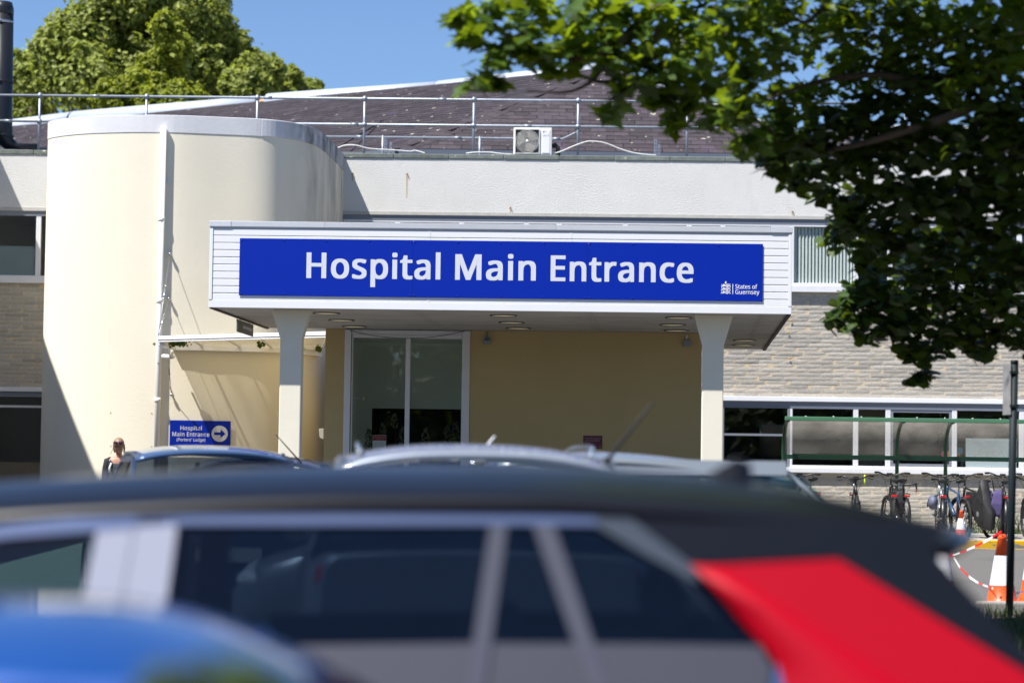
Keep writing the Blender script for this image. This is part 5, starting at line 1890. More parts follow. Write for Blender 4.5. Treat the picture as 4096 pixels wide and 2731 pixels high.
    ck.tube([(bb.x, 0.06, bb.z), (bb.x - 0.14, 0.06, bb.z + 0.09)], 0.010, 6)
    ck.tube([(bb.x, -0.06, bb.z), (bb.x, 0.06, bb.z)], 0.014, 8)
    crk = ck.build('crankset', 'steel', b)
    for s, x, z in ((-1, 0.14, -0.09), (1, -0.14, 0.09)):
        MB().box(bb.x + x - 0.045, bb.x + x + 0.045, s * 0.07 if s > 0 else -0.15, 0.15 if s > 0 else -0.07, bb.z + z - 0.012, bb.z + z + 0.012).build('pedal', 'bike_black', crk)
    if guards:
        m = MB()
        for x, a0, a1 in ((rx, 20, 190), (fx_, 40, 190)):
            sec = []
            for k in range(13):
                a = math.radians(a0 + (a1 - a0) * k / 12)
                c_, s_ = math.cos(a), math.sin(a)
                sec.append([(x + (R + 0.03) * c_, -0.028, R + (R + 0.03) * s_), (x + (R + 0.043) * c_, 0, R + (R + 0.043) * s_), (x + (R + 0.03) * c_, 0.028, R + (R + 0.03) * s_)])
            m.loft(sec, closed=False, caps=False)
        m.build('mudguard', 'bike_black', b, fix=False)
        rk = MB()
        for s in (-1, 1):
            rk.tube([(rx - 0.17, s * 0.06, 0.74), (rx + 0.24, s * 0.06, 0.76)], 0.006, 6)
            rk.tube([(rx - 0.10, s * 0.06, 0.745), (rx, s * 0.065, R)], 0.005, 6)
        for k in range(4):
            rk.tube([(rx - 0.15 + k * 0.11, -0.06, 0.745), (rx - 0.15 + k * 0.11, 0.06, 0.745)], 0.005, 6)
        rk.build('rear_rack', 'bike_black', b)
    MB().box(rx - 0.19, rx - 0.165, -0.05, 0.05, 0.69, 0.725).build('rear_reflector', 'reflector_red', b, bevel=0.004)
    MB().box(hc.x + 0.02, hc.x + 0.05, -0.05, 0.05, hc.z + 0.02, hc.z + 0.055).build('bar_display', 'trim_black', b, bevel=0.005)
    if basket:
        bk_ = MB()
        x0, x1, z0_, z1_ = hc.x + 0.06, hc.x + 0.34, hc.z - 0.28, hc.z - 0.02
        for k in range(6):
            z = z0_ + (z1_ - z0_) * k / 5
            e = 0.05 * k / 5
            bk_.tube([(x0 - e, -0.13 - e, z), (x1 + e, -0.13 - e, z), (x1 + e, 0.13 + e, z), (x0 - e, 0.13 + e, z)], 0.006 if k == 5 else 0.004, 5, closed=True)
        for k in range(9):
            u = k / 8
            for (xa, ya) in ((x0 + (x1 - x0) * u, -0.13), (x0 + (x1 - x0) * u, 0.13), (x0, -0.13 + 0.26 * u), (x1, -0.13 + 0.26 * u)):
                ex = 0.05 * ((xa - (x0 + x1) / 2) / ((x1 - x0) / 2))
                ey = 0.05 * ya / 0.13
                bk_.tube([(xa, ya, z0_), (xa + ex, ya + ey, z1_)], 0.003, 4)
        bk_.build('wire_basket', 'bike_black', b)
    return b

def pannier(parent, side, mat, x=-0.56, w=0.34, h=0.36, z=0.74, t=0.15, torn=False):
    """Soft bag hung on the rear rack."""
    m = MB()
    y0 = side * 0.075
    y1 = side * (0.075 + t)
    rings = []
    for k, (zz, e, dp) in enumerate(((z - h, -0.03, 0.8), (z - h * 0.96, 0.0, 1.0), (z - h * 0.5, 0.02, 1.08), (z - 0.04, 0.0, 0.9), (z + 0.03, -0.02, 0.6))):
        yy = y0 + (y1 - y0) * dp
        rings.append([(x - w / 2 - e, y0, zz), (x + w / 2 + e, y0, zz), (x + w / 2 + e - 0.02, yy, zz), (x - w / 2 - e + 0.02, yy, zz)])
    m.loft(rings, smooth=False)
    o = m.build('pannier', mat, parent, bevel=0.025)
    f = MB().box(x - w / 2 + 0.02, x + w / 2 - 0.02, min(y1 * 1.0, y1 * 1.06), max(y1 * 1.0, y1 * 1.06), z - 0.12, z + 0.02)
    f.build('pannier_flap', mat, o, bevel=0.01)
    return o

def put_bike(b, px, d, heading, roll=0.0):
    """Stand a bicycle so that its saddle is seen at px; heading is the direction of the front wheel."""
    p = W(px, 2000, d)
    b.location = (p.x, p.y, ST + 0.0)
    b.rotation_euler = (roll, 0, math.radians(heading))
    b.scale = (0.95, 0.95, 0.95)
    return b

bike_a = make_bike('black flat bar bicycle standing leftmost with a neon strap on its bars', riser=0.06)
put_bike(bike_a, 3425, 40.35, 265, 0.03)
MB().tube([(0.33, 0.16, 1.05), (0.36, 0.15, 1.02), (0.39, 0.155, 0.93), (0.36, 0.16, 0.87)], 0.014, 6).build('neon_strap', 'neon_yellow', bike_a)
bike_b = make_bike('tall black bicycle with swept bars left of the first shelter rib', riser=0.13)
pannier(bike_b, 1, 'bag_black', w=0.34, h=0.34, z=0.76, t=0.14)
put_bike(bike_b, 3580, 40.4, 97, 0.02)
bike_c = make_bike('drop handlebar bicycle leaning beside the tall one at the first rib', drop=True, guards=False, riser=-0.02)
put_bike(bike_c, 3612, 40.2, 72, -0.06)
bike_d = make_bike('silver grey bicycle with blue bag on its left and red tail lamp', frame='bike_silver', riser=0.12)
put_bike(bike_d, 3757, 40.25, 84, 0.03)
MB().ball((-0.60, 0.17, 0.60), (0.20, 0.09, 0.13), 14, 10).build('pannier', 'bag_blue', bike_d)
MB().tube([(-0.72, 0.10, 0.73), (-0.66, 0.25, 0.64), (-0.60, 0.26, 0.52)], 0.012, 6).build('strap', 'cloth_navy', bike_d)
bike_e = make_bike('dark teal bicycle squeezed between the blue bag and black pannier bicycles', frame='bike_blue', riser=0.04, guards=False)
pannier(bike_e, -1, 'bag_black', w=0.36, h=0.34, z=0.76, t=0.14)
put_bike(bike_e, 3825, 40.45, 98, -0.05)
bike_f = make_bike('black bicycle carrying a big black cloth pannier', riser=0.12)
put_bike(bike_f, 3905, 40.15, 110, -0.03)
bagr = random.Random(5)
bg_ = MB()
bp_ = [(-0.80, 0.16), (-0.84, 0.42), (-0.72, 0.66), (-0.66, 0.84), (-0.56, 1.02), (-0.47, 0.86), (-0.36, 0.74), (-0.30, 0.52), (-0.34, 0.28), (-0.50, 0.15)]
rg = []
for k, (y_, sc_k) in enumerate(((0.07, 0.86), (0.10, 1.0), (0.18, 1.03), (0.245, 0.86), (0.26, 0.5))):
    rg.append([(-0.57 + (x + 0.57) * sc_k + bagr.uniform(-0.012, 0.012), y_ + bagr.uniform(-0.012, 0.012), 0.55 + (z - 0.55) * sc_k + bagr.uniform(-0.015, 0.015)) for x, z in bp_])
bg_.loft(rg)
bag_o = bg_.build('pannier', 'bag_black', bike_f, bevel=0.01)
MB().ball((-0.50, 0.262, 0.42), (0.045, 0.006, 0.05), 12, 8).build('reflective_patch', 'bike_silver', bag_o)
MB().box(-0.66, -0.62, 0.20, 0.27, 0.30, 0.62).build('strap', 'trim_black', bag_o, bevel=0.005)
bike_g = make_bike('black bicycle with wire front basket and purple pannier beside the dark post', basket=True, riser=0.14, step=True)
put_bike(bike_g, 4012, 40.1, 82, 0.02)
pannier(bike_g, 1, 'bag_purple', w=0.42, h=0.42, z=0.80, t=0.17)
bike_h = make_bike('black bicycle cut by the right edge beyond the dark post', riser=0.08)
put_bike(bike_h, 4135, 40.3, 92, 0.0)
bike_i = make_bike('black bicycle mostly hidden behind the pale car with only one grip showing', riser=0.10)
put_bike(bike_i, 3215, 40.3, 100, 0.05)

# ------------------------------------------------------------------ traffic cones and tape
def cone_mesh(parent, h=0.75):
    k = h / 0.75
    def rad(z):
        return (0.155 - (0.155 - 0.034) * (z - 0.04) / 0.71)
    bm_ = MB()
    B = 0.21
    pts = []
    for q in range(8):
        a = math.pi / 8 + q * math.pi / 4
        pts.append((B * 1.06 * math.cos(a) * k, B * 1.06 * math.sin(a) * k))
    bm_.loft([[(x, y, 0) for x, y in pts], [(x, y, 0.03 * k) for x, y in pts], [(x * 0.82, y * 0.82, 0.045 * k) for x, y in pts]], smooth=False)
    bm_.build('cone_base', 'cone_orange', parent, bevel=0.008)
    b1, b2 = 0.25, 0.54
    for nm, z0, z1, mt, e in (('cone_foot', 0.04, b1, 'cone_orange', 0), ('reflective_sleeve', b1, b2, 'cone_white', 0.003), ('cone_tip', b2, 0.75, 'cone_orange', 0)):
        pr = [(rad(z0) + e, z0), (rad(z1) + e, z1)]
        if nm == 'cone_foot':
            pr = [(rad(0.04) + 0.006, 0.04), (rad(0.085) + 0.006, 0.085), (rad(0.09), 0.09), (rad(b1), b1)]
        if nm == 'cone_tip':
            pr = [(rad(b2), b2), (rad(0.70), 0.70), (rad(0.70) + 0.005, 0.705), (rad(0.745) + 0.005, 0.74), (rad(0.75) - 0.008, 0.75), (0.012, 0.75)]
        MB().lathe([(r_ * k, z * k) for r_, z in pr], n=24, caps=(nm == 'cone_tip')).build(nm, mt, parent)
cone = thing('traffic_cone', 'large orange and white traffic cone standing next to the dark post', 'traffic cone', group='traffic cones')
cone_mesh(cone)
c0 = W(4008, 2400, 23.9)
cone.location = (c0.x, c0.y, gz(23.9))
c2 = dup(cone, label='traffic cone half hidden behind the black tail of the red car')
p = W(3768, 2300, 24.6)
c2.location = (p.x, p.y, gz(24.6))
c3 = dup(cone, label='traffic cone cut off by the right edge of the picture')
p = W(4138, 2300, 24.9)
c3.location = (p.x, p.y, gz(24.9))
c4 = dup(cone, label='small distant traffic cone on the kerb before the bicycles')
p = W(3842, 2100, 38.6)
c4.location = (p.x, p.y, 0.585)
c4.scale = (0.62, 0.62, 0.62)
c4.rotation_euler = (0, 0.03, 0.4)

def tape(pts, label, w=0.024):
    P = resample(pts, 8)
    t = thing('barrier_tape', label, 'tape', (0, 0, 0), group='red and white barrier tapes')
    ms = MB()
    acc = 0
    for i in range(len(P) - 1):
        a, b = P[i], P[i + 1]
        tw = [0.6 + 0.5 * math.sin(acc * 5 + 1), 0.6 + 0.5 * math.sin((acc + (b - a).length) * 5 + 1)]
        k = int(acc / 0.13) % 2
        u = [Vector((0, math.cos(q * 1.4), math.sin(q * 1.4) + 0.6)).normalized() * w / 2 for q in tw]
        ms.add([a - u[0], b - u[1], b + u[1], a + u[0]], [(0, 1, 2, 3)], k)
        acc += (b - a).length
    ms.build('tape_ribbon', ['tape_red', 'tape_white'], t, fix=False)
    return t
ct = Vector(cone.location)
c2l, c3l = Vector(c2.location), Vector(c3.location)
a_ = W(4006, 2124, ct.y - 0.06)
b_ = W(3796, 2226, c2l.y - 0.08)
tape([a_, a_.lerp(b_, 0.3) - Vector((0, 0, 0.02)), a_.lerp(b_, 0.7) - Vector((0, 0, 0.02)), b_], 'upper red and white tape tied from the cone tip to the hidden cone')
tape([W(3792, 2196, c2l.y - 0.08), W(3816, 2230, 24.4), W(3850, 2280, 24.3), W(3905, 2325, 24.2), W(3972, 2352, ct.y - 0.15)], 'lower red and white tape sagging between the two cones')
tape([W(3998, 2390, ct.y - 0.15), W(4060, 2372, 23.9), W(4110, 2362, 24.5)], 'short tape stretched low past the dark post to the right cone')
tape([W(3960, 2440, 23.25), W(4010, 2432, 23.2), W(4075, 2420, 23.2), W(4110, 2412, 23.3)], 'slack tape lying on the ground in front of the large cone')
for (px, py, d, s, l) in ((4086, 2404, 23.3, 0.035, 'pale pebble lying by the broken kerb right of the dark post'), (4070, 2420, 23.2, 0.022, 'small grey stone lying by the broken kerb right of the dark post')):
    p = W(px, py, d)
    st_ = MB().ball((0, 0, 0), (s, s * 0.8, s * 0.7), 10, 7).build('loose_stone', 'kerb', None)
    st_.location = (p.x, p.y, gz(d) + s * 0.6)
    tag(st_, l, 'stone')

# ------------------------------------------------------------------ dark sign post
post = thing('sign_post', 'dark steel post carrying a sign board turned edge on at the right edge', 'sign post', (0, 0, 0))
pd = 22.6
tp_, bp2 = W(4058, 1448, pd), W(4036, 2470, pd)
pm = MB().tube([(bp2.x, pd, gz(pd) - 0.1), (tp_.x, pd, tp_.z)], 0.0365, 16)
pm.build('post', 'post_dark', post)
MB().lathe([(0.0375, -0.02), (0.0375, 0.012), (0.03, 0.018), (0.001, 0.019)], (tp_.x, pd, tp_.z), 16).build('post_cap', 'post_dark', post)
q0, q1 = W(4038, 1455, pd), W(4034, 1658, pd)
bd = MB()
ang = math.radians(101)
dv = Vector((math.cos(ang), math.sin(ang), 0))
o0 = Vector((tp_.x - 0.043, pd - 0.02, 0))
n2 = Vector((-dv.y, dv.x, 0)) * 0.004
A0, A1 = o0 - dv * 0.02 - Vector((0.004, 0, 0)), o0 + dv * 0.16 - Vector((0.004, 0, 0))
bd.hexa([Vector((v.x, v.y, z)) for z in (q1.z, q0.z) for v in (A0 - n2, A1 - n2, A1 + n2, A0 + n2)])
bd.build('sign_board', 'sign_back', post)
for z in (q1.z + 0.08, q0.z - 0.08):
    MB().box(tp_.x - 0.05, tp_.x + 0.03, pd - 0.045, pd + 0.045, z - 0.012, z + 0.012).build('sign_clip', 'post_dark', post)

# ------------------------------------------------------------------ person
def skin_body(name, joints, edges, mat, parent, root=0, sub=2):
    me = bpy.data.meshes.new(name)
    me.from_pydata([j[0] for j in joints], edges, [])
    o = link(name, me, parent)
    o.modifiers.new('skin', 'SKIN')
    sk = me.skin_vertices[0].data
    for i, j in enumerate(joints):
        r = j[1]
        sk[i].radius = r if isinstance(r, tuple) else (r, r)
        sk[i].use_root = (i == root)
    md = o.modifiers.new('sub', 'SUBSURF')
    md.levels = md.render_levels = sub
    bpy.context.view_layer.update()
    ev_ = o.evaluated_get(bpy.context.evaluated_depsgraph_get())
    m2 = bpy.data.meshes.new_from_object(ev_)
    o.modifiers.clear()
    o.data = m2
    bpy.data.meshes.remove(me)
    m2.materials.clear()
    m2.materials.append(MATS[mat])
    m2.polygons.foreach_set('use_smooth', [True] * len(m2.polygons))
    return o

PY = 34.0
pp = W(478, 1800, PY)
per = thing('person', 'woman with fair hair and mirrored sunglasses on her head looking down, in a dark top', 'person', (pp.x, PY, gz(PY)), 0)
PK = 0.93
per.scale = (PK, PK, PK)
HH = 1.60
# body: pelvis, waist, chest, neck, arms, legs (facing -y, towards the camera)
J = [((0, 0, 0.88), (0.15, 0.105)), ((0, 0.0, 1.04), (0.125, 0.09)), ((0, 0.0, 1.22), (0.150, 0.10)), ((0, -0.005, 1.325), (0.115, 0.075)), ((0, -0.02, 1.39), (0.052, 0.052)), ((0, -0.05, 1.45), (0.050, 0.05)),
     ((-0.165, 0, 1.315), 0.055), ((-0.205, 0.0, 1.06), 0.043), ((-0.165, -0.16, 0.93), 0.034), ((-0.10, -0.225, 0.95), 0.026),
     ((0.165, 0, 1.315), 0.055), ((0.205, 0.0, 1.06), 0.043), ((0.165, -0.16, 0.93), 0.034), ((0.10, -0.225, 0.95), 0.026),
     ((-0.09, 0, 0.80), 0.088), ((-0.095, -0.02, 0.46), 0.058), ((-0.10, 0.02, 0.09), 0.040), ((-0.10, -0.11, 0.04), (0.042, 0.03)),
     ((0.09, 0, 0.80), 0.088), ((0.095, -0.02, 0.46), 0.058), ((0.10, 0.02, 0.09), 0.040), ((0.10, -0.11, 0.04), (0.042, 0.03))]
Ed = [(0, 1), (1, 2), (2, 3), (3, 4), (4, 5), (3, 6), (6, 7), (7, 8), (8, 9), (3, 10), (10, 11), (11, 12), (12, 13), (0, 14), (14, 15), (15, 16), (16, 17), (0, 18), (18, 19), (19, 20), (20, 21)]
body = skin_body('body', J, Ed, 'skin', per)
# five fingers and a thumb on each hand
for s in (-1, 1):
    base = Vector((s * 0.10, -0.225, 0.95))
    for k in range(4):
        o0_ = base + Vector((-s * 0.01, -0.015, 0.024 - 0.016 * k))
        ln = (0.068, 0.078, 0.072, 0.055)[k]
        f = MB().tube([o0_ + Vector((s * 0.01, 0.015, 0)), o0_ + Vector((-s * ln * 0.45, -0.012, 0)), o0_ + Vector((-s * ln * 0.75, -0.004, -0.004)), o0_ + Vector((-s * ln * 0.9, 0.012, -0.006))], [0.0095, 0.009, 0.008, 0.006], 8)
        f.build('finger', 'skin', body)
    f = MB().tube([base + Vector((0, 0.005, 0.02)), base + Vector((-s * 0.015, -0.01, 0.05)), base + Vector((-s * 0.03, -0.012, 0.068))], [0.011, 0.010, 0.007], 8)
    f.build('thumb', 'skin', body)
# phone in her hands
ph = thing('phone', 'dark phone held in the hands of the woman', 'phone', (pp.x, PY - 0.255 * 0.93, gz(PY) + 0.97 * 0.93), 0)
pho = MB().box(-0.036, 0.036, -0.004, 0.004, -0.07, 0.07).build('phone_body', 'trim_black', ph, bevel=0.004)
pho.rotation_euler = (-0.9, 0, 0)
# head, bowed
head = MB()
rings = []
hz = [(-0.115, 0.028, 0.030, -0.045), (-0.105, 0.040, 0.045, -0.035), (-0.085, 0.052, 0.066, -0.018), (-0.05, 0.062, 0.082, -0.004), (-0.01, 0.069, 0.090, 0.002), (0.03, 0.073, 0.094, 0.006), (0.07, 0.071, 0.090, 0.008), (0.10, 0.058, 0.072, 0.010), (0.118, 0.034, 0.042, 0.010), (0.124, 0.006, 0.008, 0.010)]
for z, a, b, yo in hz:
    ring = []
    for k in range(20):
        t = 2 * math.pi * k / 20
        x, y = a * math.cos(t), b * math.sin(t) + yo
        if math.sin(t) < -0.85 and -0.03 < z < 0.0:
            y += 0.006
        ring.append((x, y, z))
    rings.append(ring)
head.loft(rings)
hd = head.build('head', 'skin', per)
hd.location = (0.0, -0.075, 1.535)
hd.rotation_euler = (math.radians(38), 0, math.radians(4))
def hp(mb, name, mat):
    o = mb.build(name, mat, hd)
    return o
n_ = MB()
n_.hexa([(-0.016, -0.082, -0.045), (0.016, -0.082, -0.045), (0.010, -0.115, -0.043), (-0.010, -0.115, -0.043), (-0.007, -0.085, 0.012), (0.007, -0.085, 0.012), (0.004, -0.092, 0.012), (-0.004, -0.092, 0.012)])
o = hp(n_, 'nose', 'skin')
md = o.modifiers.new('round', 'SUBSURF'); md.levels = md.render_levels = 2
hp(MB().ball((0, -0.080, -0.072), (0.024, 0.010, 0.006), 10, 6).ball((0, -0.078, -0.081), (0.021, 0.010, 0.006), 10, 6), 'mouth', 'lip')
for s in (-1, 1):
    hp(MB().ball((s * 0.031, -0.080, 0.004), (0.014, 0.008, 0.006), 10, 6), 'eye', 'hair')
    hp(MB().tube([(s * 0.014, -0.089, 0.022), (s * 0.03, -0.088, 0.027), (s * 0.048, -0.078, 0.022)], 0.004, 6), 'eyebrow', 'hair')
    hp(MB().ball((s * 0.074, 0.010, -0.005), (0.012, 0.02, 0.032), 10, 8), 'ear', 'skin')
hr = MB()
rings = []
for z, a, b, yo in ((0.012, 0.078, 0.075, 0.035), (0.045, 0.081, 0.100, 0.008), (0.075, 0.079, 0.099, 0.008), (0.105, 0.066, 0.082, 0.010), (0.128, 0.040, 0.050, 0.012), (0.136, 0.006, 0.008, 0.012)):
    rings.append([(a * math.cos(2 * math.pi * k / 24), b * math.sin(2 * math.pi * k / 24) + yo, z + (0.012 * abs(math.cos(2 * math.pi * k / 24)) if z < 0.02 else 0)) for k in range(24)])
hr.loft(rings)
hp(hr, 'hair', 'hair')
pt_ = MB()
pt_.tube(resample([(0, 0.09, 0.06), (0.0, 0.125, 0.02), (-0.01, 0.12, -0.08), (-0.02, 0.09, -0.16)], 4), [0.03] * 4 + [0.034] * 5 + [0.028] * 3 + [0.008], 10)
for s in (-1, 1):
    pt_.tube(resample([(s * 0.075, 0.02, 0.03), (s * 0.078, 0.03, -0.05), (s * 0.07, 0.035, -0.14)], 4), [0.014] * 5 + [0.012] * 3 + [0.004], 8)
pt_.tube(resample([(-0.072, -0.04, 0.02), (-0.10, -0.05, -0.05), (-0.125, -0.03, -0.12)], 4), 0.003, 5)
hp(pt_, 'loose_hair', 'hair')
gl = MB()
for s in (-1, 1):
    gl.tube([(s * 0.034 + 0.027 * math.cos(a), -0.066 - 0.5 * 0.021 * -math.sin(a) + 0.0, 0.124 + 0.019 * math.sin(a)) for a in [2 * math.pi * k / 16 for k in range(16)]], 0.0035, 6, closed=True)
    gl.tube([(s * 0.062, -0.062, 0.126), (s * 0.084, -0.01, 0.095), (s * 0.083, 0.04, 0.05)], 0.003, 6)
gl.tube([(-0.010, -0.066, 0.130), (0.010, -0.066, 0.130)], 0.003, 6)
sunny = thing('sunglasses', 'round mirrored sunglasses pushed up on the hair of the woman', 'sunglasses', (0, 0, 0))
sunny.parent = None
gx_ = gl.build('rims', 'trim_black', sunny)
for s in (-1, 1):
    MB().ball((s * 0.034, -0.066, 0.124), (0.025, 0.010, 0.017), 12, 8).build('lens', 'lens_purple', sunny)
sunny.location = Vector((pp.x, PY, gz(PY))) + Vector((0.0, -0.075, 1.535)) * PK
sunny.scale = (PK, PK, PK)
sunny.rotation_euler = hd.rotation_euler
# clothing
cl = MB()
def oval(z, a, b, y=0.0, n=24, x=0.0):
    return [(x + a * math.cos(2 * math.pi * k / n), y + b * math.sin(2 * math.pi * k / n), z) for k in range(n)]
rings = [oval(0.80, 0.185, 0.135), oval(0.95, 0.168, 0.122), oval(1.08, 0.155, 0.115), oval(1.20, 0.180, 0.128), oval(1.28, 0.190, 0.122), oval(1.335, 0.165, 0.100)]
top = oval(1.375, 0.105, 0.085)
top = [(x, y, z - (0.10 if y < -0.05 else 0.0)) for x, y, z in top]
rings[-1] = [(x, y, z - (0.07 * max(0, (-y - 0.05) / 0.05) if abs(x) < 0.09 else 0)) for x, y, z in rings[-1]]
rings.append(top)
cl.loft(rings, caps=False)
cl.build('top', 'cloth_navy', per)
for s in (-1, 1):
    sv = MB().tube([(s * 0.115, 0, 1.335), (s * 0.165, 0, 1.312), (s * 0.192, 0, 1.20), (s * 0.207, 0, 1.07), (s * 0.195, -0.07, 1.0)], [0.055, 0.070, 0.062, 0.054, 0.048], 14)
    sv.build('sleeve', 'cloth_navy', per)
    tr = MB().tube([(s * 0.088, 0, 0.86), (s * 0.092, -0.005, 0.70), (s * 0.095, -0.02, 0.46), (s * 0.10, 0.015, 0.11)], [0.105, 0.098, 0.078, 0.066], 14)
    tr.build('trouser_leg', 'cloth_navy', per)
    MB().loft([oval(0.0, 0.042, 0.115, -0.05, 14, s * 0.10), oval(0.035, 0.046, 0.12, -0.05, 14, s * 0.10), oval(0.07, 0.043, 0.09, -0.025, 14, s * 0.10), oval(0.10, 0.045, 0.05, 0.015, 14, s * 0.10)]).build('shoe', 'trim_black', per)
MB().tube([(-0.10, -0.118, 1.29), (-0.12, -0.135, 1.22), (-0.122, -0.138, 1.14)], [0.010, 0.016, 0.014], 8).build('white_trim', 'paper', per)


# ------------------------------------------------------------------ cars
def wheel(parent, x, y, r, side):
    w = MB()
    s = side
    w.lathe([(r * 0.62, -0.10 * s), (r * 0.93, -0.10 * s), (r, -0.07 * s), (r, 0.07 * s), (r * 0.93, 0.10 * s), (r * 0.62, 0.10 * s)], (x, y, r), 28, axis='y', caps=False)
    wh = MB()
    wh.lathe([(0.02, 0.075 * s), (r * 0.58, 0.07 * s), (r * 0.63, 0.098 * s), (r * 0.63, -0.09 * s), (0.02, -0.09 * s)], (x, y, r), 28, axis='y')
    o = wh.build('wheel', 'trim_black', parent)
    w.build('tyre', 'tyre', o)
    sp = MB()
    for k in range(5):
        a = k * 2 * math.pi / 5
        c, q = math.cos(a), math.sin(a)
        p0 = Vector((x, y + 0.082 * s, r))
        p1 = p0 + Vector((c, 0, q)) * r * 0.58
        t = Vector((-q, 0, c)) * 0.028
        sp.hexa([p0 - t, p1 - t * 0.8, p1 + t * 0.8, p0 + t] + [v + Vector((0, 0.014 * s, 0)) for v in (p0 - t, p1 - t * 0.8, p1 + t * 0.8, p0 + t)])
    sp.build('rim', 'bike_silver', o)

def make_car(name, label, S):
    """S: L, W, H lengths; deck = (x, z) top line of the lower body; cabin = x of windscreen foot, roof front, roof rear, rear window foot; paint."""
    L, Wd, H = S['L'], S['W'], S['H']
    hw = Wd / 2
    car = thing(name, label, 'car', group=S.get('group'))
    deck = S['deck']
    body = MB()
    rings = []
    n = 25
    xs = [-L / 2 + L * i / (n - 1) for i in range(n)]
    def dz(x):
        for (x0, z0), (x1, z1) in zip(deck[:-1], deck[1:]):
            if x0 <= x <= x1:
                return z0 + (z1 - z0) * (x - x0) / (x1 - x0)
        return deck[0][1] if x < deck[0][0] else deck[-1][1]
    def wid(x):
        e = abs(x) / (L / 2)
        return hw * (1 - 0.16 * max(0, (e - 0.72) / 0.28) ** 2)
    for x in xs:
        w, z = wid(x), dz(x)
        zb = 0.22 + 0.06 * max(0, (abs(x) / (L / 2) - 0.85) / 0.15)
        half = [(0.80 * w, zb), (0.96 * w, zb + 0.06), (w * 0.985, zb + 0.22), (w, z * 0.62), (w * 0.985, z - 0.14), (w * 0.955, z - 0.035), (w * 0.90, z), (w * 0.5, z + 0.02), (0.0, z + 0.028)]
        rings.append([(x, y, zz) for y, zz in half] + [(x, -y, zz) for y, zz in half[-2::-1]])
    body.loft(rings)
    body.build('body', S['paint'], car, bevel=0.0)
    xw, xf, xr, xh = S['cabin']
    belt = S['belt']
    tilt = S.get('tilt', 0.17)
    ze = H - S.get('crown', 0.07)
    wb = hw * S.get('bw', 0.92)
    wr = wb - tilt
    def sy(z, e=0.0):
        return wb - tilt * (z - belt) / (ze - belt) + e
    def side(pts, s, thick, e, mat, nm, parent=car):
        P = [Vector((x, s * sy(z, e), z)) for x, z in pts]
        nn = Vector((0, s * (ze - belt), tilt)).normalized()
        return MB().poly(P, -nn, thick).build(nm, mat, parent)
    roof = MB()
    ov = S.get('roof_over', 0.0)
    prof = S.get('roof_prof', lambda u: 0.06 * (2 * u - 1) ** 2)
    def rf(u, v):
        x = (xr - ov) + (xf - xr + ov) * u
        t = 2 * v - 1
        w = wr + 0.02
        return (x, t * w, H - S.get('crown', 0.07) * abs(t) ** 2.6 - prof(u))
    if S.get('roof_line'):
        RL = S['roof_line']
        def rf(u, v):
            x = RL[0][0] + (RL[-1][0] - RL[0][0]) * u
            for (x0, z0), (x1, z1) in zip(RL[:-1], RL[1:]):
                if x <= x1 + 1e-6:
                    break
            z = z0 + (z1 - z0) * (x - x0) / (x1 - x0)
            t = 2 * v - 1
            k = min(1.0, 0.35 + 0.65 * (x - RL[0][0]) / 0.8)
            return (x + 0.15 * abs(t) ** 2.2 * max(0.0, 1 - (x - RL[0][0]) / 0.5), t * (wr + 0.02) * (0.94 + 0.06 * k), z - S['crown'] * k * abs(t) ** 2.6)
    roof.grid(rf, 24, 16)
    r_ = roof.build('roof', S.get('roof_paint', S['paint']), car)
    md = r_.modifiers.new('thick', 'SOLIDIFY')
    md.thickness = 0.03
    md.offset = -1
    rail = S.get('cant', 0.06)
    zr_f, zr_r = ze - prof(1.0), ze - prof(0.0)
    pill = S.get('pillar', S['paint'])
    zt = ze - rail - 0.02
    fr = lambda z: xw + (xf - xw) * (z - belt) / (ze - belt)
    rr = lambda z: xh + (xr - xh) * (z - belt) / (ze - belt)
    for s in (-1, 1):
        if S.get('custom'):
            for nm, mt, pts, e in S['custom']:
                side(pts, s, 0.012, e, mt, nm)
        else:
            ap, cp = 0.07, S.get('cpil', 0.28)
            bxx = (xw + xh) / 2 + S.get('bshift', 0.05)
            side([(fr(belt), belt), (fr(ze), ze - prof(1.0)), (fr(ze) - ap, ze - prof(1.0)), (fr(belt) - ap * 1.6, belt)], s, 0.03, 0.002, pill, 'windscreen_pillar')
            side([(rr(belt), belt), (rr(belt) + cp, belt), (rr(ze) + cp * 0.7, ze - 0.03), (rr(ze), ze - prof(0.0))], s, 0.03, 0.002, pill, 'rear_pillar')
            side([(fr(ze) - ap, ze + 0.01), (rr(ze) + cp * 0.6, ze + 0.01), (rr(ze) + cp * 0.6, zt), (fr(zt) - ap, zt)], s, 0.03, 0.001, pill, 'cant_rail')
            side([(bxx - 0.05, belt), (bxx + 0.05, belt), (bxx + 0.02, zt), (bxx - 0.08, zt)], s, 0.03, 0.0, 'trim_black', 'door_pillar')
            side([(fr(belt) - ap * 1.4, belt - 0.01), (bxx + 0.04, belt - 0.01), (bxx + 0.0, zt + 0.01), (fr(zt) - ap * 0.8, zt + 0.01)], s, 0.006, -0.010, 'car_glass', 'side_window')
            side([(bxx - 0.04, belt - 0.01), (rr(belt) + cp * 0.9, belt - 0.01), (rr(zt) + cp * 0.65, zt + 0.01), (bxx - 0.06, zt + 0.01)], s, 0.006, -0.010, S.get('rear_glass', 'privacy_glass'), 'side_window')
            m = MB()
            m.ball((fr(belt) - 0.12, s * (wb + 0.14), belt + 0.04), (0.06, 0.10, 0.075), 12, 8)
            m.build('mirror', S.get('mirror', S['paint']), car)
        dm = MB()
        dm.box(0.05, 0.25, s * (hw + 0.005) - 0.015, s * (hw + 0.005) + 0.015, belt - 0.16, belt - 0.13)
        dm.build('door_handle', S['paint'], car)
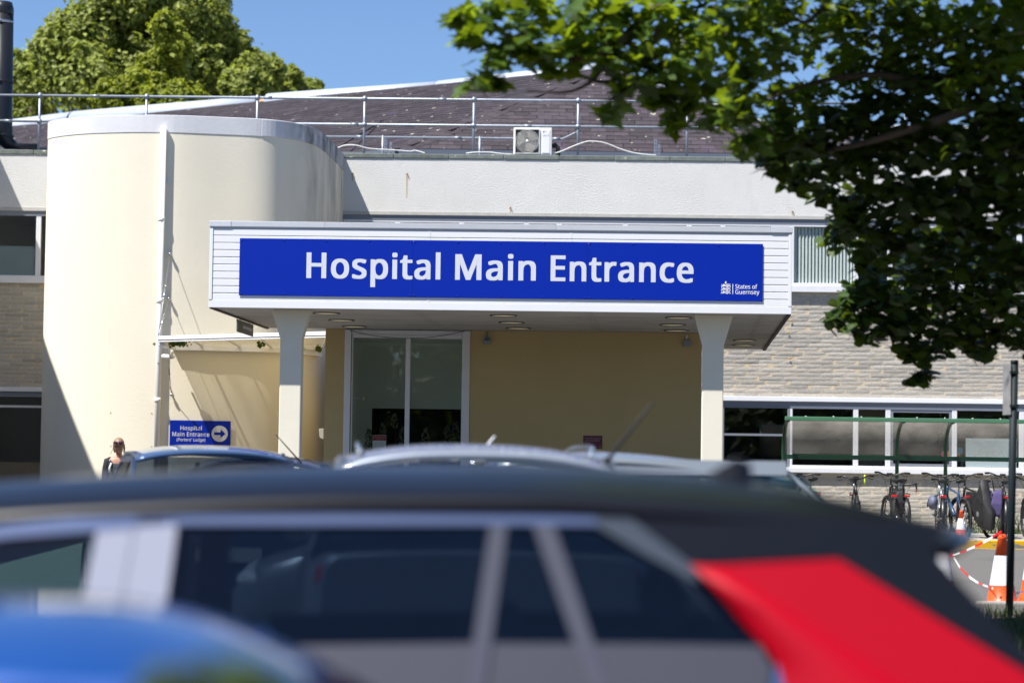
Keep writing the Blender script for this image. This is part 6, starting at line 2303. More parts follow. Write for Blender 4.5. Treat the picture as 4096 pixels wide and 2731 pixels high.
        for x in (S['ax'][0], S['ax'][1]):
            wheel(car, x, s * (hw - 0.09), S.get('wr', 0.32), s)
            ar = MB()
            pts = [Vector((x + (S.get('wr', 0.32) + 0.05) * math.cos(a), s * (hw - 0.012), S.get('wr', 0.32) + (S.get('wr', 0.32) + 0.05) * math.sin(a))) for a in [math.pi * k / 14 for k in range(15)]]
            ar.tube(pts, 0.03, 6)
            ar.build('arch_trim', 'trim_black', car)
        MB().ball((L / 2 - 0.17, s * hw * 0.66, dz(L / 2 - 0.2) - 0.11), (0.16, 0.20, 0.085), 14, 8).build('headlight', 'lamp_clear', car)
        MB().ball((-L / 2 + 0.12, s * hw * 0.74, dz(-L / 2) - 0.10), (0.12, 0.13, 0.11), 14, 8).build('tail_light', 'lamp_red', car)
    def scr(xa, za, xb, zb_, wa, wb2, bow):
        def fn(u, v):
            t = 2 * u - 1
            w = wa + (wb2 - wa) * v
            return (xa + (xb - xa) * v - bow * t * t * (1 if xa > 0 else -1), t * w, za + (zb_ - za) * v - 0.03 * t * t * v)
        return fn
    MB().grid(scr(xw + 0.02, belt - 0.01, xf + 0.01, ze + 0.035 - prof(1.0), wb - 0.03, wr - 0.0, 0.06), 10, 6).build('windscreen', 'sky_glass', car)
    zrw = S.get('rear_top', ze + 0.03 - prof(0.0))
    MB().grid(scr(xh - 0.02, belt - 0.01, xr - 0.0, zrw, wb - 0.04, wr - 0.0, 0.05), 10, 6).build('rear_window', S.get('rear_screen', 'sky_glass'), car)
    inn = MB()
    inn.box(xh + 0.25, xw - 0.3, -wb + 0.08, wb - 0.08, 0.35, 0.42)
    inn.build('cabin_floor', 'trim_black', car)
    for y in (-0.36, 0.36):
        st = MB()
        sx = (xw + xh) / 2 - 0.15
        st.loft([[(sx + a, y + b, z) for a, b in ((0.08, -0.22), (0.08, 0.22), (-0.10, 0.24), (-0.10, -0.24))] for z in (0.42,)] + [[(sx - 0.22 + a, y + b, belt + 0.06) for a, b in ((0.05, -0.18), (0.05, 0.18), (-0.05, 0.18), (-0.05, -0.18))]], smooth=False)
        st.ball((sx - 0.24, y, belt + 0.15), (0.05, 0.13, 0.09), 12, 8)
        st.build('seat', 'seat_grey', car, bevel=0.03)
    MB().box(L / 2 - 0.02, L / 2 + 0.012, -0.26, 0.26, 0.42, 0.53).build('number_plate', 'plate_white', car)
    MB().box(-L / 2 - 0.012, -L / 2 + 0.02, -0.26, 0.26, 0.62, 0.73).build('number_plate', 'plate_white', car)
    return car

def antenna(car, p, q, r0=0.012, r1=0.006, mat='bike_silver'):
    m = MB()
    m.tube([p, Vector(p).lerp(Vector(q), 0.03), q], [r0 * 2.2, r0, r1], 8)
    m.build('antenna', mat, car)

hatch = dict(L=4.0, W=1.74, H=1.50, deck=[(-2.0, 0.95), (-1.7, 1.0), (0.9, 1.0), (1.5, 0.92), (1.9, 0.78), (2.0, 0.62)], cabin=(0.95, 0.30, -1.45, -1.85), belt=1.0, ax=(-1.25, 1.22), paint='car_navy')

# --- red car with black roof, side on, nearest but one (measured from the photograph's own outline)
DS = 6.22
KS = DS / FPX
RCX = -0.60                              # world x of the car's middle
def rc(px2, py2):
    """Point of the near side plane, from the 2352 pixel wide view of the photograph."""
    p = W(px2 * 1.7415, py2 * 1.7415, DS)
    return (-(p.x - RCX), p.z)          # car faces -x, so local forward is -world x
Z = lambda py2: rc(1176, py2)[1]
near_y = 0.80
belt_r = 0.90
ze_r = rc(700, 1168)[1]
Hr = ze_r + 0.105
pts_glass_front = [rc(-420, 1300), rc(-60, 1245), rc(206, 1224), rc(172, 1640), rc(-500, 1640)]
pts_b1 = [rc(206, 1196), rc(292, 1190), rc(236, 1640), rc(140, 1640)]
pts_b2 = [rc(296, 1188), rc(392, 1186), rc(352, 1640), rc(240, 1640)]
pts_glass_rear = [rc(392, 1206), rc(1126, 1204), rc(1060, 1640), rc(352, 1640)]
pts_div = [rc(1126, 1196), rc(1166, 1196), rc(1106, 1640), rc(1062, 1640)]
pts_glass_q = [rc(1166, 1206), rc(1232, 1206), rc(1386, 1640), rc(1106, 1640)]
pts_bar = [rc(1222, 1196), rc(1272, 1198), rc(1420, 1640), rc(1376, 1640)]
pts_glass_c = [rc(1272, 1208), rc(1380, 1214), rc(1470, 1262), rc(1612, 1342), rc(1700, 1432), rc(1786, 1530), rc(1760, 1640), rc(1420, 1640)]
pts_strip = [rc(-420, 1262), rc(0, 1206), rc(250, 1176), rc(800, 1158), rc(1376, 1162), rc(1376, 1208), rc(1100, 1206), rc(400, 1206), rc(0, 1236), rc(-420, 1300)]
pts_csur = [rc(1376, 1162), rc(1450, 1190), rc(1600, 1284), rc(1612, 1342), rc(1470, 1266), rc(1376, 1210)]
pts_red = [rc(1594, 1297), rc(1938, 1281), rc(2352, 1536), rc(2480, 1640), rc(1800, 1640), rc(1790, 1530), rc(1700, 1418), rc(1640, 1344)]
pts_tail = [rc(1800, 1178), rc(2050, 1200), rc(2204, 1214), rc(2158, 1264), rc(2204, 1322), rc(2352, 1488), rc(2500, 1660), rc(2480, 1640), rc(2352, 1536), rc(1938, 1281), rc(1594, 1297), rc(1440, 1180)]
pts_belt = [rc(480, 1486), rc(1100, 1478), rc(1500, 1480), rc(1748, 1484), rc(1776, 1530), rc(1752, 1640), rc(480, 1640)]
pts_edge = [rc(1786, 1500), rc(1806, 1500), rc(1812, 1545), rc(1796, 1640), rc(1760, 1640), rc(1780, 1540)]
xs_tip = rc(2204, 1214)[0]
red = dict(L=4.25, W=1.80, H=Hr, deck=[(-2.13, 0.86), (-1.75, 0.895), (0.9, 0.90), (1.5, 0.88), (1.95, 0.76), (2.13, 0.60)], cabin=(1.60, 0.93, -1.72, -2.02), belt=belt_r, ax=(-1.32, 1.30), wr=0.34,
           paint='car_red', roof_paint='car_black', crown=0.105, tilt=0.20, bw=0.90, rear_glass='privacy_glass', rear_top=1.335, roof_line=[(-1.915, 1.377), (-1.717, 1.42), (-1.52, 1.468), (-1.30, 1.505), (-1.08, 1.532), (-0.71, 1.55), (-0.14, 1.543), (0.17, 1.53), (0.60, 1.503), (0.93, 1.477)],
           custom=[('side_window', 'car_glass', pts_glass_front, -0.012), ('side_window', 'privacy_glass', pts_glass_rear, -0.012), ('quarter_window', 'privacy_glass', pts_glass_q, -0.012), ('quarter_window', 'privacy_glass', pts_glass_c, -0.012),
                   ('door_pillar', 'pillar_sheen', pts_b1, 0.002), ('door_pillar', 'pillar_sheen', pts_b2, 0.004), ('belt_trim', 'belt_grey', pts_belt, -0.005), ('window_divider', 'divider_grey', pts_div, 0.002), ('window_divider', 'divider_grey', pts_bar, 0.003),
                   ('window_surround', 'satin_trim', pts_strip, 0.004), ('window_surround', 'surround_grey', pts_csur, 0.004), ('quarter_panel', 'car_red', pts_red, 0.000), ('tail_panel', 'car_black', pts_tail, 0.005), ('chrome_edge', 'chrome', pts_edge, 0.010)])
car_r = make_car('parked_car', 'red car with black roof seen side on across the foreground, out of focus', red)
car_r.location = (RCX, DS + near_y - 0.03, 0)
car_r.rotation_euler = (0, 0, math.pi)
# raised haunch along the lower front edge of the quarter panel, catching the sky
def on_side(pt, e):
    zz = pt[1]
    wb_ = 0.90 * 0.90
    return Vector((pt[0], wb_ - 0.20 * (zz - belt_r) / (ze_r - belt_r) + e, zz))
for s_ in (-1, 1):
    row0 = [rc(1592, 1299), rc(1640, 1346), rc(1700, 1420), rc(1790, 1532), rc(1800, 1640)]
    row1 = [rc(1625, 1301), rc(1705, 1366), rc(1800, 1440), rc(1930, 1548), rc(2010, 1640)]
    row2 = [rc(1660, 1302), rc(1790, 1388), rc(1930, 1475), rc(2090, 1580), rc(2180, 1640)]
    hb_ = MB()
    rws = []
    for row, e in ((row0, 0.014), (row1, 0.060), (row2, 0.002)):
        rws.append([tuple(Vector((v.x, s_ * v.y, v.z))) for v in (on_side(p, e if k else 0.004) for k, p in enumerate(row))])
    rws = [[tuple(q) for q in resample(r_, 3)] for r_ in rws]
    hb_.loft(rws, closed=False, caps=False)
    hb_.build('haunch', 'car_red', car_r, fix=True)
# spoiler and sloping tailgate between the two tail panels
m = MB()
m.loft([[(-1.70, -0.64, 1.385), (-1.70, 0.64, 1.385), (-1.70, 0.64, 1.345), (-1.70, -0.64, 1.345)], [(-1.86, -0.34, 1.352), (-1.86, 0.34, 1.352), (-1.86, 0.34, 1.335), (-1.86, -0.34, 1.335)]], smooth=False)
m.build('spoiler', 'car_black', car_r, bevel=0.006)
fin = MB()
f0 = (-(W(2880, 1870, 7.05).x - RCX), 1.535)
fin.loft([[(f0[0] + 0.10, -0.02, f0[1] - 0.05), (f0[0] + 0.10, 0.02, f0[1] - 0.05), (f0[0] + 0.095, 0.0, f0[1] - 0.04)], [(f0[0] - 0.04, -0.035, f0[1] - 0.05), (f0[0] - 0.04, 0.035, f0[1] - 0.05), (f0[0] - 0.04, 0.0, f0[1] + 0.045)], [(f0[0] - 0.09, -0.03, f0[1] - 0.05), (f0[0] - 0.09, 0.03, f0[1] - 0.05), (f0[0] - 0.085, 0.0, f0[1] + 0.03)]], smooth=False)
fin.build('roof_fin', 'car_black', car_r, bevel=0.008)
# rear bench and luggage cover seen through the dark glass
m = MB()
m.box(-1.75, -0.45, -0.62, 0.62, 1.00, 1.035)
m.build('luggage_cover', 'cover_grey', car_r)
m = MB()
m.hexa([(-0.95, -0.62, 0.5), (-0.75, -0.62, 0.5), (-0.75, 0.62, 0.5), (-0.95, 0.62, 0.5), (-1.08, -0.60, 1.05), (-0.95, -0.60, 1.05), (-0.95, 0.60, 1.05), (-1.08, 0.60, 1.05)])
for y in (-0.38, 0.38):
    m.ball((-1.04, y, 1.17), (0.05, 0.12, 0.08), 12, 8)
m.build('rear_bench', 'seat_grey', car_r, bevel=0.03)
# --- blue car in the very foreground, only its roof showing
blue = dict(L=3.9, W=1.72, H=1.30, deck=[(-1.95, 0.80), (-1.6, 0.86), (0.8, 0.84), (1.4, 0.76), (1.95, 0.58)], cabin=(0.95, 0.25, -0.95, -1.65), belt=0.86, ax=(-1.2, 1.2), wr=0.31, paint='car_blue', crown=0.10, tilt=0.19,
            roof_prof=lambda u: 0.13 * max(0, (0.35 - u) / 0.35) ** 1.8 + 0.03 * max(0, (u - 0.6) / 0.4) ** 2)
car_b = make_car('parked_car', 'blue car in the very near foreground, only a blurred roof showing', blue)
pb = W(1035, 2600, 4.1)
car_b.rotation_euler = (0, 0, math.pi)
car_b.location = (pb.x - 0.83, 4.12, 0)

# --- dark blue hatchback facing the entrance
navy = dict(hatch, H=1.545, cabin=(0.95, 0.30, -0.85, -1.95), rear_glass='sky_glass', roof_over=0.20)
car_n = make_car('parked_car', 'dark blue hatchback with glossy roof parked in front of the cream tower', navy)
pn = W(770, 1800, 20.0)
car_n.rotation_euler = (0, 0, math.radians(104))
car_n.location = (pn.x - 0.05, 20.9, gz(20))
# --- midnight blue car behind it
mid = dict(hatch, H=1.43, paint='car_midnight', crown=0.09, cabin=(0.95, 0.30, -0.85, -1.95), rear_glass='sky_glass')
car_m = make_car('parked_car', 'nearly black car with whip antenna behind the dark blue hatchback', mid)
pm_ = W(1035, 1825, 24.0)
car_m.rotation_euler = (0, 0, math.radians(92))
car_m.location = (pm_.x, 24.6, gz(24))
antenna(car_m, (-1.1, -0.42, 1.36), (-1.5, -0.20, 1.62), 0.008, 0.004, 'trim_black')
# --- silver estate seen from the front
silv = dict(hatch, L=4.4, W=1.84, H=1.60, paint='car_silver', crown=0.085, deck=[(-2.2, 1.02), (-1.8, 1.06), (0.9, 1.04), (1.5, 0.98), (2.05, 0.84), (2.2, 0.66)], belt=1.05, cabin=(1.0, 0.35, -1.75, -2.05), ax=(-1.35, 1.35), tilt=0.14)
car_s = make_car('parked_car', 'silver estate car with roof rails behind the roof of the red car', silv)
pz = W(1850, 1790, 13.0)
car_s.rotation_euler = (0, 0, math.radians(93))
car_s.location = (pz.x, 14.0, gz(13.5))
for s in (-1, 1):
    rl = MB().tube(resample([(-1.5, s * 0.60, 1.545), (-1.4, s * 0.61, 1.575), (-0.3, s * 0.62, 1.60), (0.3, s * 0.61, 1.575), (0.4, s * 0.60, 1.54)], 4), 0.014, 8)
    rl.build('roof_rail', 'chrome', car_s)
antenna(car_s, (-1.60, -0.67, 1.51), (-2.0, -0.86, 1.80), 0.010, 0.006, 'trim_black')
antenna(car_s, (0.8, -0.07, 1.50), (0.7, -0.20, 1.665), 0.010, 0.008, 'bike_silver')
# --- pale car, tail to the right
pale = dict(hatch, L=4.2, H=1.56, paint='car_pale', rear_glass='car_glass', belt=1.02, deck=[(-2.1, 0.98), (-1.7, 1.02), (1.0, 1.02), (1.5, 0.96), (1.95, 0.82), (2.1, 0.66)], cabin=(1.25, 0.45, -1.45, -1.98), crown=0.06, cpil=0.12, rear_screen='car_glass', roof_prof=lambda u: 0.14 * max(0, (0.62 - u) / 0.62) ** 1.6 + 0.03 * max(0, (u - 0.7) / 0.3) ** 2)
car_p = make_car('parked_car', 'pale silver car whose sloping tailgate window ends left of the bicycles', pale)
pq_ = W(2950, 1850, 15.4)
car_p.rotation_euler = (0, 0, math.radians(184))
car_p.location = (W(3420, 1950, 15.4).x - 1.86, 15.9, gz(15.5))


# ------------------------------------------------------------------ trees
def leaf_shapes(lime=False):
    """A few five lobed leaves, slightly cupped: vertices, faces (unit size, stalk at the origin, tip along +y)."""
    out = []
    for sd in range(5):
        r = random.Random(sd)
        half = [(0.0, 0.0), (0.20, -0.06), (0.36, 0.10), (0.27, 0.20), (0.50, 0.42), (0.33, 0.47), (0.20, 0.56), (0.14, 0.72)]
        if lime:
            half = [(0.0, 0.04), (0.16, -0.06), (0.36, 0.02), (0.47, 0.22), (0.44, 0.46), (0.30, 0.70), (0.12, 0.88)]
        half = [(x * r.uniform(0.9, 1.1), y * r.uniform(0.92, 1.08)) for x, y in half]
        pts = half + [(0.0, 1.0)] + [(-x * r.uniform(0.92, 1.08), y) for x, y in half[:0:-1]]
        cup = r.uniform(-0.25, 0.35)
        fold = r.uniform(-0.3, 0.2)
        vs = [(0, 0.34, 0.02)] + [(x, y, cup * abs(x) * 0.6 + fold * (y - 0.3) ** 2) for x, y in pts]
        n = len(pts)
        fs = [(0, 1 + i, 1 + (i + 1) % n) for i in range(n)]
        out.append((np.array(vs), fs))
    return out
LEAVES = leaf_shapes()
LIME_LEAVES = leaf_shapes(True)

def leaf_matrix(p, size, r, droop=0.5, facing=None):
    az = r.random() * 6.283
    n = Vector((r.gauss(0, 0.55), r.gauss(-0.15, 0.55), 1.0))
    if facing is not None:
        n = n + facing
    n.normalize()
    t = Vector((math.cos(az), math.sin(az), -droop * r.uniform(0.2, 1.8)))
    t = (t - n * t.dot(n)).normalized()
    x = t.cross(n)
    m = Matrix(((x.x, t.x, n.x), (x.y, t.y, n.y), (x.z, t.z, n.z))) * size
    return m

def build_maple():
    r = random.Random(11)
    tree = thing('maple_tree', 'maple tree whose leafy branches hang into the upper right of the picture', 'tree', (7.4, 17.8, gz(17.8)))
    base = Vector(tree.location)
    trunk_top = Vector((6.7, 17.6, 6.4))
    tk = MB().tube(resample([base - Vector((0, 0, 0.2)), base + Vector((-0.1, 0, 2.2)), Vector((7.0, 17.7, 4.5)), trunk_top, Vector((6.4, 17.5, 8.4))], 4), [0.30 - 0.2 * i / 16 for i in range(17)], 12)
    o = tk.build('trunk', 'bark', tree)
    o.location = -base
    # clumps as (px, py, distance, radius in photograph pixels, leaf size, leaves)
    C = []
    left = [(1835, 85, 14.2, 48), (1895, 130, 14.2, 75), (1960, 40, 14.4, 90), (1965, 230, 14.3, 85), (1905, 330, 14.2, 42), (1985, 330, 14.4, 40), (2060, 170, 14.5, 95), (2120, 20, 14.8, 110), (2150, 215, 14.5, 80), (2230, 290, 14.6, 36),
            (2260, 120, 14.8, 120), (2300, 205, 14.6, 75), (2330, 20, 15.2, 120), (2420, 160, 15.0, 115), (2430, 270, 14.9, 50), (2500, 60, 15.3, 120), (2480, 400, 15.0, 60), (2560, 220, 15.2, 110), (2560, 330, 15.1, 70), (2440, 450, 14.8, 28),
            (2660, 110, 15.6, 120), (2680, 300, 15.4, 110), (2640, 400, 15.3, 55), (2740, 430, 15.4, 60), (2700, 500, 15.3, 45), (2780, 200, 16.0, 110), (2830, 340, 15.8, 110), (2840, 480, 15.8, 80), (2800, 40, 16.2, 110)]
    for px, py, d, rr in left:
        C.append((px, py, d * 1.15, rr * 0.92, 0.155, int(11 + rr * rr * 0.0037)))
    right = [(2930, 120, 17.0, 120), (2960, 290, 17.0, 110), (2950, 440, 17.0, 95), (2990, 560, 17.4, 70), (3080, 30, 17.5, 120), (3100, 200, 18.0, 110), (3110, 420, 18.5, 110), (3100, 560, 18.5, 95), (3100, 660, 18.8, 60), (3180, 700, 19.5, 80),
             (3210, 560, 19.0, 110), (3230, 380, 18.8, 90), (3260, 120, 18.5, 140), (3330, 640, 19.5, 120), (3300, 770, 20.0, 70), (3350, 480, 19.2, 120), (3400, 280, 19.0, 120), (3420, 60, 18.5, 150), (3440, 800, 20.0, 120), (3390, 900, 20.2, 95),
             (3340, 955, 20.6, 55), (3480, 620, 19.5, 130), (3520, 430, 19.2, 130), (3560, 220, 18.8, 140), (3600, 40, 18.5, 140), (3560, 960, 20.0, 130), (3600, 780, 19.5, 140), (3660, 560, 19.0, 140), (3700, 360, 18.6, 140), (3740, 130, 18.4, 150),
             (3480, 1010, 20.6, 90), (3460, 1150, 21.0, 75), (3390, 1210, 21.2, 62), (3345, 1280, 21.2, 38), (3430, 1300, 21.0, 70), (3540, 1190, 21.0, 110), (3540, 1310, 21.0, 85), (3650, 1120, 20.5, 120), (3660, 1290, 21.0, 95), (3620, 1390, 21.2, 62),
             (3690, 1410, 21.2, 62), (3700, 1490, 21.3, 34), (3665, 1515, 21.3, 24), (3770, 1000, 20.0, 130), (3780, 1190, 20.6, 120), (3790, 1340, 21.0, 85), (3750, 780, 19.2, 140), (3820, 580, 18.6, 140), (3860, 330, 18.2, 140), (3900, 120, 18.0, 150),
             (3880, 900, 19.4, 130), (3900, 1120, 20.2, 120), (3890, 1300, 20.8, 95), (3930, 1390, 21.0, 60), (3960, 720, 18.8, 140), (4000, 480, 18.0, 140), (4040, 230, 17.6, 150), (4060, 30, 17.4, 150), (4010, 980, 19.4, 130), (4020, 1200, 20.2, 110),
             (4010, 1330, 20.8, 75), (4080, 800, 18.8, 130), (4110, 580, 18.0, 140), (4110, 1080, 19.6, 120), (4120, 1290, 20.4, 95), (4160, 380, 17.6, 140), (4110, 1390, 20.6, 55)]
    for px, py, d, rr in right:
        C.append((px, py, d, rr * 0.94, 0.128, int(16 + rr * rr * 0.0066)))
    # crown above and beyond the frame, which keeps the right side in shade
    up = []
    for k in range(330):
        x = r.uniform(0.9, 9.0)
        y = r.uniform(11.5, 23.5)
        z = r.uniform(4.6, 9.0)
        if z < 6.8 and x < 2.1 or z < 1.9 + 0.2 * y or (y > 19.5 and x < 3.2) or (y > 24 and x < 5.5):
            continue
        up.append((Vector((x, y, z)), r.uniform(0.5, 0.85)))
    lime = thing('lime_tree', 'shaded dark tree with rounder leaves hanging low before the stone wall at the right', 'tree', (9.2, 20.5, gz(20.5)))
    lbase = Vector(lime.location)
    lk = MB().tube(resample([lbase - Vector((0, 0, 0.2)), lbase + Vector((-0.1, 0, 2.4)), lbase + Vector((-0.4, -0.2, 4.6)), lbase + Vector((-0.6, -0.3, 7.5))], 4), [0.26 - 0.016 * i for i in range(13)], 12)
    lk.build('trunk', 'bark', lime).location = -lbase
    sets = {False: ([], [], []), True: ([], [], [])}
    for px, py, d, rr, ls, n in C:
        c = W(px, py, d)
        R = rr * d / FPX
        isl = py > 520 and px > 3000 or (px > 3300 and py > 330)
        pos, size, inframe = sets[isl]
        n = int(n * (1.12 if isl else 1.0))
        for k in range(n):
            q = Vector((r.gauss(0, 0.5), r.gauss(0, 0.5), r.gauss(0, 0.42)))
            if q.length > 1.08:
                q = q.normalized() * 1.08
            pos.append(c + Vector((q.x * R, q.y * R * 2.0, q.z * R)))
            size.append(ls * (0.92 if isl else 1.0) * r.uniform(0.7, 1.2))
            inframe.append(0 <= px <= 4096 and 0 <= py)
    for c, R in up:
        pos, size, inframe = sets[c.x > 3.2]
        for k in range(95):
            q = Vector((r.gauss(0, 0.5), r.gauss(0, 0.6), r.gauss(0, 0.4)))
            pos.append(c + q * R * 1.25)
            size.append(0.155 * r.uniform(0.8, 1.3))
            inframe.append(False)
    for isl in (False, True):
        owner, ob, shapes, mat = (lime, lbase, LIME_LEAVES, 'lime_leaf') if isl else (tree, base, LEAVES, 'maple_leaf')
        pos, size, inframe = sets[isl]
        order = [i for i in range(len(pos)) if inframe[i]]
        r.shuffle(order)
        order.sort(key=lambda i: pos[i].y)          # nearest first
        single = set(order[:300])
        meshes = [MB().add([tuple(v) for v in vs], fs, 0, False).mesh('leaf', mat) for vs, fs in shapes]
        V, F = [], []
        off = 0
        for i, p in enumerate(pos):
            k = r.randrange(5)
            m = leaf_matrix(p, size[i], r, 1.1 if isl else 0.5)
            if i in single:
                o = link('leaf', meshes[k], owner)
                mm = m.to_4x4()
                mm.translation = p - ob
                o.matrix_local = mm
            else:
                vs, fs = shapes[k]
                V.append(vs @ np.array(m).T + np.array(p - ob))
                F += [tuple(off + j for j in f) for f in fs]
                off += len(vs)
        me = bpy.data.meshes.new('foliage')
        me.from_pydata(np.concatenate(V).tolist(), [], F)
        me.materials.append(MATS[mat])
        tag(link('foliage', me, owner), kind='stuff')
    # limbs and twigs
    def limb(pts, r0, r1, name='branch', par=tree):
        P = resample(pts, 5)
        m = MB().tube(P, [r0 + (r1 - r0) * i / (len(P) - 1) for i in range(len(P))], 8)
        b = m.build(name, 'bark', par)
        b.location = -Vector(par.location)
        return b
    limb([trunk_top, Vector((5.2, 17.2, 6.8)), Vector((3.5, 17.4, 6.3)), W(3000, -420, 15.90), W(2700, -40, 17.82), W(2420, 210, 17.25), W(2180, 200, 16.79), W(1960, 110, 16.45)], 0.13, 0.010)
    limb([W(2500, 160, 17.36), W(2420, 260, 17.25), W(2360, 330, 17.14), W(2260, 370, 17.02), W(2110, 365, 16.79)], 0.022, 0.006)
    limb([W(2640, 110, 17.71), W(2560, 250, 17.48), W(2420, 330, 17.25), W(2250, 270, 16.90), W(2040, 210, 16.56)], 0.025, 0.006)
    limb([Vector((6.8, 17.6, 5.4)), W(4300, 60, 18.00), W(4000, 250, 18.00), W(3900, 420, 18.20), W(3500, 560, 18.80), W(3200, 620, 19.20)], 0.10, 0.010)
    limb([W(4000, 220, 18.20), W(3760, 330, 18.40), W(3520, 300, 18.60), W(3260, 330, 18.40), W(3020, 420, 17.20)], 0.045, 0.008)
    limb([W(3300, 20, 18.20), W(3220, 90, 18.00), W(3120, 40, 17.80), W(2980, 30, 17.20)], 0.02, 0.008)
    limb([lbase + Vector((-0.4, -0.2, 4.4)), W(4350, 500, 18.60), W(4020, 720, 19.00), W(3780, 980, 20.00), W(3600, 1240, 21.00), W(3480, 1290, 21.10)], 0.085, 0.008, par=lime)
    limb([W(3900, 860, 19.40), W(3850, 1080, 20.20), W(3780, 1260, 20.80), W(3700, 1450, 21.20)], 0.025, 0.005, par=lime)
    limb([W(4020, 720, 19.00), W(3820, 770, 19.20), W(3560, 880, 20.00), W(3380, 960, 20.50)], 0.03, 0.006, par=lime)
    limb([W(4000, 1000, 19.60), W(4010, 1150, 20.20), W(3950, 1340, 20.80)], 0.018, 0.005, par=lime)
    tw = MB()
    for px, py, d, rr, ls, n in C:
        c = W(px, py, d)
        R = rr * d / FPX
        for k in range(3):
            a = r.random() * 6.28
            q = c + Vector((math.cos(a) * R, r.uniform(-R, R), math.sin(a) * R * 0.7 + 0.3 * R))
            e = c + Vector((r.uniform(-R, R), r.uniform(-R, R), -R * r.random()))
            tw.tube(resample([q, c + Vector((0, 0, R * 0.2)), e], 3), [0.006, 0.006, 0.005, 0.005, 0.004, 0.003, 0.002], 5)
    o = tw.build('twigs', 'bark', tree)
    o.location = -base
    tag(o, kind='stuff')
build_maple()

def crown_mesh(clumps, n_leaf, size, r, squash=1.0):
    """Many bent two-triangle leaf sprays spread through ellipsoid clumps, denser towards the outside."""
    V, F = [], []
    tot = sum(c[1] ** 2 for c in clumps)
    for c, R in clumps:
        n = int(n_leaf * R * R / tot)
        for k in range(n):
            d = Vector((r.gauss(0, 1), r.gauss(0, 1), r.gauss(0, 1))).normalized()
            q = d * R * (r.random() ** 0.45) * r.uniform(0.72, 1.28)
            p = c + Vector((q.x, q.y, q.z * squash))
            nrm_v = (d + Vector((r.gauss(0, 0.5), r.gauss(0, 0.5), r.gauss(0.4, 0.5)))).normalized()
            t = Vector((r.gauss(0, 1), r.gauss(0, 1), r.gauss(-0.3, 0.6)))
            t = (t - nrm_v * t.dot(nrm_v)).normalized()
            b = t.cross(nrm_v)
            s = size * r.uniform(0.6, 1.35)
            o = len(V)
            V += [tuple(p - t * s * 0.5), tuple(p + b * s * 0.32 + nrm_v * s * 0.1), tuple(p + t * s * 0.6), tuple(p - b * s * 0.32 + nrm_v * s * 0.1)]
            F += [(o, o + 1, o + 2), (o, o + 2, o + 3)]
    return V, F

def far_tree(name, label, centre_px, d, lobes, n, size, mat, trunk_px, seed, limbs=True):
    r = random.Random(seed)
    bp_ = W(trunk_px, 1000, d)
    t = thing(name, label, 'tree', (bp_.x, d, 0.47))
    base = Vector(t.location)
    cl = []
    for px, py, rr in lobes:
        c = W(px, py, d + r.uniform(-2.2, 2.2))
        R = rr * d / FPX
        cl.append((c, R))
        for k in range(15):
            a, e = r.random() * 6.28, r.uniform(-0.7, 1.2)
            v = Vector((math.cos(a) * math.cos(e), math.sin(a) * math.cos(e), math.sin(e)))
            cl.append((c + v * R * r.uniform(0.7, 1.0), R * r.uniform(0.18, 0.42)))
        for k in range(16):
            a, e = r.random() * 6.28, r.uniform(-0.5, 1.4)
            v = Vector((math.cos(a) * math.cos(e), math.sin(a) * math.cos(e), math.sin(e)))
            cl.append((c + v * R * r.uniform(1.0, 1.22), R * r.uniform(0.07, 0.17)))
    V, F = crown_mesh([(c - base, R) for c, R in cl], n, size, r)
    me = bpy.data.meshes.new('crown')
    me.from_pydata(V, [], F)
    me.materials.append(MATS[mat])
    link('crown', me, t)
    tm = MB()
    top = W(centre_px, 200, d)
    tm.tube(resample([(0, 0, -0.3), (0.1, 0, 2.5), (top.x - base.x, 0, 5), (top.x - base.x, 0.4, min(4.0, top.z - base.z))], 4), [0.42 - 0.35 * i / 12 for i in range(13)], 10)
    for px, py, rr in (lobes if limbs else []):
        c = W(px, py, d) - base
        s0 = Vector((top.x - base.x, 0, min(5.5 + r.random() * 2.5, c.z - 0.5)))
        tm.tube(resample([s0, s0.lerp(c, 0.5) + Vector((0, 0, 0.4)), c], 4), [0.13 - 0.11 * i / 8 for i in range(9)], 7)
    tm.build('trunk', 'bark', t)
    return t
far_tree('broadleaf_tree', 'big sunlit green tree behind the roof at the upper left', 560, 74,
         [(150, 300, 120), (110, 430, 110), (240, 210, 110), (330, 330, 150), (330, 150, 120), (430, 30, 150), (470, 220, 160), (600, -60, 190), (560, 330, 150), (640, 130, 170), (780, 40, 130), (740, 260, 150), (830, 190, 130), (700, 390, 130), (880, 330, 120), (930, 240, 110), (980, 360, 90), (880, 100, 60), (1010, 290, 70)],
         80000, 0.19, 'far_leaf', 600, 3)
far_tree('broadleaf_tree', 'lower spreading tree sloping down right behind the ridge capping', 1080, 78,
         [(1030, 300, 85), (1080, 370, 90), (1150, 350, 75), (1180, 400, 70), (1230, 370, 48), (1262, 350, 26), (1100, 280, 40), (1180, 300, 22)], 16000, 0.20, 'far_leaf', 1090, 4)
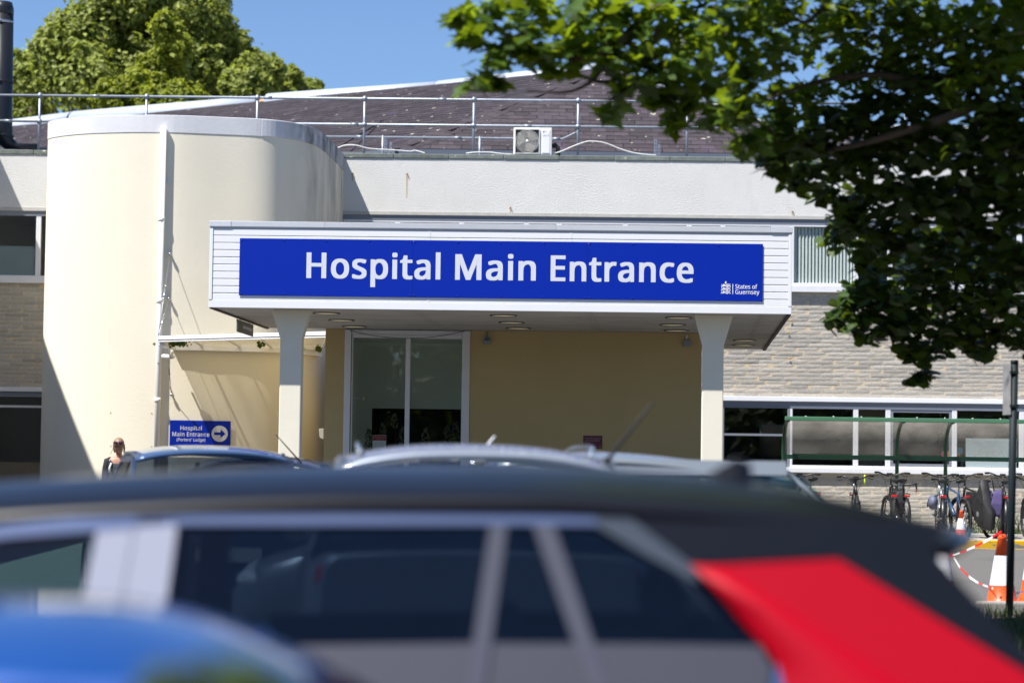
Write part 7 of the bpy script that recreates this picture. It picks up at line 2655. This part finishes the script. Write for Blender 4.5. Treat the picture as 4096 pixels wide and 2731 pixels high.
far_tree('broadleaf_tree', 'brighter yellow green tree in front of the big tree', 640, 66,
         [(560, 380, 95), (640, 300, 90), (700, 200, 70), (740, 420, 90), (450, 400, 80), (620, 440, 80), (660, 120, 60)], 20000, 0.16, 'far_leaf_bright', 640, 5, False)

# shrub right in front of the lens at the lower left
shb = thing('shrub', 'dark green shrub blurred at the very bottom left of the picture', 'shrub', (0, 0, 0))
r = random.Random(9)
sc_ = []
for px, py, rr in ((900, 2745, 120), (1020, 2735, 100), (760, 2760, 110), (600, 2790, 110), (960, 2690, 70), (820, 2690, 80), (1090, 2780, 90), (680, 2720, 60), (700, 2900, 160), (950, 2900, 170)):
    sc_.append((W(px, py, 2.75 + r.uniform(-0.1, 0.1)), rr * 2.75 / FPX))
bs = W(850, 2900, 2.75)
V, F = crown_mesh(sc_ + [(Vector((bs.x, bs.y, 0.85)), 0.28), (Vector((bs.x, bs.y, 0.5)), 0.30), (Vector((bs.x, bs.y, 0.25)), 0.25)], 5200, 0.035, r)
me = bpy.data.meshes.new('foliage')
me.from_pydata(V, [], F)
me.materials.append(MATS['shrub_leaf'])
tag(link('foliage', me, shb), kind='stuff')
sm = MB()
for k in range(9):
    e = Vector((bs.x + r.uniform(-0.2, 0.2), bs.y + r.uniform(-0.15, 0.15), r.uniform(0.8, 1.2)))
    sm.tube([(bs.x, bs.y, 0), Vector((bs.x, bs.y, 0.3)).lerp(e, 0.4), e], [0.012, 0.009, 0.004], 6)
sm.build('stem', 'bark', shb)

# unseen trees added behind the camera to darken reflections in glass and paint
r = random.Random(21)
bt = []
for k in range(26):
    bt.append((Vector((-26 + 2.1 * k, -18.5, 0.9)), 1.7))
    bt.append((Vector((-25 + 2.1 * k, -19, r.uniform(2.6, 4.0))), 2.2))
    bt.append((Vector((-24 + 2.0 * k + r.uniform(-0.6, 0.6), -17 + r.uniform(-2, 2), r.uniform(1.6, 6.0))), r.uniform(1.6, 2.6)))
V, F = crown_mesh(bt, 45000, 0.6, r)
me = bpy.data.meshes.new('added_treeline')
me.from_pydata(V, [], F)
me.materials.append(MATS['shrub_leaf'])
tag(link('added_treeline', me), 'dense dark green trees added unseen behind the camera to darken reflections', 'trees', kind='stuff')
